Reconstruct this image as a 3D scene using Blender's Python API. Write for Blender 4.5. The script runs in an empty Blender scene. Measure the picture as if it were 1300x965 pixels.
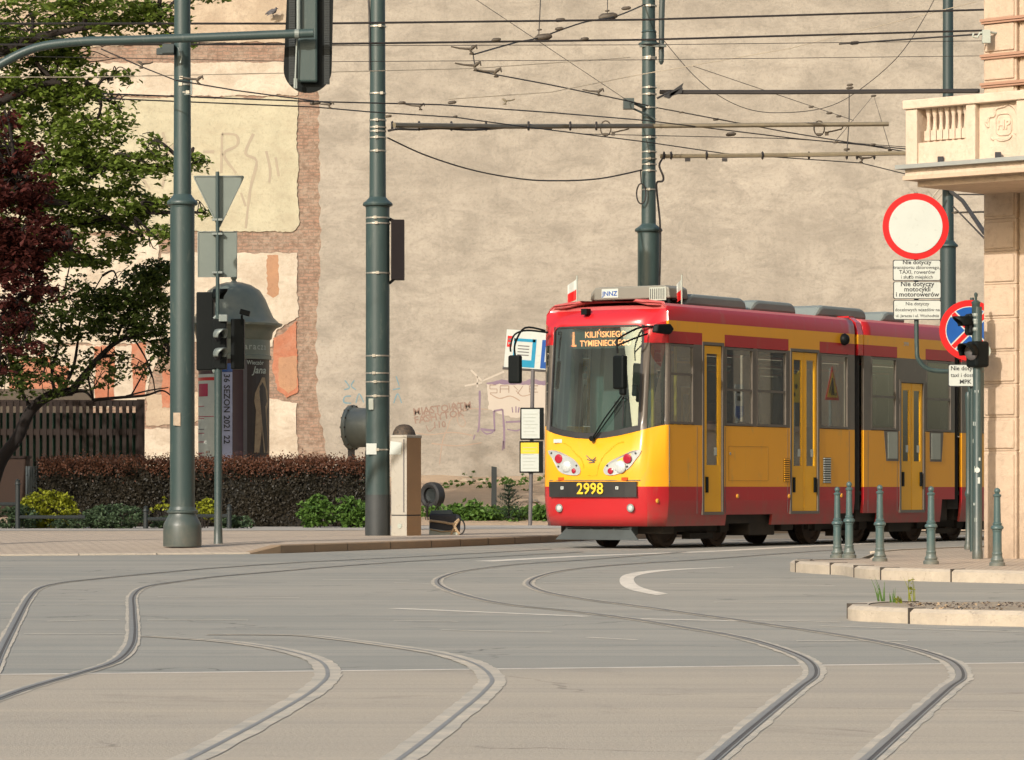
import bpy, math, random
from mathutils import Vector, Matrix, noise
random.seed(7)
R = math.radians
F = 4500.0; H = 0.88; CX = 650.0; HY = 622.0
def P(px, py, d): return Vector(((px-CX)/F*d, d, H-(py-HY)/F*d))
def GD(py, z=0.0): return F*(H-z)/(py-HY)
def G(px, py, z=0.0):
    d = GD(py, z); return Vector(((px-CX)/F*d, d, z))
SC = bpy.context.scene
COL = SC.collection
ORG = {}
# ------------------------------------------------------------------ scene, camera, light
cam = bpy.data.cameras.new('camera'); co = bpy.data.objects.new('camera', cam); COL.objects.link(co)
co.location = (0, 0, H); co.rotation_euler = (R(90), 0, 0)
cam.sensor_width = 36; cam.lens = 36*F/1300; cam.shift_y = (HY-482.5)/1300
cam.clip_start = 0.5; cam.clip_end = 2000
SC.camera = co
SUN_AZ, SUN_EL = 31.0, 26.0
w = bpy.data.worlds.new('World'); SC.world = w; w.use_nodes = True
wn = w.node_tree; bg = wn.nodes['Background']
sky = wn.nodes.new('ShaderNodeTexSky'); sky.sky_type = 'NISHITA'; sky.sun_disc = False
sky.sun_elevation = R(SUN_EL); sky.sun_rotation = R(180+SUN_AZ); sky.air_density = 1.3; sky.dust_density = 3.5; sky.ozone_density = 0.6
wn.links.new(sky.outputs[0], bg.inputs[0]); bg.inputs[1].default_value = 0.15
sl = bpy.data.lights.new('sun', 'SUN'); sl.energy = 3.6; sl.angle = R(0.6); sl.color = (1, 0.935, 0.85)
so = bpy.data.objects.new('sun', sl); COL.objects.link(so)
ts = Vector((-math.sin(R(SUN_AZ))*math.cos(R(SUN_EL)), -math.cos(R(SUN_AZ))*math.cos(R(SUN_EL)), math.sin(R(SUN_EL))))
so.rotation_euler = ts.to_track_quat('Z', 'Y').to_euler(); so.location = (0, -10, 40)
SC.view_settings.view_transform = 'Standard'; SC.view_settings.look = 'None'; SC.view_settings.gamma = 1; SC.view_settings.exposure = 0.17
SC.view_settings.use_curve_mapping = False
SC.cycles.max_bounces = 6; SC.cycles.transparent_max_bounces = 12
SC.cycles.use_denoising = True
# ------------------------------------------------------------------ materials
def newmat(name):
    m = bpy.data.materials.new(name); m.use_nodes = True
    nt = m.node_tree; b = nt.nodes['Principled BSDF']; return m, nt, b
def nnode(nt, t, **kw):
    n = nt.nodes.new(t)
    for k, v in kw.items(): setattr(n, k, v)
    return n
def coords(nt, scale=(1, 1, 1)):
    tc = nnode(nt, 'ShaderNodeTexCoord'); mp = nnode(nt, 'ShaderNodeMapping'); mp.inputs['Scale'].default_value = scale
    nt.links.new(tc.outputs['Object'], mp.inputs[0]); return mp.outputs[0]
def nz(nt, vec, scale, detail=5, rough=0.6, dist=0):
    n = nnode(nt, 'ShaderNodeTexNoise'); n.inputs['Scale'].default_value = scale; n.inputs['Detail'].default_value = detail
    n.inputs['Roughness'].default_value = rough; n.inputs['Distortion'].default_value = dist
    nt.links.new(vec, n.inputs['Vector']); return n.outputs['Fac']
def ramp(nt, fac, stops):
    r = nnode(nt, 'ShaderNodeValToRGB'); e = r.color_ramp.elements
    while len(e) < len(stops): e.new(0.5)
    for i, (p, c) in enumerate(stops):
        e[i].position = p; e[i].color = (c[0], c[1], c[2], 1) if not isinstance(c, (int, float)) else (c, c, c, 1)
    nt.links.new(fac, r.inputs[0]); return r.outputs[0]
def mix(nt, fac, a, b, mode='MIX'):
    m = nnode(nt, 'ShaderNodeMix', data_type='RGBA', blend_type=mode)
    for s, v in ((m.inputs[0], fac), (m.inputs[6], a), (m.inputs[7], b)):
        if hasattr(v, 'links'): nt.links.new(v, s)
        elif isinstance(v, (int, float)): s.default_value = v
        else: s.default_value = (v[0], v[1], v[2], 1)
    return m.outputs[2]
def bump(nt, b, h, strength=0.3, dist=0.02):
    n = nnode(nt, 'ShaderNodeBump'); n.inputs['Strength'].default_value = strength; n.inputs['Distance'].default_value = dist
    nt.links.new(h, n.inputs['Height']); nt.links.new(n.outputs[0], b.inputs['Normal'])
def mat(name, c, rough=0.6, c2=None, ns=3.0, amt=0.5, bs=0.0, metal=0.0, spec=0.5, scale=(1, 1, 1), bd=0.01, coat=0.0, dirt=None, emis=0):
    """general weathered material: base colour varied by two noises, optional bump"""
    m, nt, b = newmat(name); v = coords(nt, scale)
    if c2 is None: c2 = tuple(x*0.72 for x in c)
    f = nz(nt, v, ns, 7, 0.65)
    col = mix(nt, ramp(nt, f, [(0.5-amt*0.5, 0.0), (0.5+amt*0.5, 1.0)]), c2, c)
    if dirt:
        f2 = nz(nt, v, ns*4.3, 6, 0.7, 0.4)
        col = mix(nt, ramp(nt, f2, [(0.58, 0.0), (0.72, 0.8)]), col, dirt)
    nt.links.new(col, b.inputs['Base Color'])
    b.inputs['Roughness'].default_value = rough; b.inputs['Metallic'].default_value = metal
    b.inputs['Specular IOR Level'].default_value = spec; b.inputs['Coat Weight'].default_value = coat; b.inputs['Coat Roughness'].default_value = 0.12
    if bs: bump(nt, b, nz(nt, v, ns*9, 5, 0.7), bs, bd)
    if emis:
        b.inputs['Emission Color'].default_value = (*c, 1); b.inputs['Emission Strength'].default_value = emis
    return m
M = {}
def zdirt(name, z0, z1, col, amt=0.8):
    """splash dirt near the foot of a thing, broken up by noise"""
    nt = M[name].node_tree; b = nt.nodes['Principled BSDF']; src = b.inputs['Base Color'].links[0].from_socket
    tc = nnode(nt, 'ShaderNodeTexCoord'); sx = nnode(nt, 'ShaderNodeSeparateXYZ'); nt.links.new(tc.outputs['Object'], sx.inputs[0])
    mr = nnode(nt, 'ShaderNodeMapRange'); mr.inputs[1].default_value = z0; mr.inputs[2].default_value = z1; mr.inputs[3].default_value = 1; mr.inputs[4].default_value = 0; nt.links.new(sx.outputs[2], mr.inputs[0])
    n = ramp(nt, nz(nt, tc.outputs['Object'], 5, 7, 0.75), [(0.3, 0.15), (0.65, 1)]); f = mix(nt, 1.0, mr.outputs[0], n, 'MULTIPLY'); f = mix(nt, 1.0, f, (amt, amt, amt), 'MULTIPLY')
    nt.links.new(mix(nt, f, src, col), b.inputs['Base Color'])
M['pole'] = mat('pole_paint', (0.043, 0.071, 0.067), 0.42, (0.028, 0.048, 0.046), 2.2, 0.6, 0.2, scale=(1, 1, 0.3), dirt=(0.085, 0.105, 0.09))
M['poleb'] = mat('pole_paint_base', (0.043, 0.071, 0.067), 0.42, (0.028, 0.048, 0.046), 2.2, 0.6, 0.2, scale=(1, 1, 0.3), dirt=(0.085, 0.105, 0.09)); zdirt('poleb', 0, .7, (0.15, 0.13, 0.10), .6)
M['pole_dark'] = mat('pole_dark_paint', (0.05, 0.07, 0.066), 0.5, (0.03, 0.042, 0.04), 2, 0.7, 0.1)
M['pole_black'] = mat('pole_black_foot', (0.022, 0.026, 0.026), 0.55, (0.045, 0.05, 0.05), 2.5, 0.6, 0.2)
M['steel'] = mat('band_steel', (0.55, 0.52, 0.45), 0.35, metal=0.7)
M['galv'] = mat('galvanised', (0.25, 0.28, 0.255), 0.5, (0.17, 0.195, 0.18), 5, 0.7, metal=0.25)
M['pole_far'] = mat('pole_far_paint', (0.028, 0.05, 0.05), 0.5, (0.02, 0.036, 0.036), 1.3, 0.7)
M['wire'] = mat('wire_dark', (0.028, 0.024, 0.022), 0.6)
M['wire_pale'] = mat('wire_pale', (0.42, 0.36, 0.27), 0.6)
M['brass'] = mat('brass_tube', (0.23, 0.19, 0.115), 0.45, (0.12, 0.10, 0.07), 6, 0.7)
M['blackrub'] = mat('black_rubber', (0.014, 0.014, 0.015), 0.7, (0.03, 0.03, 0.03), 6)
M['blackpl'] = mat('black_plastic', (0.005, 0.007, 0.007), 0.5, (0.007, 0.009, 0.009), 3, spec=0.12)
M['white'] = mat('white_sheet', (0.54, 0.575, 0.53), 0.45, (0.45, 0.48, 0.445), 3, 0.8, dirt=(0.40, 0.41, 0.37))
M['signback'] = mat('sign_back', (0.175, 0.205, 0.18), 0.45, (0.13, 0.155, 0.138), 4, 0.8, metal=0.2)
M['sred'] = mat('sign_red', (0.62, 0.012, 0.014), 0.35, (0.52, 0.012, 0.012))
M['sblue'] = mat('sign_blue', (0.008, 0.09, 0.36), 0.35)
M['cyan'] = mat('sign_cyan', (0.01, 0.28, 0.46), 0.35)
M['ink'] = mat('ink', (0.03, 0.03, 0.035), 0.6)
M['inkgrey'] = mat('ink_grey', (0.13, 0.12, 0.12), 0.6)
M['yred'] = mat('poster_magenta', (0.5, 0.02, 0.08), 0.5)
M['conc'] = mat('kerb_stone', (0.50, 0.43, 0.335), 0.9, (0.36, 0.31, 0.245), 4, 0.45, 0.9, dirt=(0.22, 0.185, 0.145))
M['kerbtan'] = mat('kerb_stone_tan', (0.36, 0.25, 0.15), 0.85, (0.26, 0.19, 0.125), 1.5, 0.7, 0.5)
M['joint'] = mat('joint_gap', (0.06, 0.05, 0.04), 0.9)
def glassmat(name, tint, refl, rgh=0.015, gt=(0.95, 0.97, 0.95)):
    m, nt, b = newmat(name); nt.nodes.remove(b)
    out = [n for n in nt.nodes if n.type == 'OUTPUT_MATERIAL'][0]
    tr = nnode(nt, 'ShaderNodeBsdfTransparent'); tr.inputs[0].default_value = (*tint, 1)
    gl = nnode(nt, 'ShaderNodeBsdfGlossy'); gl.inputs['Roughness'].default_value = rgh; gl.inputs[0].default_value = (*gt, 1)
    lw = nnode(nt, 'ShaderNodeLayerWeight'); lw.inputs[0].default_value = 0.35
    mr = nnode(nt, 'ShaderNodeMapRange'); mr.inputs[3].default_value = refl; mr.inputs[4].default_value = 0.95
    nt.links.new(lw.outputs['Fresnel'], mr.inputs[0])
    mx = nnode(nt, 'ShaderNodeMixShader'); nt.links.new(mr.outputs[0], mx.inputs[0]); nt.links.new(tr.outputs[0], mx.inputs[1]); nt.links.new(gl.outputs[0], mx.inputs[2])
    # faint dust film
    df = nnode(nt, 'ShaderNodeBsdfDiffuse'); df.inputs[0].default_value = (0.5, 0.52, 0.46, 1)
    f = nz(nt, coords(nt, (1, 1, 0.4)), 2.5, 6, 0.7)
    r = ramp(nt, f, [(0.3, 0.02), (0.75, 0.10)])
    mx2 = nnode(nt, 'ShaderNodeMixShader'); nt.links.new(r, mx2.inputs[0]); nt.links.new(mx.outputs[0], mx2.inputs[1]); nt.links.new(df.outputs[0], mx2.inputs[2])
    nt.links.new(mx2.outputs[0], out.inputs[0]); return m
M['glass'] = glassmat('window_glass', (0.50, 0.56, 0.52), 0.30)
M['wglass'] = glassmat('windshield_glass', (0.52, 0.70, 0.67), 0.15, 0.015, (0.62, 0.74, 0.72))
def leafmat(name, c, c2, tr=0.35):
    m, nt, b = newmat(name); nt.nodes.remove(b)
    out = [n for n in nt.nodes if n.type == 'OUTPUT_MATERIAL'][0]
    v = coords(nt); f = nz(nt, v, 1.7, 4, 0.7); g = nz(nt, v, 14, 2, 0.5)
    col = mix(nt, ramp(nt, f, [(0.35, 0), (0.65, 1)]), c2, c)
    col = mix(nt, ramp(nt, g, [(0.3, 0), (0.8, 0.7)]), col, tuple(min(1, x*2.1) for x in c))
    d = nnode(nt, 'ShaderNodeBsdfPrincipled'); d.inputs['Roughness'].default_value = 0.5; d.inputs['Specular IOR Level'].default_value = 0.25
    t = nnode(nt, 'ShaderNodeBsdfTranslucent')
    nt.links.new(col, d.inputs['Base Color']); nt.links.new(col, t.inputs[0])
    mx = nnode(nt, 'ShaderNodeMixShader'); mx.inputs[0].default_value = tr
    nt.links.new(d.outputs[0], mx.inputs[1]); nt.links.new(t.outputs[0], mx.inputs[2]); nt.links.new(mx.outputs[0], out.inputs[0]); return m
M['leafg'] = leafmat('leaf_green', (0.120, 0.165, 0.028), (0.062, 0.095, 0.020))
M['leafd'] = leafmat('leaf_dark_green', (0.070, 0.098, 0.020), (0.030, 0.046, 0.013))
M['leafp'] = leafmat('leaf_purple', (0.070, 0.018, 0.014), (0.034, 0.012, 0.011))
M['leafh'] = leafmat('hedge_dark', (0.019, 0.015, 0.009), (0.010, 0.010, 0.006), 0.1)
M['leafr'] = leafmat('hedge_red', (0.085, 0.034, 0.018), (0.042, 0.020, 0.012), 0.2)
M['leafy'] = leafmat('leaf_yellow', (0.20, 0.21, 0.015), (0.11, 0.13, 0.012), 0.25)
M['leafb'] = leafmat('leaf_bright', (0.075, 0.14, 0.025), (0.035, 0.075, 0.018), 0.25)
M['leafq'] = leafmat('leaf_grey_green', (0.055, 0.085, 0.042), (0.028, 0.048, 0.025), 0.2)
M['leafs'] = leafmat('leaf_spruce', (0.035, 0.06, 0.035), (0.018, 0.035, 0.02), 0.1)
M['bark'] = mat('bark', (0.018, 0.012, 0.009), 0.9, (0.009, 0.006, 0.005), 4, 0.7, 0.6)
M['woodd'] = mat('dark_wood', (0.026, 0.013, 0.008), 0.85, (0.012, 0.007, 0.005), 2.5, 0.8, 0.4, scale=(1, 1, 0.25))
M['woodg'] = mat('grey_beam', (0.13, 0.10, 0.07), 0.85, (0.07, 0.055, 0.04), 2.5, 0.8, 0.4)
M['woodb'] = mat('brown_board', (0.045, 0.021, 0.011), 0.8, (0.028, 0.014, 0.008), 2.5, 0.8)
M['greensh'] = mat('green_screen', (0.006, 0.055, 0.030), 0.8, (0.004, 0.03, 0.018), 1.2, 0.8)
M['clampm'] = mat('clamp_dark', (0.040, 0.030, 0.020), 0.6, (0.09, 0.07, 0.045), 8)
M['iron'] = mat('dark_iron', (0.018, 0.024, 0.024), 0.6)
M['cap'] = mat('column_cap', (0.24, 0.245, 0.185), 0.4, (0.07, 0.105, 0.095), 1.6, 0.8)
M['darkred'] = mat('poster_dark', (0.05, 0.016, 0.018), 0.5)
M['black'] = mat('poster_black', (0.02, 0.016, 0.014), 0.45, (0.045, 0.03, 0.024), 3)
M['papl'] = mat('poster_white', (0.62, 0.64, 0.56), 0.6, (0.5, 0.53, 0.46), 3)
M['lilac'] = mat('poster_lilac', (0.42, 0.45, 0.62), 0.5)
M['papw'] = mat('poster_paper', (0.40, 0.43, 0.37), 0.6, (0.32, 0.35, 0.30), 3)
M['tan'] = mat('poster_tan', (0.40, 0.30, 0.17), 0.6, (0.2, 0.13, 0.08), 9, 0.5)
M['cabl'] = mat('cabinet_grey', (0.42, 0.385, 0.315), 0.6, (0.32, 0.30, 0.255), 2.2, 0.8, dirt=(0.22, 0.19, 0.15))
M['cabr'] = mat('cabinet_tan', (0.40, 0.25, 0.125), 0.65, (0.31, 0.19, 0.10), 1.7, 0.7)
M['navy'] = mat('dark_bag', (0.012, 0.014, 0.022), 0.6)
M['strap'] = mat('beige_strap', (0.45, 0.32, 0.19), 0.8)
M['rust'] = mat('rusty', (0.10, 0.065, 0.045), 0.85, (0.035, 0.03, 0.03), 5, 0.6)
M['under'] = mat('underframe', (0.018, 0.017, 0.016), 0.85, (0.05, 0.038, 0.028), 3, 0.5)
# ------------------------------------------------------------------ mesh builder
class MB:
    def __init__(s): s.v = []; s.f = []; s.m = []
    def face(s, pts, m=0):
        i = len(s.v); s.v += [Vector(p) for p in pts]; s.f.append(tuple(range(i, i+len(pts)))); s.m.append(m)
    def box(s, c, sz, rz=0, m=0, ax=None):
        c = Vector(c); hx, hy, hz = sz[0]/2, sz[1]/2, sz[2]/2
        if ax is None: ax = (Vector((math.cos(rz), math.sin(rz), 0)), Vector((-math.sin(rz), math.cos(rz), 0)), Vector((0, 0, 1)))
        i = len(s.v)
        for k in range(8):
            s.v.append(c + ax[0]*(hx if k & 1 else -hx) + ax[1]*(hy if k & 2 else -hy) + ax[2]*(hz if k & 4 else -hz))
        for q in ((0, 2, 3, 1), (4, 5, 7, 6), (0, 1, 5, 4), (2, 6, 7, 3), (0, 4, 6, 2), (1, 3, 7, 5)):
            s.f.append(tuple(i+x for x in q)); s.m.append(m)
        return s
    def bbox(s, x0, x1, y0, y1, z0, z1, m=0): return s.box(((x0+x1)/2, (y0+y1)/2, (z0+z1)/2), (x1-x0, y1-y0, z1-z0), 0, m)
    def tube(s, pts, r, n=8, m=0, cap=True):
        pts = [Vector(p) for p in pts]; rr = r if isinstance(r, (list, tuple)) else [r]*len(pts)
        base = None; rings = []
        for k, p in enumerate(pts):
            a = pts[max(0, k-1)]; b = pts[min(len(pts)-1, k+1)]; t = (b-a).normalized() if (b-a).length > 1e-9 else Vector((0, 0, 1))
            if base is None: base = t.orthogonal().normalized()
            base = (base - t*base.dot(t)); base = base.normalized() if base.length > 1e-6 else t.orthogonal().normalized()
            q = t.cross(base); i = len(s.v); rings.append(i)
            for j in range(n):
                an = 2*math.pi*j/n; s.v.append(p + (base*math.cos(an)+q*math.sin(an))*rr[k])
        for a, b in zip(rings, rings[1:]):
            for j in range(n): s.f.append((a+j, a+(j+1) % n, b+(j+1) % n, b+j)); s.m.append(m)
        if cap:
            s.f.append(tuple(rings[0]+j for j in reversed(range(n)))); s.m.append(m)
            s.f.append(tuple(rings[-1]+j for j in range(n))); s.m.append(m)
        return s
    def lathe(s, prof, c, n=24, m=0, ax=None):
        c = Vector(c); ax = ax or (Vector((1, 0, 0)), Vector((0, 1, 0)), Vector((0, 0, 1))); rings = []
        for (r, z) in prof:
            i = len(s.v); rings.append(i)
            for j in range(n):
                an = 2*math.pi*j/n; s.v.append(c + ax[0]*r*math.cos(an) + ax[1]*r*math.sin(an) + ax[2]*z)
        for a, b in zip(rings, rings[1:]):
            for j in range(n): s.f.append((a+j, a+(j+1) % n, b+(j+1) % n, b+j)); s.m.append(m)
        s.f.append(tuple(rings[0]+j for j in reversed(range(n)))); s.m.append(m)
        s.f.append(tuple(rings[-1]+j for j in range(n))); s.m.append(m)
        return s
    def prism(s, poly, d, m=0):
        """poly: 3-D points of a planar polygon; d: extrusion vector (poly = front)"""
        n = len(poly); i = len(s.v); d = Vector(d)
        s.v += [Vector(p) for p in poly] + [Vector(p)+d for p in poly]
        s.f.append(tuple(range(i, i+n))); s.m.append(m)
        s.f.append(tuple(i+n+k for k in reversed(range(n)))); s.m.append(m)
        for k in range(n): s.f.append((i+k, i+n+k, i+n+(k+1) % n, i+(k+1) % n)); s.m.append(m)
        return s
    def text(s, txt, o, right, up, size, m=0, align='CENTER', depth=0.0, shear=0, sx=1.0):
        cu = bpy.data.curves.new('t', 'FONT'); cu.body = txt; cu.size = size; cu.align_x = align; cu.shear = shear; cu.extrude = depth; cu.resolution_u = 2; cu.offset = size*0.017 if size > .07 else size*.006
        ob = bpy.data.objects.new('t', cu); me = bpy.data.meshes.new_from_object(ob)
        o = Vector(o); right = Vector(right).normalized(); up = Vector(up).normalized(); nn = right.cross(up); i = len(s.v)
        for v in me.vertices: s.v.append(o + right*v.co.x*sx + up*v.co.y + nn*v.co.z)
        for p in me.polygons: s.f.append(tuple(i+k for k in p.vertices)); s.m.append(m)
        bpy.data.objects.remove(ob); bpy.data.curves.remove(cu); bpy.data.meshes.remove(me); return s
    def build(s, name, mats, parent=None, local=False, smooth=None, bev=0):
        me = bpy.data.meshes.new(name); o = bpy.data.objects.new(name, me)
        org = ORG.get(parent.name, Vector()) if (parent and not local) else Vector()
        me.from_pydata([tuple(v-org) for v in s.v], [], s.f)
        if not isinstance(mats, (list, tuple)): mats = [mats]
        for mm in mats: me.materials.append(M[mm] if isinstance(mm, str) else mm)
        if len(mats) > 1: me.polygons.foreach_set('material_index', s.m)
        me.update()
        if smooth is not None:
            me.polygons.foreach_set('use_smooth', [True]*len(me.polygons)); me.set_sharp_from_angle(angle=R(smooth))
        COL.objects.link(o)
        if parent: o.parent = parent
        if bev:
            b = o.modifiers.new('bevel', 'BEVEL'); b.width = bev; b.segments = 2; b.limit_method = 'ANGLE'
        if parent and not local: ORG[o.name] = org
        return o
def thing(name, label, cat, loc, group=None, rz=0):
    o = bpy.data.objects.new(name, None); o.empty_display_size = 0.2; COL.objects.link(o); o.location = loc; o.rotation_euler[2] = rz
    o['label'] = label; o['category'] = cat
    if group: o['group'] = group
    ORG[o.name] = Vector(loc); return o
def tag(o, label, cat, group=None, kind=None):
    if label: o['label'] = label
    if cat: o['category'] = cat
    if group: o['group'] = group
    if kind: o['kind'] = kind
    return o
def struct(o): o['kind'] = 'structure'; return o
def catmull(pts, n=6):
    pts = [Vector(p) for p in pts]; out = []
    for i in range(len(pts)-1):
        p0 = pts[max(0, i-1)]; p1 = pts[i]; p2 = pts[i+1]; p3 = pts[min(len(pts)-1, i+2)]
        for k in range(n):
            t = k/n; out.append(0.5*((2*p1)+(p2-p0)*t+(2*p0-5*p1+4*p2-p3)*t*t+(3*p1-p0-3*p2+p3)*t**3))
    out.append(pts[-1]); return out
X = Vector((1, 0, 0)); Y = Vector((0, 1, 0)); Z = Vector((0, 0, 1))
# ------------------------------------------------------------------ ground
def groundmat(name, c, c2, grain=60, stripes=0.35, rough=0.85, light=None):
    m, nt, b = newmat(name); v = coords(nt); vs = coords(nt, (0.09, 0.9, 1)); vq = coords(nt, (0.05, 2.2, 1)); f5 = nz(nt, vq, 0.8, 8, 0.75, 0.3)
    f1 = nz(nt, v, 0.12, 6, 0.65); f2 = nz(nt, vs, 0.9, 7, 0.7); g = nz(nt, v, grain, 3, 0.7); p = nz(nt, v, 0.9, 8, 0.75, 0.6)
    col = mix(nt, ramp(nt, f1, [(0.35, 0), (0.65, 1)]), c2, c)
    col = mix(nt, ramp(nt, f2, [(0.4, 0), (0.7, stripes)]), col, tuple(x*1.35 for x in c))
    col = mix(nt, ramp(nt, p, [(0.56, 0), (0.66, 0.45)]), col, tuple(x*0.62 for x in c2))
    col = mix(nt, ramp(nt, g, [(0.2, 0), (0.9, 0.7)]), col, tuple(x*0.55 for x in c))
    col = mix(nt, ramp(nt, f5, [(0.40, 0.4), (0.5, 0), (0.62, 0)]), col, (c2[0]*.72, c2[1]*.76, c2[2]*.80)); col = mix(nt, ramp(nt, f5, [(0.57, 0), (0.72, 0.35)]), col, (c[0]*1.35, c[1]*1.28, c[2]*1.18))
    vo = nnode(nt, 'ShaderNodeTexVoronoi', feature='DISTANCE_TO_EDGE'); vo.inputs['Scale'].default_value = 0.33; wv = nnode(nt, 'ShaderNodeTexNoise'); wv.inputs['Scale'].default_value = 1.1; wv.inputs['Detail'].default_value = 6; nt.links.new(v, wv.inputs['Vector'])
    sc9 = nnode(nt, 'ShaderNodeVectorMath', operation='SCALE'); sc9.inputs['Scale'].default_value = 1.3; ad9 = nnode(nt, 'ShaderNodeVectorMath', operation='ADD'); nt.links.new(wv.outputs['Color'], sc9.inputs[0]); nt.links.new(v, ad9.inputs[0]); nt.links.new(sc9.outputs[0], ad9.inputs[1]); nt.links.new(ad9.outputs[0], vo.inputs['Vector'])
    ck = mix(nt, 1.0, ramp(nt, vo.outputs[0], [(0.0, 1), (0.008, 0)]), ramp(nt, nz(nt, v, 0.4, 3), [(0.5, 0), (0.6, 0.8)]), 'MULTIPLY'); col = mix(nt, ck, col, tuple(x*0.35 for x in c2))
    nt.links.new(col, b.inputs['Base Color']); b.inputs['Roughness'].default_value = rough; b.inputs['Specular IOR Level'].default_value = 0.3
    bump(nt, b, g, 0.5, 0.01); return m
M['asphalt'] = groundmat('asphalt_worn', (0.365, 0.342, 0.292), (0.268, 0.270, 0.240))
M['asphaltg'] = groundmat('asphalt_greenish', (0.20, 0.195, 0.175), (0.165, 0.165, 0.150))
M['tracktan'] = groundmat('track_concrete', (0.455, 0.395, 0.31), (0.375, 0.335, 0.275))
M['soil'] = groundmat('base_ground', (0.24, 0.2, 0.15), (0.17, 0.15, 0.11), 30)
M['grout'] = mat('rail_grout', (0.53, 0.465, 0.365), 0.9, (0.33, 0.31, 0.265), 3.4, 0.35, 0.5, dirt=(0.28, 0.26, 0.23))
M['railm'] = mat('rail_steel', (0.27, 0.265, 0.245), 0.5, (0.19, 0.185, 0.17), 3, 0.6, metal=0.2)
M['groove'] = mat('rail_groove', (0.085, 0.08, 0.075), 0.9)
def paintmat(name, c, lo, hi):
    m, nt, b = newmat(name); v = coords(nt)
    f = nz(nt, v, 3.5, 9, 0.8)
    col = mix(nt, ramp(nt, f, [(lo, 0), (hi, 1)]), c, (0.31, 0.29, 0.255))
    nt.links.new(col, b.inputs['Base Color']); b.inputs['Roughness'].default_value = 0.8; return m
M['paint'] = paintmat('road_paint', (0.66, 0.61, 0.52), 0.46, 0.70)
M['paintf'] = paintmat('road_paint_faded', (0.64, 0.585, 0.49), 0.48, 0.74)
def pavmat(name, c, c2, mort, bw=0.2, rot=0.6):
    m, nt, b = newmat(name); tc = nnode(nt, 'ShaderNodeTexCoord'); mp = nnode(nt, 'ShaderNodeMapping'); mp.inputs['Rotation'].default_value = (0, 0, rot)
    nt.links.new(tc.outputs['Object'], mp.inputs[0])
    br = nnode(nt, 'ShaderNodeTexBrick'); nt.links.new(mp.outputs[0], br.inputs['Vector']); br.inputs['Scale'].default_value = 1; br.inputs['Brick Width'].default_value = bw; br.inputs['Row Height'].default_value = bw/2
    br.inputs['Mortar Size'].default_value = 0.008; br.inputs['Color1'].default_value = (*c, 1); br.inputs['Color2'].default_value = (*c2, 1); br.inputs['Mortar'].default_value = (*mort, 1); br.inputs['Bias'].default_value = 0
    f = nz(nt, mp.outputs[0], 0.6, 6, 0.7)
    col = mix(nt, ramp(nt, f, [(0.35, 0), (0.7, 0.5)]), br.outputs[0], tuple(x*0.7 for x in c2))
    nt.links.new(col, b.inputs['Base Color']); b.inputs['Roughness'].default_value = 0.9
    bump(nt, b, br.outputs['Fac'], -0.5, 0.01); return m
M['pav'] = pavmat('paving_tan', (0.56, 0.45, 0.335), (0.45, 0.365, 0.28), (0.20, 0.16, 0.12))
M['pavr'] = pavmat('paving_worn', (0.54, 0.43, 0.32), (0.42, 0.34, 0.255), (0.18, 0.145, 0.11), 0.16, 0.2)
M['path'] = mat('grey_path', (0.40, 0.37, 0.33), 0.9, (0.31, 0.295, 0.265), 1.0, 0.8, 0.3)
# base ground sheet reaching the horizon, road sheet, track concrete
b = MB(); b.face([(-900, -200, -0.02), (900, -200, -0.02), (900, 1500, -0.02), (-900, 1500, -0.02)]); struct(b.build('ground', 'soil'))
b = MB()
b.face([(-60, 2, 0), (60, 2, 0), (110, 140, 0), (50, 140, 0), (6, 64, 0), (-60, 56, 0)]); struct(b.build('road', 'asphalt'))
# tan tramway lane nearest the camera: edge runs (0,857)->(1300,842)
a0 = G(-300, 860.5); a1 = G(1700, 837.5)
b = MB(); b.face([(-30, 3, 0.0012), (30, 3, 0.0012), (a1.x, a1.y, 0.0012), (a0.x, a0.y, 0.0012)]); struct(b.build('tramway', 'tracktan'))
def ribbon(mb, pts, wid, z, m=0, jag=0):
    pts = [Vector(p) for p in pts]; L = []; Rr = []
    for k, p in enumerate(pts):
        t = (pts[min(k+1, len(pts)-1)]-pts[max(0, k-1)]); t.z = 0; t.normalize(); n = Vector((-t.y, t.x, 0))
        wl = wid/2*(1+random.uniform(-jag, jag)); wr = wid/2*(1+random.uniform(-jag, jag))
        L.append((p+n*wl).to_2d()); Rr.append((p-n*wr).to_2d())
    i = len(mb.v)
    for l, r in zip(L, Rr): mb.v.append(Vector((r.x, r.y, z))); mb.v.append(Vector((l.x, l.y, z)))
    for k in range(len(pts)-1): mb.f.append((i+2*k, i+2*k+2, i+2*k+3, i+2*k+1)); mb.m.append(m)
def line(mb, pix, w_, z=0.0022): ribbon(mb, catmull([G(*p) for p in pix], 8) if len(pix) > 2 else [G(*p) for p in pix], w_, z, 0, 0.05)
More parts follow.
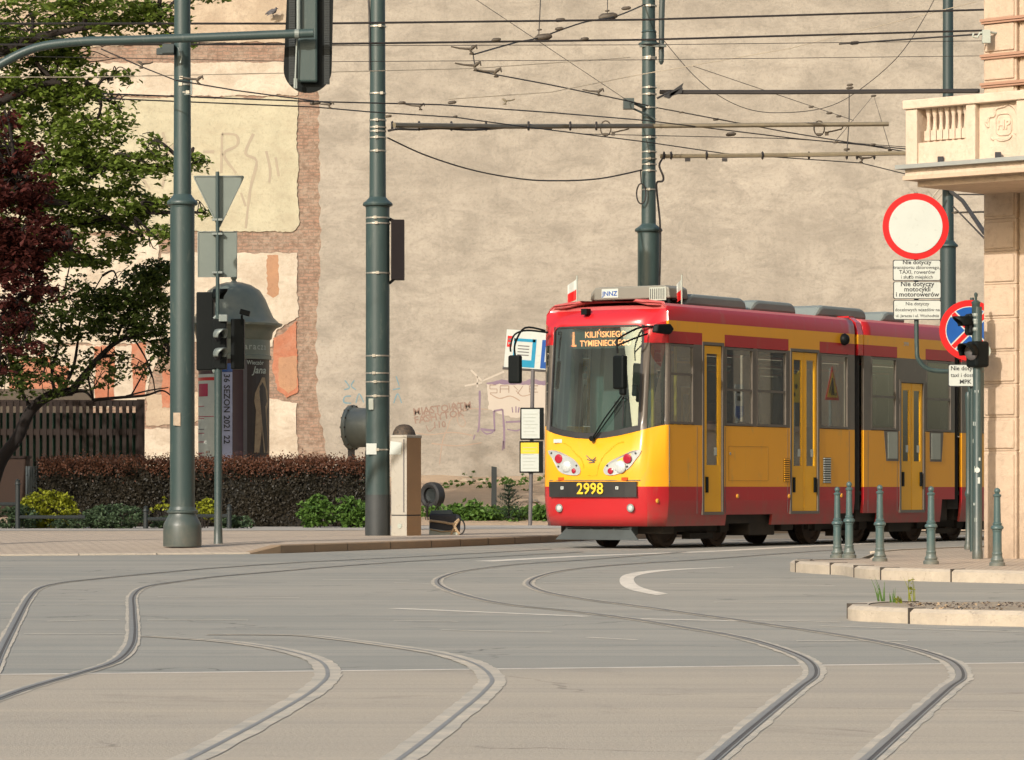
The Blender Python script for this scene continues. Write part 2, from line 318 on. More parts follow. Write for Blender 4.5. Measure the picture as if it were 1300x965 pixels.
# rail tracks (pixel traces carried onto the ground plane, metre gauge)
tracks = [
 ([(-40, 905), (-14, 862), (0, 829), (19.7, 790), (36, 760), (50, 747), (79, 740), (125, 735), (164, 731), (230, 725), (279, 721), (385, 714), (498, 708.5), (600, 703), (700, 697.5)], 0.5),
 ([(-60, 910), (30, 876), (98, 856), (144, 841), (164, 823), (169, 803), (168, 774), (169, 756), (186, 745), (230, 738), (279, 732), (361, 725), (420, 720), (519, 713), (620, 707.5), (740, 701)], 0.6),
 ([(820, 1040), (940, 935), (1011, 876), (1033, 857), (1023, 838.5), (980, 821), (931, 808), (869, 797), (795, 785), (715, 775), (660, 769.5), (611, 761.5), (568, 749), (555, 740), (562, 732.6), (592, 724.6), (654, 717), (703, 713.6), (758, 710), (808, 706), (870, 701)], 1.0),
 ([(1020, 1040), (1135, 935), (1201, 876), (1220, 860), (1208, 841.5), (1165, 826), (1115, 815), (1054, 804.6), (961, 791), (869, 778), (795, 767.7), (746, 761.5), (697, 753), (676, 746), (671, 739.5), (684, 732), (715, 724.6), (765, 719), (820, 715), (894, 710.5), (980, 704), (1080, 697)], 1.0),
 ([(184, 808), (263, 813), (312, 818), (361, 826), (404, 839), (416, 856), (404, 872), (370, 895), (250, 960), (60, 1050)], 0.0),
 ([(263, 806), (378, 807), (440, 813), (500, 821), (562, 831), (605, 844.6), (624, 862), (617, 876), (590, 900), (500, 970), (350, 1060)], 0.0),
]
gr = MB(); rl = MB(); gv = MB()
for tr, s in tracks:
    pts = catmull([G(*p) for p in tr], 14)
    if s == 0.0:
        ribbon(gr, pts, 0.13, 0.0036, 0, 0.1); ribbon(rl, pts, 0.020, 0.0050)
    else:
        def off(o):
            out = []
            for k, p in enumerate(pts):
                t = (pts[min(k+1, len(pts)-1)]-pts[max(0, k-1)]); t.z = 0; t.normalize(); out.append(p+Vector((-t.y, t.x, 0))*o)
            return out
        ribbon(gr, pts, 0.115 if s > .8 else .095, 0.0032, 0, 0.14)
        ribbon(gv, pts, 0.054, 0.0042, 1, 0.1); ribbon(rl, off(0.010), 0.025, 0.0062); ribbon(gv, off(-0.011), 0.014, 0.0052); ribbon(rl, off(-0.023), 0.008, 0.0062)
struct(gr.build('rail_grout_strip', 'grout')); struct(rl.build('tram_rail', 'railm')); struct(gv.build('rail_groove', ['groove', 'asphalt']))
# painted markings
pm = MB(); pf = MB()
line(pm, [(-200, 859), (650, 849.5), (1500, 839.5)], 0.07)
for seg, w_ in (([(500, 772.6), (746, 783)], 0.11), ([(795, 785.5), (943, 789)], 0.11), ([(955, 787.5), (1066, 790)], 0.06)): line(pm, seg, w_)
line(pm, [(611, 713), (746, 706), (894, 700.5), (1000, 695), (1100, 690), (1225, 682.5)], 0.32)
for seg in ([(1041, 795), (1400, 806)], [(746, 809.5), (808, 812.6)], [(1011, 814), (1152, 814)], [(500, 788), (582, 789.4)], [(906, 764.6), (1054, 766)], [(187, 787.6), (315, 787.6)],
            [(30, 805), (158, 805)], [(0, 767), (20, 767)], [(0, 735), (79, 735.5)], [(95, 767.5), (158, 767.5)], [(263, 735), (302, 735.5)], [(410, 736), (520, 736.5)],
            [(620, 714), (760, 716)], [(60, 789), (150, 787)], [(200, 758), (380, 759)], [(500, 740), (545, 741)], [(850, 741), (1060, 744)], [(690, 740), (760, 741.5)], [(560, 800), (700, 803)]): line(pf, seg, 0.05)
arc = [(832, 754, 845), (800, 748, 0), (789, 740, 0), (792, 731, 0), (820, 725.5, 0), (870, 722.3, 0), (931, 720, 0), (1004, 719.5, 0)]
o_ = catmull([G(*p) for p in ((834, 756), (800, 749), (787, 740), (792, 730.5), (820, 725.2), (870, 722.1), (931, 719.8))], 8)
i_ = catmull([G(*p) for p in ((848, 754), (818, 747.2), (806, 739.6), (808, 732), (833, 726.5), (877, 722.9), (931, 720.2))], 8)
k0 = len(pm.v)
for a, c in zip(o_, i_): pm.v += [Vector((a.x, a.y, 0.0024)), Vector((c.x, c.y, 0.0024))]
for k in range(len(o_)-1): pm.f.append((k0+2*k, k0+2*k+1, k0+2*k+3, k0+2*k+2)); pm.m.append(0)
struct(pm.build('road_marking', 'paint')); struct(pf.build('road_marking', 'paintf'))
# back pavement with kerb
KE = [(-500, 707, 0), (0, 706, 0), (200, 704.5, 0), (318, 703.5, 0), (357, 702.6, 1), (441.5, 699.5, 1), (548, 695.6, 1), (654, 691.0, 1), (717.6, 687.8, 1)]
kpts = []
for (px, py, up) in KE: kpts.append((G(px, py), 0.12 if up else 0.025))
last = kpts[-1][0]; prev = kpts[-2][0]; dr = (last-prev).normalized(); kpts.append((last+dr*12, 0.12)); kpts.append((last+dr*12+Vector((.56, .83, 0))*60, 0.12))
kb = MB(); kf = MB(); top = MB(); KW = 0.15
def inn(k):
    a = kpts[max(0, k-1)][0]; c = kpts[min(k+1, len(kpts)-1)][0]; t = (c-a).normalized(); return Vector((-t.y, t.x, 0))
fr = [(p, z) for p, z in kpts]; bk = [(p+inn(k)*KW, z) for k, (p, z) in enumerate(kpts)]
for k in range(len(kpts)-1):
    (p, z), (q, z2) = fr[k], fr[k+1]; (pb, _), (qb, _) = bk[k], bk[k+1]
    n = max(1, int((q-p).length/1.0)) if (q-p).length < 30 else 4
    for j in range(n):
        a = p.lerp(q, j/n); c = p.lerp(q, (j+1)/n-0.008/max(1, (q-p).length/n)); ab = pb.lerp(qb, j/n); cb = pb.lerp(qb, (j+1)/n); za = z+(z2-z)*j/n; zc = z+(z2-z)*(j+1)/n
        b0 = 0.02; kb_ = kb if k > 2 else kf
        inw = (ab-a).normalized()*b0
        A = [Vector((a.x, a.y, -0.05)), Vector((c.x, c.y, -0.05)), Vector((c.x, c.y, zc-0.015)), Vector((a.x, a.y, za-0.015))]
        kb_.face(A)
        B = [A[3], A[2], Vector((c.x+inw.x, c.y+inw.y, zc)), Vector((a.x+inw.x, a.y+inw.y, za))]; kb_.face(B)
        kb_.face([B[3], B[2], Vector((cb.x, cb.y, zc)), Vector((ab.x, ab.y, za))])
struct(kb.build('kerb', 'kerbtan')); struct(kf.build('kerb', 'conc'))
def midp(k):
    p, z = bk[k]; return Vector((p.x, max(p.y+0.3, 52.5) if k < 5 else p.y+0.3, 0.12))
for k in range(len(bk)-1):
    (p, z), (q, z2) = bk[k], bk[k+1]; a, c = midp(k), midp(k+1); far = max(90, q.y+1)
    top.face([(p.x, p.y, z-0.003), (q.x, q.y, z2-0.003), c, a]); top.face([a, c, (c.x, far, 0.12), (a.x, far, 0.12)])
struct(top.build('pavement', 'pav'))
b = MB(); b.face([(-30, 64.5, 0.126), (-3.2, 66.0, 0.126), (4, 73, 0.126), (4, 77, 0.126), (-4, 73.5, 0.126), (-30, 70.5, 0.126)]); struct(b.build('path', 'path'))
# right-hand corner pavement and the near traffic island: solid slabs with bevelled stone kerbs
def slab(name, pix, z, kmat, tmat, kw, closed_far, topz=None):
    pts = [G(px, py, z) for px, py in pix]; 
    dense = catmull(pts, 5); near = dense
    poly = near + [Vector(p) for p in closed_far]
    kb = MB(); n = len(near)
    inner = []
    for k in range(n):
        t = (near[min(k+1, n-1)]-near[max(k-1, 0)]).normalized(); inner.append(near[k]+Vector((-t.y, t.x, 0))*kw)
    acc = 0
    for k in range(n-1):
        a, c = near[k], near[k+1]; ia, ic = inner[k], inner[k+1]
        oa = a-(ia-a).normalized()*0.012; oc = c-(ic-c).normalized()*0.012
        kb.face([Vector((oa.x, oa.y, -0.03)), Vector((oc.x, oc.y, -0.03)), Vector((oc.x, oc.y, z-0.025)), Vector((oa.x, oa.y, z-0.025))])
        ba = a.lerp(ia, 0.15); bc = c.lerp(ic, 0.15)
        kb.face([Vector((oa.x, oa.y, z-0.025)), Vector((oc.x, oc.y, z-0.025)), bc, ba]); kb.face([ba, bc, ic, ia])
    o = struct(kb.build('kerb', kmat, smooth=40)); 
    jn = MB(); acc = 0
    for k in range(n-1):
        acc += (near[k+1]-near[k]).length
        if acc > 0.95:
            acc = 0; a = near[k+1]; t = (near[k+1]-near[k]).normalized(); nn = Vector((-t.y, t.x, 0))
            jn.box(a+nn*(kw/2-0.016)-Z*(z/2)+Z*(z/2-0.06), (0.012, kw+0.01, 0.13), math.atan2(nn.x*-1, nn.y))
    if jn.v: struct(jn.build('kerb_joint', 'joint'))
    tp = MB(); tp.face([Vector((p.x, p.y, (topz or z)-0.006)) for p in inner] + [Vector((p[0], p[1], (topz or z)-0.006)) for p in closed_far]); struct(tp.build('pavement', tmat))
    return inner
slab('pavement', [(1090, 708.6), (1050, 709.6), (1009, 710.4), (1008, 712), (1036, 714), (1069, 715.6), (1101, 719.7), (1162, 722), (1300, 725), (1500, 730)], 0.12, 'conc', 'pavr', 0.2,
     [(14, 33, 0.12), (14, 45, 0.12), (G(1300, 690, .12).x+1, 47, 0.12), tuple(G(1224, 694.5, .12)), tuple(G(1138, 698, .12)), tuple(G(1111, 700.5, .12))])
b = MB(); q = [G(1111, 700.5, .12), G(1092, 706.5, .12), G(1092, 706.5, .0), G(1111, 700.5, 0)]; q2 = [G(1224, 694.5, .12), G(1111, 700.5, .12)]
for a, c in ((G(1111, 700.5, .12), G(1138, 698, .12)), (G(1138, 698, .12), G(1224, 694.5, .12)), (G(1224, 694.5, .12), G(1310, 690, .12))):
    b.box((a+c)/2+Vector((0, .05, -.06)), ((c-a).length, 0.12, 0.13), math.atan2((c-a).y, (c-a).x))
b.face([G(1111, 700.5, .121), G(1111, 700.5, 0.121)+Vector((.1, .3, 0)), Vector((G(1088, 709, .12).x, G(1088, 709, .12).y, 0.02)), G(1092, 709.0, .121)])
struct(b.build('kerb', 'conc'))
M['litter'] = mat('dry_soil', (0.50, 0.41, 0.30), 0.95, (0.38, 0.31, 0.23), 9, 0.6, 1.0, bd=0.03, dirt=(0.17, 0.12, 0.085))
isl = slab('pavement', [(1166, 762.5), (1120, 763), (1086, 765), (1078.5, 768), (1090, 769.7), (1115.5, 770.8), (1191.7, 774), (1300, 776), (1480, 780)], 0.10, 'conc', 'litter', 0.13,
     [tuple(G(1480, 765, .10)), tuple(G(1300, 763, .10))])
b = MB()
for _ in range(500):
    px = random.uniform(1150, 1440); py = random.uniform(764.5, 773.2 if px > 1180 else 769.5); c = G(px, py, 0.10); c.z += random.uniform(-0.002, 0.004)
    s_ = random.uniform(0.006, 0.02); a = random.uniform(0, 6.28); e = random.uniform(-.6, .6)
    u_ = Vector((math.cos(a), math.sin(a), e)).normalized()*s_; v_ = Vector((-math.sin(a), math.cos(a), random.uniform(-.5, .8))).normalized()*s_*0.6
    b.face([c-u_, c-v_, c+u_, c+v_], random.choice((0, 0, 1)))
tag(b.build('leaf_litter', ['rust', 'strap']), 'dry brown litter scattered over the small kerbed traffic island', 'leaf litter', kind='stuff')
# rising vacant lot in front of the blank wall
M['dirt'] = mat('lot_dirt', (0.50, 0.36, 0.24), 0.95, (0.36, 0.27, 0.18), 0.8, 0.6, 0.8, bd=0.05, dirt=(0.22, 0.19, 0.12))
def lotz(x, y): 
    t = max(0, (y-76.5)/18.7); return 0.13+1.12*t**0.9+(noise.noise(Vector((x*0.35, y*0.35, 0)))*0.12+noise.noise(Vector((x*1.3, y*1.3, 3)))*0.05)*min(1, t*4)
b = MB(); nx, ny = 90, 40
for j in range(ny+1):
    for i in range(nx+1):
        x = -30+i*46/nx; y = 76+j*19.5/ny; b.v.append(Vector((x, y, lotz(x, y) if j else 0.0)))
for j in range(ny):
    for i in range(nx): a = j*(nx+1)+i; b.f.append((a, a+1, a+nx+2, a+nx+1)); b.m.append(0)
struct(b.build('terrain', 'dirt', smooth=60))
# ------------------------------------------------------------------ blank party wall
WD = 95.0
def wp(px, py, proud=0.0): return P(px, py, WD) - Vector((0, proud, 0))
def plastermat(name, c, c2, c3=None, stain=0.5, crack=True, ns=0.35):
    m, nt, b = newmat(name); v = coords(nt)
    f1 = nz(nt, v, ns, 8, 0.62, 0.3); f2 = nz(nt, coords(nt, (0.5, 1, 1.0)), 1.9, 10, 0.78, 0.5); f3 = nz(nt, v, 12, 5, 0.7)
    vs = coords(nt, (1.0, 1, 0.22)); f4 = nz(nt, vs, 0.9, 7, 0.7, 0.2); vh = coords(nt, (0.16, 1, 1.0)); vm = coords(nt, (0.55, 1, 1.0)); f5 = nz(nt, vh, 0.75, 7, 0.7, 0.3)
    col = mix(nt, ramp(nt, f1, [(0.38, 0), (0.62, 1)]), c2, c)
    col = mix(nt, ramp(nt, f2, [(0.44, 0), (0.62, stain)]), col, c3 or tuple(x*0.74 for x in c2))
    col = mix(nt, ramp(nt, f4, [(0.52, 0), (0.72, stain*0.65)]), col, tuple(x*0.66 for x in c2))
    col = mix(nt, ramp(nt, f5, [(0.50, 0), (0.68, stain*0.6)]), col, tuple(min(1, x*1.22) for x in c))
    col = mix(nt, ramp(nt, f3, [(0.50, 0), (0.72, 0.45)]), col, tuple(x*0.62 for x in c2))
    if crack:
        vo = nnode(nt, 'ShaderNodeTexVoronoi', feature='DISTANCE_TO_EDGE'); vo.inputs['Scale'].default_value = 0.22
        ad = nnode(nt, 'ShaderNodeMix', data_type='RGBA'); wnz = nnode(nt, 'ShaderNodeTexNoise'); wnz.inputs['Scale'].default_value = 1.4; wnz.inputs['Detail'].default_value = 6; nt.links.new(v, wnz.inputs['Vector'])
        vv = nnode(nt, 'ShaderNodeVectorMath', operation='ADD'); sc_ = nnode(nt, 'ShaderNodeVectorMath', operation='SCALE'); sc_.inputs['Scale'].default_value = 1.6
        nt.links.new(wnz.outputs['Color'], sc_.inputs[0]); nt.links.new(v, vv.inputs[0]); nt.links.new(sc_.outputs[0], vv.inputs[1]); nt.links.new(vv.outputs[0], vo.inputs['Vector'])
        k = ramp(nt, vo.outputs[0], [(0.0, 1), (0.012, 0)]); gate = ramp(nt, nz(nt, v, 0.5, 3), [(0.56, 0), (0.68, 0.5)])
        kk = mix(nt, 1.0, k, gate, 'MULTIPLY'); col = mix(nt, kk, col, tuple(x*0.4 for x in c2))
    nt.links.new(col, b.inputs['Base Color']); b.inputs['Roughness'].default_value = 0.92; b.inputs['Specular IOR Level'].default_value = 0.15
    h = mix(nt, 0.5, f2, f3); bump(nt, b, h, 0.8, 0.03); return m
M['plaster'] = plastermat('plaster_grey_tan', (0.392, 0.350, 0.290), (0.315, 0.281, 0.233), stain=0.68)
M['pl_cream'] = plastermat('plaster_cream', (0.50, 0.41, 0.305), (0.41, 0.33, 0.24), (0.30, 0.22, 0.16), 0.5, False, 1.0)
M['pl_white'] = plastermat('plaster_white', (0.58, 0.51, 0.41), (0.49, 0.42, 0.33), (0.33, 0.26, 0.19), 0.5, False, 1.0)
M['pl_yel'] = plastermat('plaster_yellow', (0.48, 0.445, 0.32), (0.43, 0.395, 0.285), (0.36, 0.30, 0.21), 0.4, False, 1.2)
M['pl_or'] = plastermat('plaster_orange', (0.42, 0.175, 0.105), (0.36, 0.14, 0.08), (0.42, 0.26, 0.18), 0.5, False, 1.4)
M['pl_br'] = plastermat('plaster_brownish', (0.42, 0.24, 0.14), (0.36, 0.21, 0.13), (0.3, 0.18, 0.11), 0.4, False, 1.4)
M['pl_pink'] = plastermat('plaster_low_pink', (0.47, 0.33, 0.235), (0.38, 0.27, 0.19), (0.30, 0.20, 0.14), 0.5, False, 0.7)
def brickmat():
    m, nt, b = newmat('old_brick'); tc = nnode(nt, 'ShaderNodeTexCoord'); mp = nnode(nt, 'ShaderNodeMapping'); mp.inputs['Rotation'].default_value = (R(90), 0, 0)
    nt.links.new(tc.outputs['Object'], mp.inputs[0]); br = nnode(nt, 'ShaderNodeTexBrick')
    wn_ = nnode(nt, 'ShaderNodeTexNoise'); wn_.inputs['Scale'].default_value = 5; nt.links.new(mp.outputs[0], wn_.inputs['Vector'])
    sc_ = nnode(nt, 'ShaderNodeVectorMath', operation='SCALE'); sc_.inputs['Scale'].default_value = 0.11; ad = nnode(nt, 'ShaderNodeVectorMath', operation='ADD')
    nt.links.new(wn_.outputs['Color'], sc_.inputs[0]); nt.links.new(mp.outputs[0], ad.inputs[0]); nt.links.new(sc_.outputs[0], ad.inputs[1]); nt.links.new(ad.outputs[0], br.inputs['Vector'])
    br.inputs['Scale'].default_value = 1; br.inputs['Brick Width'].default_value = 0.27; br.inputs['Row Height'].default_value = 0.09; br.inputs['Mortar Size'].default_value = 0.013
    br.inputs['Color1'].default_value = (0.33, 0.20, 0.14, 1); br.inputs['Color2'].default_value = (0.27, 0.18, 0.13, 1); br.inputs['Mortar'].default_value = (0.19, 0.145, 0.11, 1)
    v = mp.outputs[0]; f = nz(nt, v, 1.6, 7, 0.7, 0.3); g = nz(nt, v, 6, 6, 0.75)
    col = mix(nt, ramp(nt, f, [(0.42, 0), (0.62, 0.5)]), br.outputs[0], (0.36, 0.295, 0.225)); col = mix(nt, ramp(nt, g, [(0.46, 0), (0.62, 0.8)]), col, (0.15, 0.10, 0.07))
    nt.links.new(col, b.inputs['Base Color']); b.inputs['Roughness'].default_value = 0.95
    hh = mix(nt, 0.5, br.outputs['Fac'], ramp(nt, g, [(0.3, 1), (0.7, 0)])); bump(nt, b, hh, -1.0, 0.14); return m
M['brick'] = brickmat()
def jag(poly, amp=3.0, step=9.0):
    out = []
    n = len(poly)
    for i in range(n):
        a = Vector(poly[i]); c = Vector(poly[(i+1) % n]); L = (c-a).length; k = max(1, int(L/step)); nn = Vector((-(c-a).y, (c-a).x)).normalized() if L else Vector((0, 0))
        for j in range(k):
            p = a.lerp(c, j/k); out.append(p + nn*random.uniform(-amp, amp)*(0.9 if j else 0.4))
    return out
wall = thing('blank_wall', 'tall blank party wall with weathered grey-beige plaster and exposed brick strips on its left', 'wall', P(650, 605, WD))
b = MB(); b.bbox(-30, 22, WD, WD+0.5, -0.3, 21); b.build('brick_wall', 'brick', wall)
def patch(name, mt, poly, th, amp=2.5, step=8):
    th = th*0.55 if th < .09 else th
    if amp: poly = jag(poly, amp, step*1.6); amp, step = 1.1, 3.2
    mb = MB(); pts = [wp(x, y, th) for x, y in (jag(poly, amp, step) if amp else poly)]
    mb.prism(pts, (0, th-0.003, 0)); return mb.build(name, mt, wall)
random.seed(11)
ed = jag([(405, -330), (406, 60), (404, 130), (407, 300), (402, 430), (404, 520), (413, 560), (420, 640)], 2.5, 7)[:-1]
ed = [e for e in ed if e[1] < 645]
# jag closes the loop: keep only the descending edge
ed2 = []; my = -1e9
for e in ed:
    if e[1] > my-4 and len(ed2) < 150 and abs(e[0]-405) < 16: ed2.append(e); my = max(my, e[1])
    if my > 630: break
pts = [wp(x, y, 0.10) for x, y in ed2] + [wp(1700, 645, 0.10), wp(1700, -330, 0.10)]
b = MB(); b.prism(pts, (0, 0.097, 0)); b.build('plaster', 'plaster', wall)
patch('plaster_patch', 'pl_cream', [(-600, -320), (374, -320), (378, 52), (200, 56), (90, 60), (-600, 60)], 0.05)
patch('plaster_patch', 'pl_white', [(-600, 82), (250, 80), (377, 78), (378, 121), (-600, 125)], 0.05, 1.5)
patch('plaster_patch', 'pl_yel', [(-600, 127), (379, 124), (377, 170), (380, 285), (372, 294), (-600, 291)], 0.06, 1.6)
patch('plaster_patch', 'pl_white', [(205, 322), (377, 321), (379, 402), (350, 420), (346, 440), (300, 440), (205, 430)], 0.05, 1.5)
patch('plaster_patch', 'pl_br', [(339, 324), (353, 324), (354, 374), (347, 378), (339, 373)], 0.058, 0.4)
patch('plaster_patch', 'pl_or', [(377, 408), (378, 498), (364, 505), (352, 495), (346, 470), (347, 430), (360, 424)], 0.055, 1.5, 6)
patch('plaster_patch', 'pl_br', [(354, 455), (376, 452), (377, 492), (366, 500), (354, 490)], 0.059, 1.2, 6)
patch('plaster_patch', 'pl_white', [(340, 505), (377, 512), (378, 575), (376, 600), (330, 620), (182, 620), (183, 545), (300, 540)], 0.045, 2)
patch('plaster_patch', 'pl_cream', [(185, 500), (300, 498), (338, 505), (300, 532), (186, 540)], 0.04, 2.5)
patch('plaster_patch', 'pl_white', [(-600, 300), (200, 300), (205, 430), (170, 436), (-600, 440)], 0.05, 2)
patch('plaster_patch', 'pl_white', [(-600, 442), (205, 438), (180, 516), (-600, 516)], 0.04, 2)
for q in ([(120, 440), (146, 440), (144, 512), (121, 512)], [(166, 436), (186, 436), (184, 500), (170, 505)], [(12, 455), (66, 452), (64, 500), (12, 500)], [(66, 462), (88, 466), (86, 498), (64, 500)], [(206, 470), (217, 470), (216, 518), (205, 518)], [(-200, 450), (-10, 450), (-12, 505), (-200, 505)]):
    patch('plaster_patch', 'pl_or', q, 0.052, 1.5, 7)
# low discoloured plaster zone, thin wash painted on the wall surface
def polyline_marks(name, mt, strokes, wid, proud, par=wall):
    mb = MB()
    for st in strokes:
        pp = [Vector((p[0], p[1], 0)) for p in st]; pp = catmull(pp, 4) if len(pp) > 2 else pp
        i = len(mb.v)
        for k, p in enumerate(pp):
            t = (pp[min(k+1, len(pp)-1)]-pp[max(0, k-1)]).normalized(); n_ = Vector((-t.y, t.x, 0))*wid/2*random.uniform(0.7, 1.2)
            mb.v.append(wp(p.x+n_.x, p.y+n_.y, proud)); mb.v.append(wp(p.x-n_.x, p.y-n_.y, proud))
        for k in range(len(pp)-1): mb.f.append((i+2*k, i+2*k+1, i+2*k+3, i+2*k+2)); mb.m.append(0)
    return mb.build(name, mt, par)
M['gr_grey'] = mat('spray_grey', (0.31, 0.265, 0.205), 0.9, (0.37, 0.315, 0.225), 2, 0.5)
M['gr_purple'] = mat('spray_purple', (0.17, 0.12, 0.19), 0.9, (0.27, 0.20, 0.22), 1.5, 0.6)
M['gr_brown'] = mat('spray_brown', (0.21, 0.13, 0.10), 0.9, (0.30, 0.22, 0.17), 2, 0.6)
M['gr_blue'] = mat('spray_blue', (0.12, 0.23, 0.28), 0.9, (0.18, 0.27, 0.29), 1.5, 0.6)
M['gr_white'] = mat('spray_white', (0.50, 0.44, 0.37), 0.9, (0.42, 0.37, 0.305), 1.0, 0.6)
M['gr_fade'] = mat('spray_faded', (0.30, 0.22, 0.18), 0.9, (0.38, 0.29, 0.21), 1.5, 0.6)
polyline_marks('graffiti', 'gr_grey', [[(282, 170), (281, 220)], [(282, 170), (300, 172), (301, 185), (284, 196), (300, 220)], [(322, 170), (312, 195), (326, 205), (318, 240), (312, 290)], [(338, 192), (343, 215), (342, 232)], [(350, 200), (354, 224)],
    [(207, 168), (212, 200), (206, 240)], [(225, 180), (205, 205)], [(258, 193), (272, 193)], [(180, 225), (190, 240)], [(306, 245), (312, 262)]], 3.6, 0.037)
polyline_marks('graffiti', 'gr_white', [[(598, 470), (612, 484)], [(612, 484), (640, 472)], [(606, 478), (606, 492)], [(590, 490), (612, 486)]], 2.2, 0.104)
patch('graffiti', 'gr_white', [(618, 487), (696, 488), (697, 525), (652, 530), (620, 520)], 0.1015, 2.2)
patch('graffiti', 'gr_purple', [(617, 486), (640, 482), (668, 484), (672, 481), (698, 485), (697, 489), (618, 488)], 0.1045, 0.5)
polyline_marks('graffiti', 'gr_purple', [[(609, 496), (609, 522), (608, 545)], [(608, 545), (606, 549)], [(610, 545), (628, 547)], [(627, 522), (628, 547)], [(627, 522), (638, 520)], [(638, 520), (640, 545), (640, 570)], [(642, 536), (664, 535)]], 2.6, 0.1045)
polyline_marks('graffiti', 'ink' if False else 'gr_brown', [[(630, 489), (622, 489)], [(622, 489), (622, 494)], [(622, 494), (631, 494)], [(631, 494), (631, 499)], [(631, 499), (622, 499)],
    [(635, 499), (635, 490)], [(635, 490), (646, 490)], [(646, 490), (646, 499)], [(635, 494), (646, 494)], [(652, 490), (658, 496)], [(664, 490), (657, 500)], [(672, 490), (683, 490)], [(672, 494), (681, 494)], [(672, 498), (683, 498)], [(672, 490), (672, 498)], [(693, 493), (695, 495)]], 0.9, 0.107)
polyline_marks('graffiti', 'gr_fade', [[(568, 545), (572, 533), (580, 525), (590, 521), (602, 519), (620, 520)], [(580, 527), (582, 538), (588, 542), (591, 536), (586, 528)], [(568, 545), (562, 560), (558, 590)]], 1.2, 0.104)
b = MB()
for t_, x, y, s_, an in (('MIASTO RTM', 562, 523, 0.27, 7), ('FASHYTOK', 558, 533, 0.27, 9), ('110', 558, 543, 0.24, 4)):
    rv = Vector((math.cos(R(an)), 0, math.sin(R(an)))); b.text(t_, wp(x, y, 0.105), rv, Vector((-rv.z, 0, rv.x)), s_, sx=1.0)
b.build('graffiti', 'gr_brown', wall)
polyline_marks('graffiti', 'gr_blue', [[(438, 483), (444, 492), (437, 495)], [(450, 483), (446, 490), (452, 495)], [(446, 503), (438, 504), (437, 511), (446, 512)], [(452, 512), (456, 500), (462, 511)], [(503, 478), (507, 490)], [(500, 512), (505, 500), (510, 512)], [(499, 495), (508, 493)]], 1.6, 0.105)
polyline_marks('graffiti', 'gr_brown', [[(536, 528), (540, 520), (538, 531), (543, 522)], [(546, 519), (545, 530), (550, 528)], [(570, 512), (572, 520), (576, 511), (578, 520)], [(582, 510), (580, 518), (586, 517)], [(590, 514), (588, 522), (594, 520), (596, 514)], [(541, 540), (545, 548), (552, 542)]], 1.0, 0.104)
polyline_marks('graffiti', 'gr_purple', [[(612, 547), (618, 551), (626, 549)], [(644, 545), (655, 547), (664, 544)], [(650, 517), (651, 524)], [(655, 516), (655, 524)], [(659, 517), (658, 524)], [(603, 552), (601, 558)], [(639, 560), (638, 572)]], 1.8, 0.1045)
polyline_marks('graffiti', 'gr_fade', [[(520, 548), (545, 552), (575, 549), (600, 553)], [(548, 563), (580, 566), (612, 562)], [(622, 500), (634, 506), (648, 503), (660, 509)], [(655, 496), (663, 503), (676, 500)]], 1.4, 0.1042)
# ------------------------------------------------------------------ pigeon at the wall
bird = thing('pigeon', 'grey pigeon clinging to the cream plaster high up beside the signal head', 'bird', wp(347, 17, 0.25))
b = MB(); c = wp(347, 17, 0.25)
pts = [c+Vector((-.20, .0, -.06)), c+Vector((-.10, 0, -.01)), c+Vector((0, -.02, .02)), c+Vector((.06, -.03, .03)), c+Vector((.085, -.03, .075)), c+Vector((.10, -.03, .10)), c+Vector((.14, -.03, .09))]
b.tube(pts, [.012, .045, .075, .062, .035, .036, .006], 10); b.tube([c+Vector((.0, .0, -.03)), c+Vector((0.02, 0.0, -.11)), c+Vector((.03, .1, -.12))], .012, 6)
M['feather'] = mat('feather_grey', (0.09, 0.085, 0.09), 0.7, (0.05, 0.05, 0.06), 12, 0.5)
b.build('body', 'feather', bird, smooth=80)
b = MB(); b.face([c+Vector((-.17, -.05, -.12)), c+Vector((.03, -.09, -.03)), c+Vector((.05, -.08, .03)), c+Vector((-.04, -.06, .035))]); b.face([c+Vector((-.19, .06, .0)), c+Vector((.02, .03, .03)), c+Vector((.0, .05, .08))]); b.build('wing', 'feather', bird)
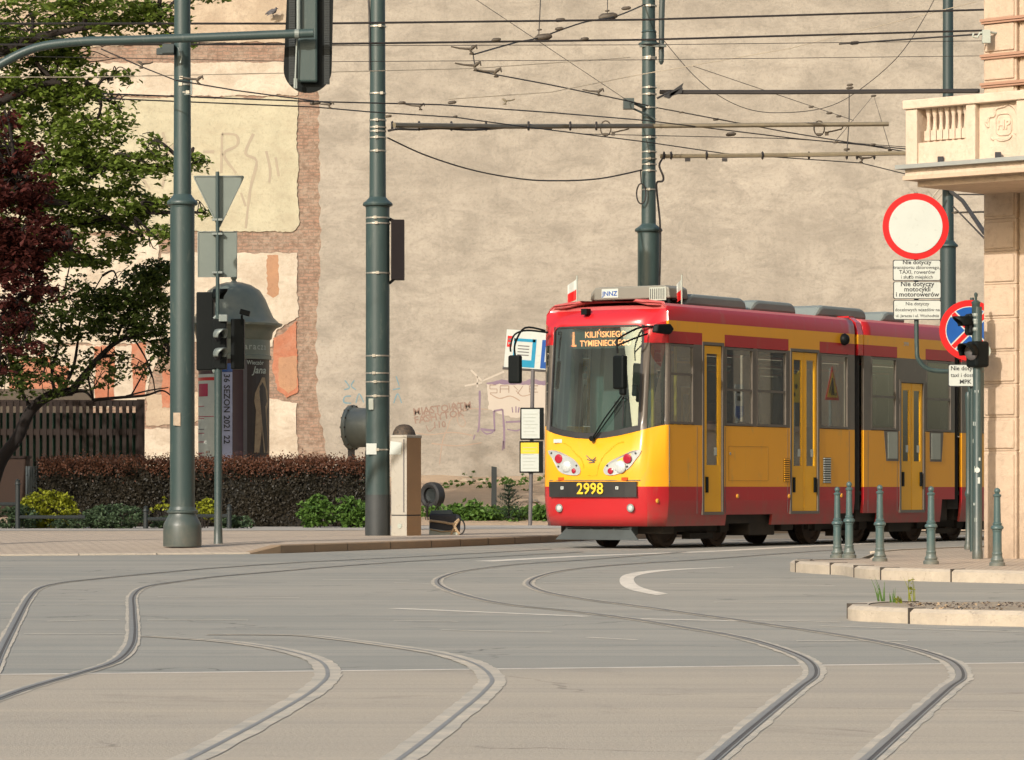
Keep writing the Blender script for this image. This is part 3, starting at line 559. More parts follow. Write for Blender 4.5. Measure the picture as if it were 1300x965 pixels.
# ------------------------------------------------------------------ tramway poles
def bands(d, px0, px1, ys, root, mt='steel'):
    for y_, bx in ys:
        c = P((px0+px1)/2, y_, d); r_ = (px1-px0)/2*d/F
        mb = MB(); mb.lathe([(r_+.004, -.012), (r_+.007, -.012), (r_+.007, .012), (r_+.004, .012)], (c.x, c.y, c.z), 28)
        mb.box((c.x-r_*bx, c.y-r_*math.sqrt(max(0, 1-bx*bx))-.012, c.z), (.05, .03, .045)); mb.build('band', mt, root)
def big_pole(name, label, px, pyb, d, zb, lower, upper, ycol, ytop_px=-60, drum=None, black=None, cols=(), rl=None):
    c = P(px, pyb, d); c.z = zb; root = thing(name, label, 'pole', c, 'tapered green tramway poles'); PM = 'pole_far' if d > 75 else 'pole'
    rL = lower/2*d/F; rU = upper/2*d/F; zc = P(px, ycol, d).z; zt = P(px, ytop_px, d).z
    base = (c.x, c.y, 0)
    b = MB(); z0 = zb
    if black: z0 = P(px, black, d).z
    b.lathe([(rL*1.03, z0), (rL, z0+0.6), (rL*0.985, zc-0.06)], base, 40); b.build('lower_shaft', 'poleb' if PM == 'pole' else PM, root, smooth=50)
    b = MB(); b.lathe([(rU*1.06, zc+.05), (rU, zc+1.5), (rU*.93, zt)], base, 36); b.build('upper_shaft', PM, root, smooth=50)
    b = MB(); b.lathe([(rL*.99, zc-.09), (rL*1.02, zc-.06), (rL*1.22, zc-.045), (rL*1.25, zc-.02), (rL*1.2, zc+.005), (rL*1.02, zc+.03), (rU*1.2, zc+.075), (rU*1.05, zc+.10)], base, 40); b.build('collar', PM, root, smooth=35)
    if black:
        b = MB(); b.lathe([(rL*1.05, zb), (rL*1.035, z0)], base, 40); b.build('black_foot', 'pole_black', root, smooth=50)
    return root, rL, rU
# near left pole
p1, rL, rU = big_pole('tram_pole', 'thick green-grey tapered pole on a ringed drum base in front of the hedge', 231.5, 692, GD(692, .10), 0.10, 31.5, 21.5, 256)
d1 = GD(692, .10); c = P(231.5, 692, d1)
b = MB(); k = d1/F
b.lathe([(24.2*k, .08), (24.5*k, .13), (24.3*k, .13+21*k), (23.5*k, .13+25*k), (20*k, .13+31*k), (18*k, .13+35*k), (17.5*k, .13+37*k), (20*k, .13+38.5*k), (20*k, .13+41*k), (17.5*k, .13+42*k), (16.2*k, .13+46*k)], (c.x, c.y, 0), 40)
b.build('base_drum', 'poleb', p1, smooth=35)
bands(d1, 223, 243, [(100, .2), (118, -.6), (108, 0.3)], p1)
b = MB(); b.box(P(214, 63, d1-.1), (.16, .16, .14)); b.box(P(203, 66, d1-.1), (.09, .1, .08)); b.tube([P(200, 63, d1), P(228, 57, d1)], .02, 6); b.build('junction_box', 'pole_dark', p1)
b = MB(); b.tube([P(226, 60, d1-.2), P(231, 72, d1-.2), P(229, 80, d1-.2)], .012, 6); b.build('hook', 'galv', p1); b = MB(); b.tube([P(243, 99, d1-.2), P(243, 120, d1-.2), P(234, 120, d1-.2)], .014, 6); b.build('hook', 'galv', p1)
b = MB(); b.prism([P(x, y, d1-.19) for x, y in ((220, 524), (229, 524), (229, 541), (220, 540))], (0, .01, 0)); b.build('sticker', 'pl_cream', p1)
# middle pole
d2 = GD(680, .12)
p2, rL, rU = big_pole('tram_pole', 'green tramway pole with black foot and taped stickers beside the tan cabinet', 479.5, 680, d2, 0.12, 30.5, 20, 258, black=628)
bands(d2, 469, 490, [(34, -.3), (119, -.5), (153, .1), (162, .1), (167, .1), (175, .1), (192, .1)], p2)
bands(d2, 464.5, 495, [(277, .2), (284, .1), (347, .0), (452, .3), (474, .3), (485, .2), (503, .2), (571, 0)], p2)
def card(px0, py0, px1, py1, d, mt, par, name='sticker', th=.006, tilt=0):
    mb = MB(); mb.prism([P(px0, py1, d), P(px1, py1+tilt, d), P(px1, py0+tilt, d), P(px0, py0, d)], (0, th, 0)); return mb.build(name, mt, par)
# ids of the paper notices (pictogram squares carried no readable text)
card(465, 563, 478, 577, d2-.215, 'white', p2, 'paper_notice'); card(468, 506, 474, 520, d2-.213, 'papw', p2, 'sticker')
b = MB(); b.bbox(*(P(496.5, 0, d2).x, P(513, 0, d2).x), d2-.05, d2+.25, P(0, 355, d2).z, P(0, 279, d2).z); b.build('dark_case', M.setdefault('casem', mat('case_dark', (0.009, 0.005, 0.006), 0.6, spec=0.2)), p2)
b = MB(); b.tube([P(494, 278, d2), P(502, 282, d2)], .03, 6); b.build('case_bracket', 'blackpl', p2); b = MB(); b.tube([P(494, 360, d2), P(502, 353, d2)], .025, 6); b.build('case_bracket', 'blackpl', p2)
b = MB(); b.tube([P(468, 0, d2-.05), P(469, 20, d2-.05), P(469.5, 90, d2-.1)], .018, 6); b.build('cable', 'wire', p2)
# pole behind the tram
d3 = 67.0
p3, rL, rU = big_pole('tram_pole', 'green tramway pole rising behind the tram roof with hanging cable coil', 823.5, 690, d3, 0.0, 28.5, 17.5, 291)
bands(d3, 815, 833.5, [(8, 0), (73, 0), (75, .1), (111.5, .1), (120, .1), (137, .2), (175, .0), (193, .1), (202, .0), (209, .1), (217, .1), (241, .1)], p3)
b = MB(); cc = P(824, 48, d3); kk = d3/F
b.lathe([(9*kk, -11*kk), (13.5*kk, -9*kk), (13.5*kk, -7*kk), (9.8*kk, -5.5*kk), (9*kk, 6*kk), (10*kk, 7*kk), (8.7*kk, 9*kk)], cc, 28); b.build('collar', 'pole', p3, smooth=35)
b = MB(); b.tube([P(842, -40, d3), P(840, 20, d3), P(839.5, 78, d3), P(839.5, 82, d3)], [.055, .055, .05, .02], 8); b.build('side_rod', 'pole_dark', p3)
b = MB(); b.tube([P(812, 58, d3-.1), P(846, 58, d3-.1)], .03, 6); b.build('bracket', 'galv', p3)
b = MB(); b.box(P(798, 132, d3-.3), (.2, .2, .2)); b.tube([P(803, 130, d3-.3), P(818, 137, d3-.15)], .03, 6); b.tube([P(804, 138, d3-.3), P(826, 148, d3-.2), P(832, 152, d3-.2)], .02, 6); b.build('junction_box', 'pole_dark', p3)
b = MB(); b.prism([P(850, 125, d3-.25), P(866, 111, d3-.25), P(868, 105, d3-.25), P(851, 117, d3-.25), P(842, 123, d3-.25)], (0, .05, 0)); b.prism([P(850, 122, d3-.25), P(866, 118, d3-.25), P(867, 111, d3-.25), P(852, 118, d3-.25)], (0, .08, 0)); b.tube([P(834, 125, d3-.2), P(852, 116, d3-.2)], .02, 6); b.build('black_wedge', 'blackrub', p3)
b = MB()
cpts = [P(815 + 6*math.cos(a)-1, 246+13*math.sin(a), d3-.22) for a in [i*0.5 for i in range(26)]]
b.tube(cpts, .014, 5); b.tube([P(813, 215, d3-.2), P(814, 234, d3-.22)], .012, 5); b.build('cable_coil', 'wire', p3)
b = MB(); b.tube(catmull([P(842, 200, d3-.1), P(837, 210, d3-.2), P(842, 224, d3-.2), P(841, 230, d3-.2), P(834, 232, d3-.2), P(834, 245, d3-.22), P(838, 285, d3-.25), P(838, 330, d3-.25), P(837, 365, d3-.25)], 6), .02, 6); b.build('cable', 'wire', p3)
# far right pole
d4 = 80.0
p4, rL, rU = big_pole('tram_pole', 'dark green tramway pole behind the round red-rimmed sign', 1203.5, 690, d4, 0.0, 20.5, 14, 311, cols=())
b = MB(); b.box(P(1205, 237, d4-.3), (.5, .1, .1)); b.tube([P(1178, 258, d4-.35), P(1192, 240, d4-.35), P(1206, 238, d4-.35)], .018, 6); b.tube([P(1183, 260, d4-.35), P(1196, 246, d4-.35)], .018, 6); b.build('bracket', 'wire_pale', p4)
for oo in (p4,): oo['label'] = 'dark green tramway pole farthest away, partly behind the round red-rimmed sign'
# ------------------------------------------------------------------ overhead line: tubes and wires
def seg3(pl):
    return [P(x, y, d) for x, y, d in pl]
def wire(label, pl, r=0.014, mt='wire', clamps=(), sag=False, name='overhead_wire', cat='wire', group='wires strung over the crossing', rings=()):
    pts = seg3(pl); root = thing(name, label, cat, pts[len(pts)//2], group)
    b = MB(); b.tube(catmull(pts, 6) if sag else pts, r*(.82 if name == 'overhead_wire' else 1), 6, cap=True); b.build('strand' if name == 'overhead_wire' else 'tube', mt, root)
    for cx_, cy_, dd, sc_, st in clamps:
        c = P(cx_, cy_, dd); b = MB(); s_ = sc_*dd/F
        if st == 'bird':   # cantilever clamp: hooked casting with a long tapering arm
            b.tube([c+Vector((0, 0, 0)), c+Vector((-2*s_, 0, 4*s_)), c+Vector((1*s_, 0, 7*s_)), c+Vector((5*s_, 0, 9*s_)), c+Vector((6*s_, 0, 5*s_))], [1.2*s_, 1.6*s_, 2.4*s_, 1.7*s_, .8*s_], 7)
            b.tube([c+Vector((1*s_, 0, 5*s_)), c+Vector((-14*s_, 0, 6*s_)), c+Vector((-24*s_, 0, 8*s_))], [1.6*s_, 1.1*s_, .8*s_], 6); b.lathe([(2.6*s_, -1.2*s_), (3*s_, 0), (1*s_, 1.5*s_)], c, 8)
        elif st == 'flip':
            b.tube([c, c+Vector((2*s_, 0, 4*s_)), c+Vector((-1*s_, 0, 7*s_)), c+Vector((-5*s_, 0, 9*s_))], [1.2*s_, 1.6*s_, 2.2*s_, 1*s_], 7)
            b.tube([c+Vector((-1*s_, 0, 5*s_)), c+Vector((12*s_, 0, 6*s_)), c+Vector((17*s_, 0, 8*s_))], [1.6*s_, 1.1*s_, 1*s_], 6); b.lathe([(2.6*s_, -1.2*s_), (3*s_, 0), (1*s_, 1.5*s_)], c, 8)
        elif st == 'loop':
            b.tube([c+Vector((math.cos(a)*7*s_, 0, math.sin(a)*10*s_)) for a in [i*0.42 for i in range(16)]], .9*s_, 6, cap=False); b.box(c+Vector((0, 0, -8*s_)), (7*s_, 3*s_, 3*s_)); b.box(c+Vector((10*s_, 0, -7*s_)), (5*s_, 3*s_, 5*s_)); b.tube([c+Vector((8*s_, 0, -6*s_)), c+Vector((30*s_, 0, -1*s_)), c+Vector((32*s_, 0, 3*s_))], 1.0*s_, 6)
        else:
            b.tube([c+Vector((-5*s_, 0, -.5*s_)), c+Vector((-3*s_, 0, 0)), c+Vector((3*s_, 0, .6*s_)), c+Vector((5*s_, 0, 1*s_))], [.8*s_, 2*s_, 2*s_, .8*s_], 7)
        b.build('clamp', 'clampm' if mt != 'wire_pale' else 'brass', root, smooth=60)
    return root
wire('upper of the two thick dark feeder lines crossing the whole picture near its top', [(-60, 30, 50), (400, 30, 52), (820, 25, 54), (1330, 10, 56)], .019, clamps=((711, 26, 53.5, 1.3, ''), (855, 24, 54.2, .6, '')))
wire('lower of the two thick dark feeder lines crossing the whole picture', [(-60, 57, 50), (400, 56, 52), (820, 50.5, 54), (1330, 36.5, 56)], .019, clamps=((630, 51, 53, 1.2, ''), (742, 50, 53.6, 1.1, '')))
wire('hair-thin line just beneath the lower thick feeder, crossing the whole picture', [(-60, 45, 50), (400, 58, 52), (820, 57, 54), (1330, 51, 56)], .006)
wire('thin line sloping gently above the yellow plaster and on past the second pole', [(-60, 70, 52), (400, 78.5, 54), (820, 76, 57), (1330, 70, 58)], .006)
wire('pale thin wire rising to the right from the second pole to the building', [(570, 126, 60), (700, 117, 61), (800, 97, 62), (1000, 62, 62), (1240, 2, 62)], .009, 'wire_pale', clamps=((641, 132, 60, .75, 'flip'),))
wire('thin greenish line across the left tree and the signal head', [(-60, 98, 50), (110, 98, 51), (400, 92, 53), (600, 87, 55), (800, 73, 57)], .008, 'wire_pale')
wire('upper contact wire from the left tree past the second pole towards the balcony', [(130, 119, 52), (400, 129, 56), (560, 133, 58), (700, 143, 62), (820, 153, 66), (1010, 176, 68), (1170, 191, 70)], .014, clamps=((419, 137, 56, .8, 'bird'), (400, 131, 56, 1.4, ''), (510, 131, 57, 1, ''), (534, 139, 58, .8, 'bird'), (574, 130.5, 58, 1.1, '')))
wire('lower contact wire sagging from the left tree to beneath the balcony', [(130, 125, 52), (400, 136, 56), (468, 142, 58), (578, 149, 60), (658, 160, 62), (818, 180, 66), (920, 195, 68), (1093, 207, 70), (1170, 226, 72)], .013, clamps=((493, 148, 58, .9, ''), (578, 148, 60, .6, ''), (641, 134, 60, .01, '')))
wire('contact wire ending at the pole behind the tram after three cantilever clamps', [(600, 66, 60), (604, 90, 60), (700, 108, 63), (796, 128, 66.5), (835, 137, 67), (1000, 168, 68), (1170, 196, 70)], .014, clamps=((599, 68, 60, 1.1, 'bird'), (604, 89, 60, 1.1, 'bird'), (630, 97, 60, 1.1, 'bird'), (761, 121, 65, .9, 'bird'), (865, 143, 67, .6, ''), (909, 152, 68, .8, '')))
wire('wire from the left tree down to the first pole with two brass clamps', [(128, 62, 49), (180, 85, 49), (223, 102, 49), (300, 115, 52), (420, 131, 56)], .012, clamps=((179, 86, 49, .9, 'flip'), (252, 106, 49, 1.0, 'bird')))
wire('short thick span curving up over the pole behind the tram', [(602, 69, 60), (655, 54, 62), (684, 48, 63), (739, 29, 64), (781, 21, 65), (820, 5, 67)], .016, sag=True, clamps=((690, 48, 63, 2.2, ''), (710, 37, 63.5, 1.1, ''), (772, 22, 65, 2.4, ''), (795, 11, 66, 1.2, '')))
wire('short vertical hanger wire left of the pole behind the tram', [(688, -40, 63), (684, 46, 63)], .012, clamps=((685, 38, 63, .6, ''),))
wire('very short vertical hanger wire next to the pole behind the tram', [(772, -40, 65), (771, 22, 65)], .01, clamps=((771, 14, 65, .6, ''),))
wire('twisted black cable sagging deeply between the second and third poles', [(492, 175, d2), (540, 197, 60.5), (600, 216, 62), (660, 227, 63.5), (705, 229.5, 64.5), (760, 227, 65.7), (815, 216, 66.8)], .017, sag=True)
wire('thin rope sagging in a deep loop right of the pole behind the tram', [(843, 52, 67), (880, 95, 67), (915, 123, 67), (955, 140, 67), (1000, 143, 67), (1050, 136, 67), (1090, 115, 67), (1140, 72, 66), (1175, 20, 66), (1200, -30, 66)], .009, sag=True)
wire('thin diagonal stay with knotted end above the short brass tube', [(560, -30, 60), (800, 130, 64)], .006)
wire('thin diagonal stay from the upper right to the short brass tube end', [(880, 84, 66), (1010, 128, 67), (1084, 153, 67)], .007, clamps=((1030, 136, 67, .7, ''), (1053, 144, 67, .8, ''), (1065, 148, 67, .7, '')))
wire('pair of drop wires holding the lower brass tube, one thick one thin', [(1078, 116, 67), (1078, 152, 67), (1075, 196, 67)], .012, clamps=((1079, 112, 67, .9, ''), (1075, 190, 67, .8, '')))
wire('slanting drop wire left of the balcony forming an upside-down V', [(1060, 180, 67), (1109, 121, 67), (1131, 192, 67)], .008, clamps=((1109, 122, 67, .7, ''), (1061, 181, 67, .7, ''), (1130, 191, 67, .6, '')))
wire('dark feeder line at the upper right ending on the building hook', [(1065, 56, 56), (1080, 55, 56), (1250, 43, 50), (1330, 37, 46)], .016, clamps=((1085, 55, 56, 1.2, ''),))
wire('long thin wire crossing behind the balcony rail at mid height', [(735, 170, 66), (1000, 176, 68), (1170, 188, 70)], .009, clamps=((928, 171, 68, 1.3, ''), (1108, 184, 69, .8, '')))
def arm(label, pl, r, clamps=(), mt='brass', ties=(), cap=True):
    root = wire(label, pl, r, mt, clamps, name='span_tube', cat='span tube', group='tubes carrying the overhead line')
    return root
t1 = arm('long brass-coloured tube reaching from the second pole past the third, loops below it', [(500, 159, d2), (640, 160.5, 62), (828, 160, 66.6), (1128, 157.5, 67)], .045, clamps=((769, 163, 66, .95, 'loop'), (1040, 163, 67, .95, 'loop')))
b = MB()
for x in (498, 532, 573, 617, 671, 724, 757): dd = d2+(x-494)/334*7; b.lathe([(.075, -.02), (.085, 0), (.075, .02)], P(x, 160, dd), 10, ax=(Z, Y, X))
b.tube(catmull([P(493, 166, d2), P(505, 164, d2), P(530, 164.5, 60), (P(560, 163, 60.5)), P(600, 165, 61), P(650, 162, 62.5), P(700, 163.5, 64)], 4), .02, 6)
b.build('tie', 'wire', t1)
arm('dark tube at the top of the third pole running right behind the balcony', [(838, 117, 67), (1000, 117, 66), (1243, 115.5, 64)], .042, mt='wire', clamps=((848, 117, 67, 1.2, ''), (1079, 108, 66, .8, ''),))
t3 = arm('lower brass-coloured tube from the third pole to the balcony corner', [(838, 198.5, 67), (1000, 197, 67), (1151, 194.5, 66)], .042, clamps=((1093, 206, 67, .95, 'flip'),))
b = MB()
for x in (843, 852, 897, 968, 1027, 1075, 1088, 1110): b.lathe([(.06, -.02), (.085, 0), (.06, .02)], P(x, 197.5, 67), 10, ax=(Z, Y, X))
for x in (873, 920): b.box(P(x, 203, 67), (.1, .06, .06))
b.build('tie', 'wire', t3)
# ------------------------------------------------------------------ signal arm and big signal head
ad = d1-0.55
arm_r = 5.6*ad/F
root = thing('signal_gantry', 'grey-green curved mast arm reaching across the left pole to the signal head', 'mast arm', (P(-110, 0, ad).x, ad, 0.02))
b = MB(); b.tube(catmull([P(-112, 330, ad), P(-105, 200, ad), P(-60, 120, ad), P(0, 82, ad), (P(45, 61, ad)), P(100, 53, ad), P(160, 51, ad), P(260, 47.5, ad), P(398, 42, ad)], 6), arm_r, 16); b.build('arm', 'pole', root, smooth=60)
b = MB(); b.lathe([(.2, 0.02), (.2, .35), (.13, .45), (.11, 4.2)], (P(-112, 0, ad).x, ad, 0), 24); b.build('post', 'pole', root, smooth=40)
b = MB(); b.lathe([(arm_r+.006, -.03), (arm_r+.006, .03)], P(377, 43, ad), 16, ax=(Z, Y, X)); b.build('clamp', 'galv', root)
hd = ad+0.22
root = thing('traffic_signal', 'back of a tall black traffic signal with rounded backboard hanging from the arm', 'traffic signal', P(390, 0, hd))
out = []
for i in range(25):
    a = math.pi*i/24; out.append((390.5-30.5*math.cos(a), 88+30*math.sin(a)))
out += [(423, 0), (421, -60)]
for i in range(13): a = math.pi*i/12; out.append((390.5+26*math.cos(a), -84-26*math.sin(a)))
out += [(362, -60), (364, 0)]
b = MB(); b.prism([P(x, y, hd+.13) for x, y in reversed(out)], (0, .04, 0)); b.build('backboard', 'blackpl', root)
for xa_, xb_ in ((366, 374), (411, 418)):
    b = MB(); b.bbox(P(xa_, 0, hd).x, P(xb_, 0, hd).x, hd+.122, hd+.1295, P(0, 106, hd).z, P(0, -76, hd).z)
    for k in range(60): y_ = -75+k*3.0; b.bbox(P(xa_+.3, 0, hd).x, P(xb_-.3, 0, hd).x, hd+.112, hd+.124, P(0, y_+1.5, hd).z, P(0, y_, hd).z)
    b.build('ribbed_panel', 'iron', root)
b = MB(); b.bbox(P(378, 0, hd).x, P(403, 0, hd).x, hd-.0, hd+.115, P(0, 104, hd).z, P(0, -85, hd).z); b.build('housing', 'pole', root, bev=.03)
b = MB(); b.tube([P(379, -90, hd-.07), P(379, 38, hd-.07)], .03, 8); b.tube([P(377, 48, hd-.07), P(374.5, 112, hd-.07)], .014, 6); b.box(P(375, 106, hd-.06), (.05, .03, .14)); b.build('mount', 'galv', root)
# ------------------------------------------------------------------ tram
TH = R(34.0); TU = Vector((math.cos(TH), -math.sin(TH), 0)); TV = Vector((math.sin(TH), math.cos(TH), 0))
HW = 1.10
TO = Vector(((849-CX)/F*53.0, 53.0, 0)) - TU*HW - TV*0.40
def t2w(u, v, z): return TO + TU*u + TV*v + Z*z
def pxof(u, v): p = t2w(u, v, 0); return CX+F*p.x/p.y
def sv(px, u=HW):
    k = (px-CX)/F; a = TO+TU*u
    return (k*a.y-a.x)/(TV.x-k*TV.y)
def zat(py, u, v): return H-(py-HY)/F*t2w(u, v, 0).y
def S(px, py, u=HW): v = sv(px, u); return v, zat(py, u, v)
HALF = [(1.10, .40), (1.075, .335), (.97, .17), (.90, .095), (.80, .045), (.68, .0), (.5, -.035), (.25, -.06), (0, -.065)]
FRONT = HALF + [(-u, v) for u, v in reversed(HALF[:-1])]
def fv(u):
    a = abs(u)
    for (u0, v0), (u1, v1) in zip(HALF, HALF[1:]):
        if u1 <= a <= u0: return v1+(v0-v1)*(a-u1)/(u0-u1)
    return .4
def lean(z, w):   # push the nose back with height
    r = 0.0
    if z > 1.7: r = 0.14*min(1.65, z-1.7)/1.65
    if z > 3.35: r += (z-3.35)*1.15
    if z < .8: r += (0.8-z)*0.20
    return r*w
def fw(v): return max(0, min(1, (0.4-v)/0.35))
def fuz(px, py):
    lo, hi = -1.09, 1.09
    for _ in range(40):
        m_ = (lo+hi)/2
        if pxof(m_, fv(m_)) < px: lo = m_
        else: hi = m_
    u = (lo+hi)/2; v = fv(u); z = zat(py, u, v)
    return u, v, z
def onfront(px, py, proud=.012):
    u, v, z = fuz(px, py)
    for _ in range(2):
        vv = v+lean(z, fw(v)); dd = t2w(u, vv, 0).y; z = H-(py-HY)/F*dd
        # correct u for the lean
        k = (px-CX)/F; a = TO+TV*vv; u = (k*a.y-a.x)/(TU.x-k*TU.y); u = max(-1.09, min(1.09, u)); v = fv(u)
    du = 0.01; t = Vector((du, fv(u+du)-fv(u), 0)).normalized(); n = Vector((t.y, -t.x, 0))
    if n.y > 0: n = -n
    return Vector((u, v+lean(z, fw(v)), z)) + n*proud
M['t_yel'] = mat('tram_yellow', (0.86, 0.40, 0.018), 0.30, (0.78, 0.345, 0.016), 0.9, 0.8, coat=0.15, scale=(1, 1, .35), dirt=(0.62, 0.33, 0.06))
M['t_red'] = mat('tram_red', (0.46, 0.016, 0.022), 0.3, (0.37, 0.014, 0.020), 1.1, 0.8, coat=0.15, scale=(1, 1, .35), dirt=(0.34, 0.075, 0.055))
M['t_front'] = mat('tram_front_red', (0.50, 0.017, 0.022), 0.25, (0.42, 0.016, 0.020), 1.1, 0.8, coat=0.5)
M['t_grey'] = mat('tram_window_band', (0.15, 0.125, 0.10), 0.35, (0.085, 0.075, 0.065), 1.5, 0.8, coat=0.3, dirt=(0.17, 0.15, 0.12))
M['t_roof'] = mat('tram_roof', (0.50, 0.11, 0.10), 0.45, (0.42, 0.08, 0.08), 1.5, 0.8, dirt=(0.38, 0.16, 0.14))  # pinker than the body red: the sunlit roof top is put into the colour
M['t_in'] = mat('tram_interior', (0.16, 0.20, 0.18), 0.6, (0.11, 0.15, 0.135), 1.5)
M['panelline'] = mat('panel_line', (0.35, 0.17, 0.02), 0.6)
zdirt('t_red', .33, .75, (0.14, 0.085, 0.06), 0.8); zdirt('t_front', .33, .55, (0.25, 0.06, 0.045), 0.5)
M['t_floor'] = mat('tram_floor', (0.06, 0.065, 0.065), 0.7)
M['t_seat'] = mat('tram_seat', (0.16, 0.03, 0.03), 0.8)
M['t_ac'] = mat('roof_unit_grey', (0.21, 0.245, 0.23), 0.5, (0.16, 0.185, 0.175), 1.6, 0.8)
M['t_ac2'] = mat('roof_unit_front', (0.23, 0.22, 0.175), 0.5, (0.17, 0.165, 0.14), 1.6, 0.8)
M['led'] = mat('led_amber', (1.0, 0.30, 0.11), 0.5, emis=3.5)
M['lampglass'] = mat('lamp_glass', (0.75, 0.78, 0.74), 0.08, (0.55, 0.6, 0.6), 25, 0.5, metal=0.3)
M['lampred'] = mat('lamp_red', (0.38, 0.02, 0.04), 0.15)
M['lampbed'] = mat('lamp_bed', (0.52, 0.55, 0.53), 0.25, metal=0.2)
M['disp'] = mat('display_face', (0.10, 0.12, 0.11), 0.5)
M['orange'] = mat('orange_plate', (0.75, 0.09, 0.01), 0.4)
M['amber'] = mat('amber_lamp', (0.75, 0.35, 0.05), 0.2)
M['numyel'] = mat('number_yellow', (0.80, 0.55, 0.03), 0.5)
M['bumper'] = mat('bumper_black', (0.022, 0.022, 0.022), 0.3, (0.04, 0.04, 0.038), 2)
M['plow'] = mat('guard_grey', (0.05, 0.062, 0.06), 0.6, (0.03, 0.036, 0.034), 3)
M['curtain'] = mat('pale_curtain', (0.50, 0.47, 0.38), 0.8)
M['t_door'] = mat('tram_door_yellow', (0.88, 0.46, 0.010), 0.3, (0.82, 0.40, 0.010), 1.2, 0.8, coat=0.15)
tram = bpy.data.objects.new('tram', None); COL.objects.link(tram); tram.location = TO; tram.rotation_euler[2] = -TH
tram['label'] = 'red and yellow tram numbered 2998 with flags on its roof coming round the bend'; tram['category'] = 'tram'
ORG[tram.name] = Vector()
def tb(mb, name, mt, par=None, smooth=None, bev=0): return mb.build(name, mt, par or tram, local=True, smooth=smooth, bev=bev)
ROWS = [.335, .50, .72, .93, 1.15, 'belt', 2.0, 2.55, 3.08, 3.26, 3.42, 3.56, 3.64, 3.685, 3.705]
def rowz(r, u, v, fr):
    if r == 'belt':
        if not fr: return 1.86
        a = abs(u); return 1.645+0.21*min(1, (a/1.08)**1.9)
    if fr and r == .335: return .335
    if fr and r == 3.42: return 3.42-0.07*fw(v)
    if fr and r == 3.64: return 3.60
    if fr and r in (3.685, 3.705): return r-0.05*fw(v)
    return r
def roww(i):  # lateral inset of the side per row (skirt tuck, roof lean)
    r = ROWS[i]
    if r == .335: return .045
    if r == .50: return .02
    if r == 3.56: return .012
    if r == 3.64: return .05
    if r == 3.685: return .13
    if r == 3.705: return .40
    if r == 3.42: return .0
    return 0
def section(v0, v1, holes, strips, yel_up, front, nm):
    """holes: (va, vb, row_a, row_b); builds one body shell with real openings"""
    cuts = sorted(set([v0, v1]+[x for h in holes for x in h[:2]]+[x for s_ in strips for x in s_]+[x for s_ in yel_up for x in s_[:2]]))
    vs = []
    for a, c in zip(cuts, cuts[1:]):
        n = max(1, int((c-a)/0.8)); vs += [a+(c-a)*i/n for i in range(n)]
    vs.append(cuts[-1])
    path = [(HW, v, 's') for v in reversed(vs)]
    if front: path = path[:-1] + [(u, v, 'f') for u, v in FRONT] + [(-HW, v, 's') for v in vs[1:]]
    else: path = path + [(-HW, v, 's') for v in vs]
    mb = MB(); nr = len(ROWS); npt = len(path); sm = []
    for (u, v, t) in path:
        for i, r in enumerate(ROWS):
            fr = t == 'f'; z = rowz(r, u, v, fr); ins = roww(i)*((1-.6*fw(v)) if fr and i >= 12 else 1); uu = (abs(u)-ins*min(1, abs(u)/1.0))*(1 if u >= 0 else -1)
            vv = v + (lean(z, fw(v)) if fr else 0)
            if not front and abs(v-v0) < 1e-6 or (v == v1): pass
            mb.v.append(Vector((uu, vv, z)))
    for k in range(npt-1):
        (u0, va, ta), (u1, vb, tb_) = path[k], path[k+1]; mu = (u0+u1)/2; mv = (va+vb)/2; fr = ta == 'f' and tb_ == 'f'
        for i in range(nr-1):
            lo = ROWS[i]; zi = i; m_ = None
            if not fr:
                if abs(u0-u1) > 1: continue
                if any(a-1e-6 <= mv <= c+1e-6 and ra <= i < rb for a, c, ra, rb in holes): continue
                if i < 3: m_ = 0
                elif i < 5: m_ = 1
                elif i < 8: m_ = 2
                elif i == 8: m_ = 0 if any(a <= mv <= c for a, c in strips) else 1
                elif i == 9: m_ = 1
                else: m_ = 0 if i < 12 else 4
                for a, c, mm in yel_up:
                    if a <= mv <= c and i in (5, 6, 7): m_ = mm
            else:
                a = abs(mu)
                if i < 3: m_ = 3 if a < .9 else 0
                elif i < 5: m_ = 1
                elif i < 8:
                    if a < .80: continue
                    if .90 < a < 1.07: continue
                    m_ = 2
                elif i == 8:
                    if a < .80: continue
                    m_ = 3
                elif i == 9:
                    if a < .80: continue
                    m_ = 3 if a < 1.07 else 1
                else: m_ = 3 if i < 12 else 4
            q = k*nr+i; mb.f.append((q+1, q+nr+1, q+nr, q)); mb.m.append(m_); sm.append(fr or i >= 10)
    # roof top and ends
    ridge = len(mb.v)
    for (u, v, t) in path: mb.v.append(Vector((u*.45, v+(lean(3.7, fw(v))+.32*fw(v) if t == 'f' else 0), 3.715-(.02*fw(v) if t == 'f' else 0))))
    for k in range(npt-1):
        q = k*nr+nr-1
        mb.f.append((ridge+k, ridge+k+1, q+nr, q)); mb.m.append(4); sm.append(True)
    i0 = len(mb.v); tp = []
    mb.f.append(tuple(ridge+k for k in range(npt))); mb.m.append(4); sm.append(False)
    o = tb(mb, 'body', ['t_red', 't_yel', 't_grey', 't_front', 't_roof'], smooth=32)
    o.data.polygons.foreach_set('use_smooth', sm)
    s_ = o.modifiers.new('shell', 'SOLIDIFY'); s_.thickness = 0.045; s_.offset = -1; s_.use_even_offset = False
    return o
EPS = 0
def VV(px): return sv(px)
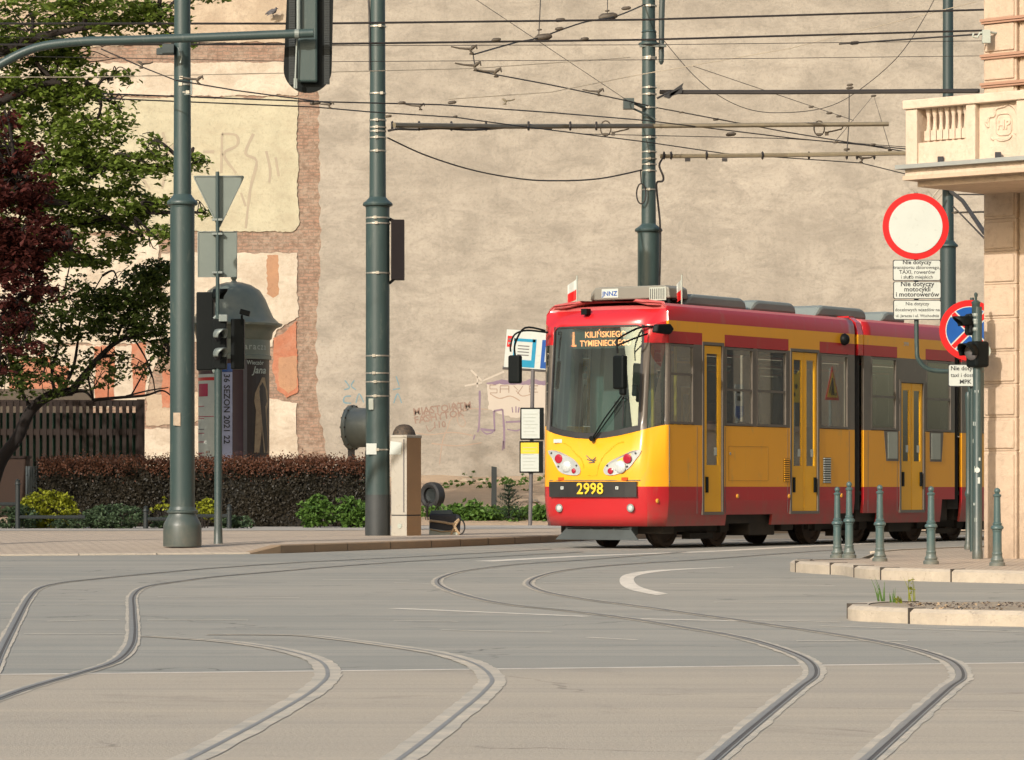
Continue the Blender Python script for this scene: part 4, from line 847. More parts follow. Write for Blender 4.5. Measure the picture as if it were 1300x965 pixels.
# section one
e1 = VV(1085)
d0, d1_ = VV(891.5), VV(918.5); dd0, dd1 = VV(1003), VV(1039.5)
wins1 = [(VV(850), VV(881)), (VV(921), VV(956.5)), (VV(961), VV(999)), (VV(1041.5), VV(1077))]
holes = [(a, c, 5, 8) for a, c in wins1] + [(d0, d1_, 1, 9), (dd0, dd1, 1, 9)] + [(VV(923.5), VV(982), 0, 1)]
# cut-out at the second bogie
holes.append((VV(1061), e1, 0, 1))
section(.4, e1, holes, [(.4, d0), (VV(920), VV(1001)), (VV(1040.5), e1)], [], True, 'cab')
b = MB()
# section two and three (behind the bellows)
v2a, v2b = VV(1096.5), VV(1212)
w2 = [(VV(1106), VV(1138.5)), (VV(1176), VV(1208))]; q0, q1 = VV(1142), VV(1173.5)
holes2 = [(a, c, 5, 8) for a, c in w2]+[(q0, q1, 1, 8)]+[(v2a, VV(1116), 0, 1), (VV(1196), v2b, 0, 2)]
section(v2a, v2b, holes2, [(v2a, VV(1139)), (VV(1175), v2b)], [], False, 'mid')
v3a, v3b = VV(1221), VV(1221)+5.5
section(v3a, v3b, [(v3a+.5, v3a+2.0, 5, 8), (v3a+3.4, v3a+5, 5, 8)], [(v3a, v3b)], [], False, 'rear')
# bulkhead closing the far end
b = MB(); b.bbox(-1.04, 1.04, v3b-.05, v3b-.01, .4, 3.7); tb(b, 'rear_wall', 't_grey')
# bellows between the sections
def bellows(va, vb):
    mb = MB(); n = 9; prof = [(1.03, .55), (1.03, 3.45), (.95, 3.62), (.6, 3.70), (0, 3.72), (-.6, 3.70), (-.95, 3.62), (-1.03, 3.45), (-1.03, .55)]
    for k in range(n):
        v = va-.02+(vb-va+.04)*k/(n-1); s_ = 1.0 if k % 2 else .93
        for (u, z) in prof: mb.v.append(Vector((u*s_, v, z if z < 1 else z*(1 if k % 2 else .985))))
    m_ = len(prof)
    for k in range(n-1):
        for j in range(m_-1): q = k*m_+j; mb.f.append((q, q+1, q+m_+1, q+m_)); mb.m.append(0)
    return tb(mb, 'bellows', 'blackrub')
bellows(e1, v2a); bellows(v2b, v3a)
# coloured arch cover on the bellows
mb = MB()
for za, zb_, mm in ((3.08, 3.26, 0), (3.26, 3.42, 1), (3.42, 3.62, 0), (3.62, 3.70, 0)):
    ia = .0 if za < 3.5 else .05; ib = 0.05 if zb_ < 3.7 else .2
    ia = 0 if za < 3.42 else (.0 if za < 3.6 else .05); ib = 0 if zb_ < 3.6 else (.05 if zb_ < 3.69 else .16)
    mb.face([(HW+.004-ia, v2a-.20, za), (HW+.004-ia, v2a-.03, za), (HW+.004-ib, v2a-.03, zb_), (HW+.004-ib, v2a-.20, zb_)], mm)
o = tb(mb, 'arch_cover', ['t_front', 't_yel']); s_ = o.modifiers.new('sh', 'SOLIDIFY'); s_.thickness = .05; s_.offset = -1
mb = MB(); mb.bbox(-.93, .93, v2a-.2, v2a-.03, 3.695, 3.725); tb(mb, 'arch_cover', 't_front')
# interior: floor, ceiling, seats, partition
for (a, c) in ((.42, e1-.02), (v2a+.02, v2b-.02), (v3a+.02, v3b-.06)):
    b = MB(); b.bbox(-1.03, 1.03, a, c, .80, .86); tb(b, 'floor', 't_floor')
    b = MB(); b.bbox(-1.03, 1.03, a, c, 3.12, 3.16); tb(b, 'ceiling_panel', 't_in')
def seat(u, v):
    b = MB(); b.bbox(u-.2, u+.2, v, v+.42, 1.22, 1.30); b.bbox(u-.2, u+.2, v+.40, v+.46, 1.25, 1.95); b.bbox(u-.18, u+.18, v+.1, v+.35, .87, 1.22); tb(b, 'seat', 't_seat', bev=.02)
for v in (2.0, 2.8, 5.3): seat(.75, v); seat(-.75, v)
for v in (v2a+.4, v2a+1.1, v2b-1.0): seat(.75, v); seat(-.75, v)
b = MB(); b.bbox(-.95, .2, 1.42, 1.46, .87, 3.1); tb(b, 'cab_partition', 't_in')
b = MB(); b.bbox(-.8, .85, .12, .48, .95, 1.52); b.bbox(-.3, .3, .2, .45, 1.5, 1.66); tb(b, 'dashboard', 't_floor', bev=.03)
b = MB(); b.bbox(-.45, .15, .85, 1.3, 1.25, 1.4); b.bbox(-.4, .1, 1.22, 1.34, 1.35, 2.25); b.bbox(-.3, .0, 1.24, 1.32, 2.28, 2.5); tb(b, 'driver_seat', 'blackrub', bev=.03)
b = MB(); b.tube([(.62, 1.38, .9), (.62, 1.38, 3.1)], .025, 8); b.tube([(.2, 1.40, .9), (.2, 1.40, 3.1)], .025, 8); tb(b, 'pole', 'numyel')
b = MB(); b.box((.18, .3, 1.63), (.17, .03, .17)); tb(b, 'paper_disc', 'white')
b = MB(); b.box((-.42, .12, 1.66), (.10, .01, .09)); tb(b, 'notice', 'orange')
# glazing
def pane(v0_, v1_, z0_, z1_, u=HW-.02, name='window', fr=True, split=None, par=None, frm='t_grey'):
    w_ = MB(); t = .035
    for (a, c, e, f_) in ((v0_, v1_, z0_, z0_+t), (v0_, v1_, z1_-t, z1_), (v0_, v0_+t, z0_+t, z1_-t), (v1_-t, v1_, z0_+t, z1_-t)): w_.bbox(u-.03, u+.024, a, c, e, f_)
    if split: w_.bbox(u-.02, u+.014, v0_+t, v1_-t, split-.018, split+.018)
    o = tb(w_, name, frm); g = MB(); g.face([(u, v0_+t, z0_+t), (u, v1_-t, z0_+t), (u, v1_-t, z1_-t), (u, v0_+t, z1_-t)]); g.build('pane', M['glass'], o, local=True); return o
pane(*wins1[0], 1.87, 3.07, split=2.62)
pane(*wins1[1], 1.87, 3.07, split=2.42); pane(*wins1[2], 1.87, 3.07, split=2.42); pane(*wins1[3], 1.87, 3.07)
for a, c in w2: pane(a, c, 1.87, 3.07, split=2.42)
for a, c in ((v3a+.5, v3a+2.0), (v3a+3.4, v3a+5)): pane(a, c, 1.87, 3.07)
# left-hand windows
def lpane(a, c):
    g = MB(); g.face([(-HW+.02, a, 1.87), (-HW+.02, a, 3.07), (-HW+.02, c, 3.07), (-HW+.02, c, 1.87)]); tb(g, 'window', M['glass'])
for a, c in wins1+w2+[(v3a+.5, v3a+2.0), (v3a+3.4, v3a+5)]: lpane(a, c)
for a, c, zb_ in ((d0, d1_, 3.26), (dd0, dd1, 3.26), (q0, q1, 3.08)):
    g = MB(); g.bbox(-HW+.01, -HW+.05, a, c, .5, 1.86); tb(g, 'door', 't_door'); g = MB(); g.face([(-HW+.03, a, 1.87), (-HW+.03, a, zb_), (-HW+.03, c, zb_), (-HW+.03, c, 1.87)]); tb(g, 'window', M['glass'])
# deep lower windows of the middle section
for (pa, pb, pc, pd) in ((1122, 1143, 1140, 1125), (1180, 1197.5, 1195, 1180.5)):
    g = MB(); g.prism([(HW+.005, VV(pa), 1.86), (HW+.005, VV(pb if pb > 1150 else 1140.5), 1.86), (HW+.005, VV(pc if pc > 1150 else 1140.5), 1.36), (HW+.005, VV(pd), 1.36)], (-.02, 0, 0)); o = tb(g, 'lower_window', 't_grey')
    v_0 = VV(pd)+.05; v_1 = VV(pc if pc > 1150 else 1140.5)-.05
    g = MB(); g.prism([(HW+.011, v_0, 1.84), (HW+.011, v_1, 1.84), (HW+.011, v_1, 1.40), (HW+.011, v_0, 1.40)], (-.004, 0, 0)); g.build('pane', 'papw', o, local=True)
# doors
def door(v0_, v1_, z0_, z1_, zg, leaves, rec=.02):
    n = leaves; L = (v1_-v0_)
    fr = MB(); t = .045
    for (a, c, e, f_) in ((v0_, v1_, z0_, z0_+t), (v0_, v1_, z1_-t, z1_), (v0_, v0_+t, z0_+t, z1_-t), (v1_-t, v1_, z0_+t, z1_-t)): fr.bbox(HW-.05, HW+.012, a, c, e, f_)
    tb(fr, 'door_frame', 't_grey')
    a0_ = v0_+t+.005; a1_ = v1_-t-.005
    for k in range(n):
        a = a0_+(a1_-a0_)*k/n+.008; c = a0_+(a1_-a0_)*(k+1)/n-.008; e = z0_+t; f_ = z1_-t-.01; s_ = .09 if n == 1 else .075
        lf = MB(); u0 = HW-.045; u1 = HW-.01
        lf.bbox(u0, u1, a, c, e, zg); lf.bbox(u0, u1, a, c, f_-.12, f_); lf.bbox(u0, u1, a, a+s_, zg, f_-.12); lf.bbox(u0, u1, c-s_, c, zg, f_-.12)
        o = tb(lf, 'door', 't_door')
        g = MB(); g.face([(HW-.025, a+s_, zg), (HW-.025, c-s_, zg), (HW-.025, c-s_, f_-.12), (HW-.025, a+s_, f_-.12)]); g.build('pane', M['glass'], o, local=True)
        hv = (a+s_*.9) if (k == 0) else (c-s_*.9)
        h = MB(); h.bbox(HW-.012, HW+.012, hv-.03, hv+.03, zg-.42, zg-.18); h.build('handle', 'blackpl', o, local=True)
        st = MB(); st.bbox(HW-.022, HW-.018, c-s_-.10, c-s_-.02, zg+.15, zg+.27); st.build('sticker', 'white', o, local=True)
_, zgl = S(905, 590.5)
door(d0, d1_, .50, 3.13, zgl, 1); door(dd0, dd1, .50, 3.12, 1.26, 2); door(q0, q1, .50, 2.72, 1.36, 2)
for a, c, z0_, z1_, mm in ((d0, d1_, 3.13, 3.26, 't_yel'), (dd0, dd1, 3.12, 3.26, 't_yel'), (q0, q1, 2.72, 3.08, 't_grey')):
    g = MB(); g.bbox(HW-.04, HW, a, c, z0_, z1_); tb(g, 'door_header', mm)
# windshield: curved glazing following the nose, black surround, corner pieces
us = [-.79, -.68, -.5, -.25, 0, .25, .5, .68, .79]
g = MB(); rows_ = [0, .25, .5, .75, 1]
for u in us:
    zb_ = rowz('belt', u, fv(u), True)
    for t in rows_:
        z = zb_+.01+(3.35-zb_-.01)*t; g.v.append(Vector((u, fv(u)+lean(z, 1)*1+.012, z)))
for k in range(len(us)-1):
    for i in range(4): q = k*5+i; g.f.append((q, q+5, q+6, q+1)); g.m.append(0)
g.f = [tuple(reversed(f)) for f in g.f]
ws = tb(g, 'windshield', M['wglass'], smooth=60)
g = MB()
def fpt(u, z, p=.0): 
    return Vector((u, fv(u)+lean(z, fw(fv(u)))-p, z))
for k in range(len(us)-1):   # black lower band and thin seal
    for (za, zb2, mm) in ((0, .09, 0),):
        a, c = us[k], us[k+1]; z1 = rowz('belt', a, fv(a), True); z2 = rowz('belt', c, fv(c), True)
        g.face([fpt(a, z1+za, .004), fpt(c, z2+za, .004), fpt(c, z2+zb2, .004), fpt(a, z1+zb2, .004)], 0)
for k in range(len(us)-1):
    a, c = us[k], us[k+1]; g.face([fpt(a, 3.325, .004), fpt(c, 3.325, .004), fpt(c, 3.352, .004), fpt(a, 3.352, .004)], 0)
for s_ in (-1, 1):
    z1 = rowz('belt', .79, .05, True); g.face([fpt(s_*.775, z1, .004), fpt(s_*.81, z1, .004), fpt(s_*.81, 3.35, .004), fpt(s_*.775, 3.35, .004)], 0)
tb(g, 'windshield_seal', 'blackrub')
g = MB()
for s_ in (-1, 1):
    arcp = [fpt(s_*(.80-.12+.12*math.sin(a)), 3.35-.12+.12*math.cos(a)-.0, .008) for a in [i*math.pi/16 for i in range(9)]]
    g.face([fpt(s_*.805, 3.365, .008)] + arcp)
tb(g, 'windshield_corner', 't_front')
for s_ in (-1, 1):    # quarter lights on the cab corners
    g = MB(); (ua, va), (ub, vb) = (s_*.90, .095), (s_*1.075, .335)
    za, zb_ = rowz('belt', .9, .095, True)+.0, rowz('belt', 1.075, .335, True)
    g.face([(ua, va+.02+lean(za, fw(va)), za), (ub, vb+.02, zb_), (ub, vb+.02+lean(3.08, fw(vb)), 3.08), (ua, va+.02+lean(3.08, fw(va)), 3.08)]); tb(g, 'quarter_window', M['glass'])
b = MB(); b.tube([(1.0, .42, 1.86), (.98, .42, 3.05)], .03, 6); b.tube([(.9, .5, 2.0), (1.0, .42, 2.05)], .025, 6); tb(b, 'cab_handrail', 'papw')
# destination display behind the glass
def flat(mb, pix, v_, dz=0, m=0): pass
disp = MB(); disp.bbox(-.64, .64, .185, .195, 3.01, 3.32)
o = tb(disp, 'destination_display', M['disp'])
t_ = MB(); uo = .0
vd = .176
t_.bbox(-.485, -.435, vd-.002, vd, 3.05, 3.27); t_.face([(-.53, vd-.001, 3.20), (-.485, vd-.001, 3.20), (-.485, vd-.001, 3.265)]); t_.bbox(-.52, -.40, vd-.002, vd, 3.05, 3.075); t_.text('KILIŃSKIEGO', (.12, vd, 3.18), X, Z, .125, sx=1.02); t_.text('TYMIENIECKIEGO', (.12, vd, 3.05), X, Z, .125, sx=.92)
t_.build('lettering', M['led'], o, local=True)
# wipers
b = MB()
pv = onfront(754, 557, .05)
def fp(px, py, p): return onfront(px, py, p)
b.tube([pv, fp(770, 532, .07), fp(791, 503, .07)], .012, 6); b.tube([fp(757, 556, .05), fp(776, 530, .06), fp(794, 504, .07)], .010, 6); b.lathe([(.04, -.03), (.04, .03)], pv, 10, ax=(X, Z, -Y)); tb(b, 'wiper_arm', 'blackpl')
b = MB(); b.tube([fp(791.5, 541, .04), fp(793, 505, .05), fp(793, 480, .04)], .011, 6); tb(b, 'wiper_blade', 'blackrub')
# mirrors
b = MB(); m0 = Vector((.98, .22, 3.28))
q = [onfront(860, 420, .0)]
head = Vector((1.16, .28, 3.27)); 
b.tube(catmull([Vector((.95, .2, 3.32)), fp(812, 417, .12), fp(800, 430, .42), fp(797.5, 437, .48), fp(799, 450, .48)], 5), .016, 6)
b.tube(catmull([fp(822, 424, .05), fp(812, 430, .3), fp(798, 440, .46)], 5), .014, 6); tb(b, 'mirror_arm', 'blackpl')
b = MB(); mc = fp(802.5, 474, .50); b.box(mc, (.22, .11, .50), R(-10)); b.box(mc+Vector((.05, 0, -.28)), (.11, .08, .12), R(-10)); o = tb(b, 'mirror', 'blackpl', bev=.03)
b = MB(); b.prism([(HW-.04, .02, 3.34), (HW-.0, .30, 3.36), (HW+.03, .36, 3.28), (HW, .30, 3.20), (HW-.06, .0, 3.22)], (.09, 0.02, 0)); tb(b, 'camera_pod', 'blackpl', bev=.02)
b = MB(); b.tube(catmull([Vector((-.86, .10, 3.27)), Vector((-1.12, -.10, 3.30)), Vector((-1.30, -.16, 3.24)), Vector((-1.36, -.18, 3.08)), Vector((-1.36, -.18, 2.98))], 5), .014, 6); tb(b, 'mirror_arm', 'blackpl')
# left mirror: aim at px 654, y 450-487
ul = -1.36
for _ in range(30): ul += (654-pxof(ul, -.18))/70.0*.5
zc_ = zat(469, ul, -.18)
b = MB(); b.box((ul, -.18, zc_), (.20, .12, .43), R(6)); tb(b, 'mirror', 'blackpl', bev=.03)
b = MB(); b.tube(catmull([Vector((-.9, .08, 3.30)), Vector(((ul-1)/2, -.12, 3.34)), Vector((ul, -.18, 3.1)), Vector((ul, -.18, zc_+.2))], 5), .015, 6); tb(b, 'mirror_arm', 'blackpl')
# lamp clusters
def z4(x, y): return (690+x/8.125, 540+y/8.125)
def frontpoly(pl, p, mt, name, th=.02, par=None):
    pts = [onfront(*z4(*q_), p) for q_ in pl]; mb = MB(); mb.prism(list(reversed(pts)) if False else pts, (0, th, 0)); return mb.build(name, mt, par or tram, local=True)
def frontdisc(x, y, r_, p, mt, name, par=None, sph=.0):
    c = onfront(*z4(x, y), p); rr = r_/8.125/85/.83; mb = MB(); mb.lathe([(rr, 0), (rr*.97, .006), (rr*.7, .006+sph*.6), (rr*.01, .006+sph)], c, 18, ax=(X, Z, -Y)); return mb.build(name, mt, par or tram, local=True, smooth=50)
for P1, reds, big, dots in (
  ([(55, 262), (90, 256), (130, 260), (180, 276), (235, 302), (310, 345), (350, 385), (378, 430), (386, 470), (378, 500), (350, 515), (300, 515), (250, 510), (200, 495), (165, 470), (140, 432), (118, 385), (95, 335), (65, 300)], ((165, 345, 40), (320, 470, 22)), (245, 427, 50), ((92, 288), (163, 425), (347, 415))),
  ([(1010, 264), (980, 255), (940, 257), (890, 272), (840, 298), (780, 325), (720, 355), (665, 392), (635, 428), (622, 462), (628, 492), (650, 510), (690, 516), (735, 512), (790, 496), (840, 473), (885, 442), (915, 405), (940, 368), (985, 312)], ((868, 345, 42), (695, 472, 27)), (795, 430, 56), ((952, 288), (663, 415), (868, 425)))):
    cl = frontpoly([(x+(8 if False else 0), y) for x, y in P1], .018, 'lampbed', 'headlight')
    for x, y, r_ in reds: frontdisc(x, y, r_, .02, 'lampred', 'lamp', cl, .01)
    frontdisc(*big, .02, 'lampglass', 'lamp', cl, .03)
    for x, y in dots: frontdisc(x, y, 9, .02, 'ink', 'screw', cl)
# number pad, plates, mouldings, emblem
bp = MB(); xs = [700.3, 712, 725, 738, 752, 765, 780, 795, 808.8]
for a, c in zip(xs, xs[1:]):
    A0, A1, B0, B1 = onfront(a, 611.5, .05), onfront(c, 611.5, .05), onfront(a, 631, .045), onfront(c, 631, .045)
    bp.face([B0, B1, A1, A0]); bp.face([A0, A1, A1+Vector((0, .06, 0)), A0+Vector((0, .06, 0))]); bp.face([B0+Vector((0, .06, 0)), B1+Vector((0, .06, 0)), B1, B0])
pad = tb(bp, 'number_pad', 'bumper', smooth=60)
c = onfront(751.5, 627, .058); t_ = MB(); t_.text('2998', c, X, Z, .235, sx=1.02, depth=.003)
o = t_.build('lettering', 'numyel', pad, local=True)
for px in (716.5, 785.3):
    c = onfront(px, 619.5, .054); b = MB(); b.box(c, (.05, .01, .045)); b.build('white_square', 'white', pad, local=True); b = MB(); b.box(c-Vector((0, .006, 0)), (.016, .006, .018)); b.build('dot', 'ink', pad, local=True)
for px in (713, 793.2):
    b = MB(); b.box(onfront(px, 608, .012), (.10, .012, .045)); tb(b, 'orange_plate', 'orange')
b = MB(); b.box(onfront(709, 560, .012), (.15, .012, .055)); tb(b, 'sticker', 'white')
for pl in ([(205, 180), (240, 195), (290, 240), (345, 305), (385, 340), (410, 400), (415, 440)], [(830, 172), (790, 178), (740, 205), (690, 250), (640, 295), (600, 350), (570, 420), (555, 480), (545, 516), (500, 518), (460, 516)]):
    b = MB(); b.tube(catmull([onfront(*z4(*q_), -.004) for q_ in pl], 4), .011, 6); tb(b, 'moulding', 't_yel', smooth=60)
b = MB()
for pl in ([(445, 312), (470, 338), (495, 352)], [(452, 350), (480, 360), (500, 362)], [(470, 386), (505, 383), (530, 380)], [(540, 330), (520, 352), (500, 365)], [(545, 355), (525, 366), (505, 370)], [(500, 352), (512, 368), (520, 382)]):
    b.tube([onfront(*z4(*q_), .008) for q_ in pl], .008, 5)
tb(b, 'emblem', 'inkgrey')
b = MB(); b.tube([onfront(x_, 610, .002) for x_ in (698, 710, 730, 752, 775, 800, 812)], .007, 5); b.tube([onfront(812, 610, .002), (1.09, .395, 1.005), (HW+.001, .44, 1.005)], .007, 5); b.tube([(HW+.001, .41, .94), (HW+.001, .41, 1.84)], .005, 5); tb(b, 'panel_gap', 'inkgrey')
for px in (711, 801):
    b = MB(); c = onfront(px, 645, .015); b.lathe([(.062, 0), (.062, .012), (.045, .014)], c, 16, ax=(X, Z, -Y)); o = tb(b, 'fog_lamp', 'galv'); b = MB(); b.lathe([(.042, 0.012), (.03, .02), (.001, .024)], c, 16, ax=(X, Z, -Y)); b.build('lens', 'lampglass', o, local=True)
# side markers, vents, camera bulb
for px, py in ((834, 636), (936, 630), (1001.5, 630), (1068, 629)):
    if px < 849: c = onfront(px, py, .01)
    else: v_, z_ = S(px, py); c = Vector((HW+.004, v_, z_))
    b = MB(); b.lathe([(.035, -.01), (.035, .01), (.02, .018)], c, 10, ax=(Y, Z, X)); tb(b, 'side_marker', 'amber')
for p0, p1_ in ((995, 1002), (1045, 1054.5)):
    va, za = S(p0, 612 if p0 < 1000 else 613.5); vb, zb_ = S(p1_, 582 if p0 < 1000 else 581); b = MB()
    b.bbox(HW-.01, HW+.004, va, vb, za, zb_); o = tb(b, 'vent', 'blackpl')
    b = MB(); n = 11
    for k in range(n): z = za+(zb_-za)*(k+.5)/n; b.bbox(HW+.002, HW+.014, va+.01, vb-.01, z-.008, z+.012)
    b.build('louvre', 't_yel' if p0 < 1000 else 'white', o, local=True)
v_, z_ = S(1070, 431); b = MB(); b.lathe([(.09, 0), (.10, .04), (.07, .09), (.01, .12)], (HW, v_, z_), 14, ax=(Y, Z, X)); tb(b, 'side_camera', 'blackpl', smooth=60)
b = MB(); v_, z_ = S(931, 572); 
for px, py in ((927, 576), (917.5, 570)): v_, z_ = S(px, py); b.box((HW+.004, v_, z_), (.01, .03, .04))
tb(b, 'lock_plate', 'galv')
# stickers seen on the side glass
v_, z_ = S(1150, 439); b = MB(); b.text('2998', (HW+.006, v_, z_), Y, Z, .09); tb(b, 'side_number', 'white')
# roof units
def unit(px0, px1, u, z0_, z1_, mt='t_ac', name='roof_unit'):
    va, vb = sv(px0, u), sv(px1, u); b = MB(); z0_ = 3.69
    b.prism([(-u, va+.0, z0_), (-u, va+.18, z1_-.04), (-u, va+.3, z1_), (-u, vb-.18, z1_), (-u, vb-.04, z1_-.05), (-u, vb, z0_)][::-1], (2*u, 0, 0)); return tb(b, name, mt, bev=.05)
for a, c, y_ in ((868, 949, 375.5), (951, 1012, 382.5), (1034, 1101, 389.5), (1117, 1150, 396)):
    va = sv((a+c)/2, .72); z1_ = zat(y_, .72, va); unit(a, c, .72, 3.78, z1_)
va = 1.05; b = MB(); zt_ = zat(363.5, 0, va); zb_ = zat(380, 0, va)
b.prism([(-.72, va, zb_), (-.70, va, zt_-.08), (-.62, va, zt_), (.62, va, zt_), (.70, va, zt_-.04), (.72, va, zb_)], (0, .55, 0)); fu_ = tb(b, 'front_roof_unit', 't_ac2', bev=.02)
b = MB()
for u_ in (-.68, -.3, .3, .68): b.bbox(u_-.02, u_+.02, va+.03, va+.07, 3.70, zb_)
b.bbox(-.72, .72, va+.1, va+.4, zb_-.03, zb_-.004); b.build('leg', 'blackpl', fu_, local=True)
b = MB(); b.bbox(-.5, -.2, va-.008, va-.002, zt_-.165, zt_-.03); o = b.build('maker_plate', 'white', fu_, local=True)
b = MB(); b.text('JNNZ', (-.35, va-.012, zt_-.135), X, Z, .10, sx=1.1); b.build('lettering', 'sblue', fu_, local=True)
b = MB(); b.bbox(.36, .66, va-.01, va-.002, zt_-.23, zt_-.03); b.build('label_plate', 'papw', fu_, local=True)
b = MB()
for k in range(8): b.bbox(.38+k*.034, .39+k*.034, va-.016, va-.010, zt_-.21, zt_-.05)
b.build('grid_mark', 'ink', fu_, local=True)
b = MB(); b.bbox(-.32, -.22, .18, .30, 3.53, 3.62); tb(b, 'roof_sensor', 'blackpl')
# flags
def flag(px, py0, py1, u, s_, bw):
    v_ = sv(px, u); z0_ = 3.70 if u < 0 else 3.66; z1_ = zat(py1, u, v_); f = MB(); f.tube([(u, v_, z0_), (u, v_, z1_)], .012, 6); o = tb(f, 'flag', 'papw')
    for nm, mt_, a0_, a1_, drop in (('white_half', 'white', 0, .16, 0), ('red_half', 'sred', .16, .32, 0)):
        g = MB(); n = 6
        for k in range(n+1):
            t = k/n; uu = u+s_*bw*t; w_ = .035*math.sin(t*5); dz = -.13*t
            g.v.append(Vector((uu, v_+w_, z1_-.02-a0_*(1-.15*t)+dz*1.0))); g.v.append(Vector((uu, v_+w_+.004, z1_-.02-a1_*(1-.15*t)+dz)))
        for k in range(n): g.f.append((2*k, 2*k+1, 2*k+3, 2*k+2)); g.m.append(0)
        g.build(nm, mt_, o, local=True)
flag(732.5, 387, 350, -.62, -1, .15); flag(865.5, 384, 349, .78, -1, .07)
# guard, coupler apron, bogies
b = MB(); A = [onfront(716, 688, .0), onfront(815, 688, .0)]
b.prism([(-.68, .02, .13), (.80, .02, .13), (.62, .10, .285), (-.55, .10, .285)], (0, .02, 0)); tb(b, 'guard_plate', 'plow')
b = MB()
for z_ in (.30, .325): b.bbox(-.55, .62, .12, .16, z_, z_+.012)
for u_ in (-.54, -.1, .3, .6): b.bbox(u_-.015, u_+.015, .12, .3, .2, .36)
tb(b, 'guard_bracket', 'plow')
b = MB(); b.bbox(-.95, .95, .45, e1-.05, .36, .79); b.bbox(-.95, .95, v2a, v2b, .36, .79); b.bbox(-.95, .95, v3a, v3b, .36, .79); 
tb(b, 'underframe', 'under')
def bogie(vc):
    b = MB()
    for s_ in (-1, 1): b.bbox(s_*.66-.04, s_*.66+.04, vc-1.0, vc+1.0, .24, .42)
    b.bbox(-.66, .66, vc-.2, vc+.2, .2, .36); b.bbox(.66, .80, vc-.35, vc+.35, .13, .22); bo = tb(b, 'bogie', 'under')
    for dv in (-.75, .75):
        for s_ in (-1, 1):
            w_ = MB(); w_.lathe([(.30, 0), (.33, .0), (.33, .10), (.36, .10), (.36, .13), (.05, .13)] if s_ < 0 else [(.05, 0), (.36, 0), (.36, .03), (.33, .03), (.33, .13), (.26, .135), (.24, .10), (.06, .11)], (s_*.5-.0, vc+dv, .34), 26, ax=(Y, Z, X)); w_.build('wheel', 'rust', bo, local=True, smooth=40)
        w_ = MB(); w_.tube([(-.55, vc+dv, .33), (.74, vc+dv, .33)], .06, 8); w_.box((.70, vc+dv, .33), (.1, .22, .22)); w_.build('axle', 'under', bo, local=True)
for va_, vb_, z_ in ((.5, .85, .22), (3.1, 3.9, .17), (4.1, 4.5, .24), (v2a+1.2, v2a+2.0, .18), (v3a+1.5, v3a+4.5, .18)):
    b = MB(); b.bbox(-.9, .92, va_, vb_, z_, .40); tb(b, 'underside_filler', 'under', bev=.02)  # boxes added to hide the bright road behind and darken the underside
for px in (885, 921, 1000, 1078, 1102, 1139, 1175):
    v_ = VV(px); b = MB(); b.bbox(HW-.002, HW+.002, v_-.004, v_+.004, .52, 1.84); tb(b, 'panel_gap', 'inkgrey')
b = MB(); va_, vb_ = VV(925), VV(975); b.bbox(HW-.002, HW+.0025, va_, vb_, 1.02, 1.024); b.bbox(HW-.002, HW+.0025, va_, vb_, 1.55, 1.554); b.bbox(HW-.002, HW+.0025, va_, va_+.006, 1.02, 1.554); b.bbox(HW-.002, HW+.0025, vb_-.006, vb_, 1.02, 1.554); tb(b, 'hatch_outline', 'panelline')
bogie(1.85); bogie((e1+v2a)/2); bogie((v2b+v3a)/2)
# ------------------------------------------------------------------ corner building
BA = Vector((.744, -.668, 0)); BN = Vector((-.668, -.744, 0)); BC = G(1247, 708, .12); BC.z = 0
M['stucco'] = plastermat('stucco_peach', (0.52, 0.40, 0.295), (0.48, 0.365, 0.265), (0.40, 0.30, 0.215), 0.3, False, 0.8)
M['stuccol'] = plastermat('stucco_light', (0.60, 0.485, 0.375), (0.54, 0.43, 0.325), (0.44, 0.34, 0.25), 0.35, False, 0.8)
M['stuccor'] = mat('cornice_terracotta', (0.38, 0.22, 0.145), 0.85, (0.32, 0.18, 0.12), 2)
M['flash'] = mat('zinc_flashing', (0.34, 0.35, 0.32), 0.5, (0.26, 0.27, 0.25), 3, metal=0.2)
bld = thing('corner_building', 'peach rusticated corner building rising at the right edge behind the bollards', 'building', (BC.x, BC.y, 0))
def bw(t, n, z): return BC + BA*t + BN*n + Z*z
def bbx(mb, t0, t1, n0, n1, z0, z1, m=0):
    c = bw((t0+t1)/2, (n0+n1)/2, (z0+z1)/2); mb.box(c, (t1-t0, n1-n0, z1-z0), 0, m, ax=(BA, BN, Z))
ST = Vector((.56, .83, 0)).normalized()
b = MB(); fp_ = [bw(0.02, -.09, -.2), bw(11, -.09, -.2), bw(11, -9, -.2)+ST*10, bw(.02, -.09, -.2)+ST*34]
b.prism([fp_[0], fp_[1], fp_[2], fp_[3]], (0, 0, 15.2)); M['facade'] = plastermat('facade_cream', (0.74, 0.64, 0.50), (0.66, 0.56, 0.43), (0.55, 0.45, 0.34), 0.3, False, 0.8); b.build('wall', 'facade', bld)
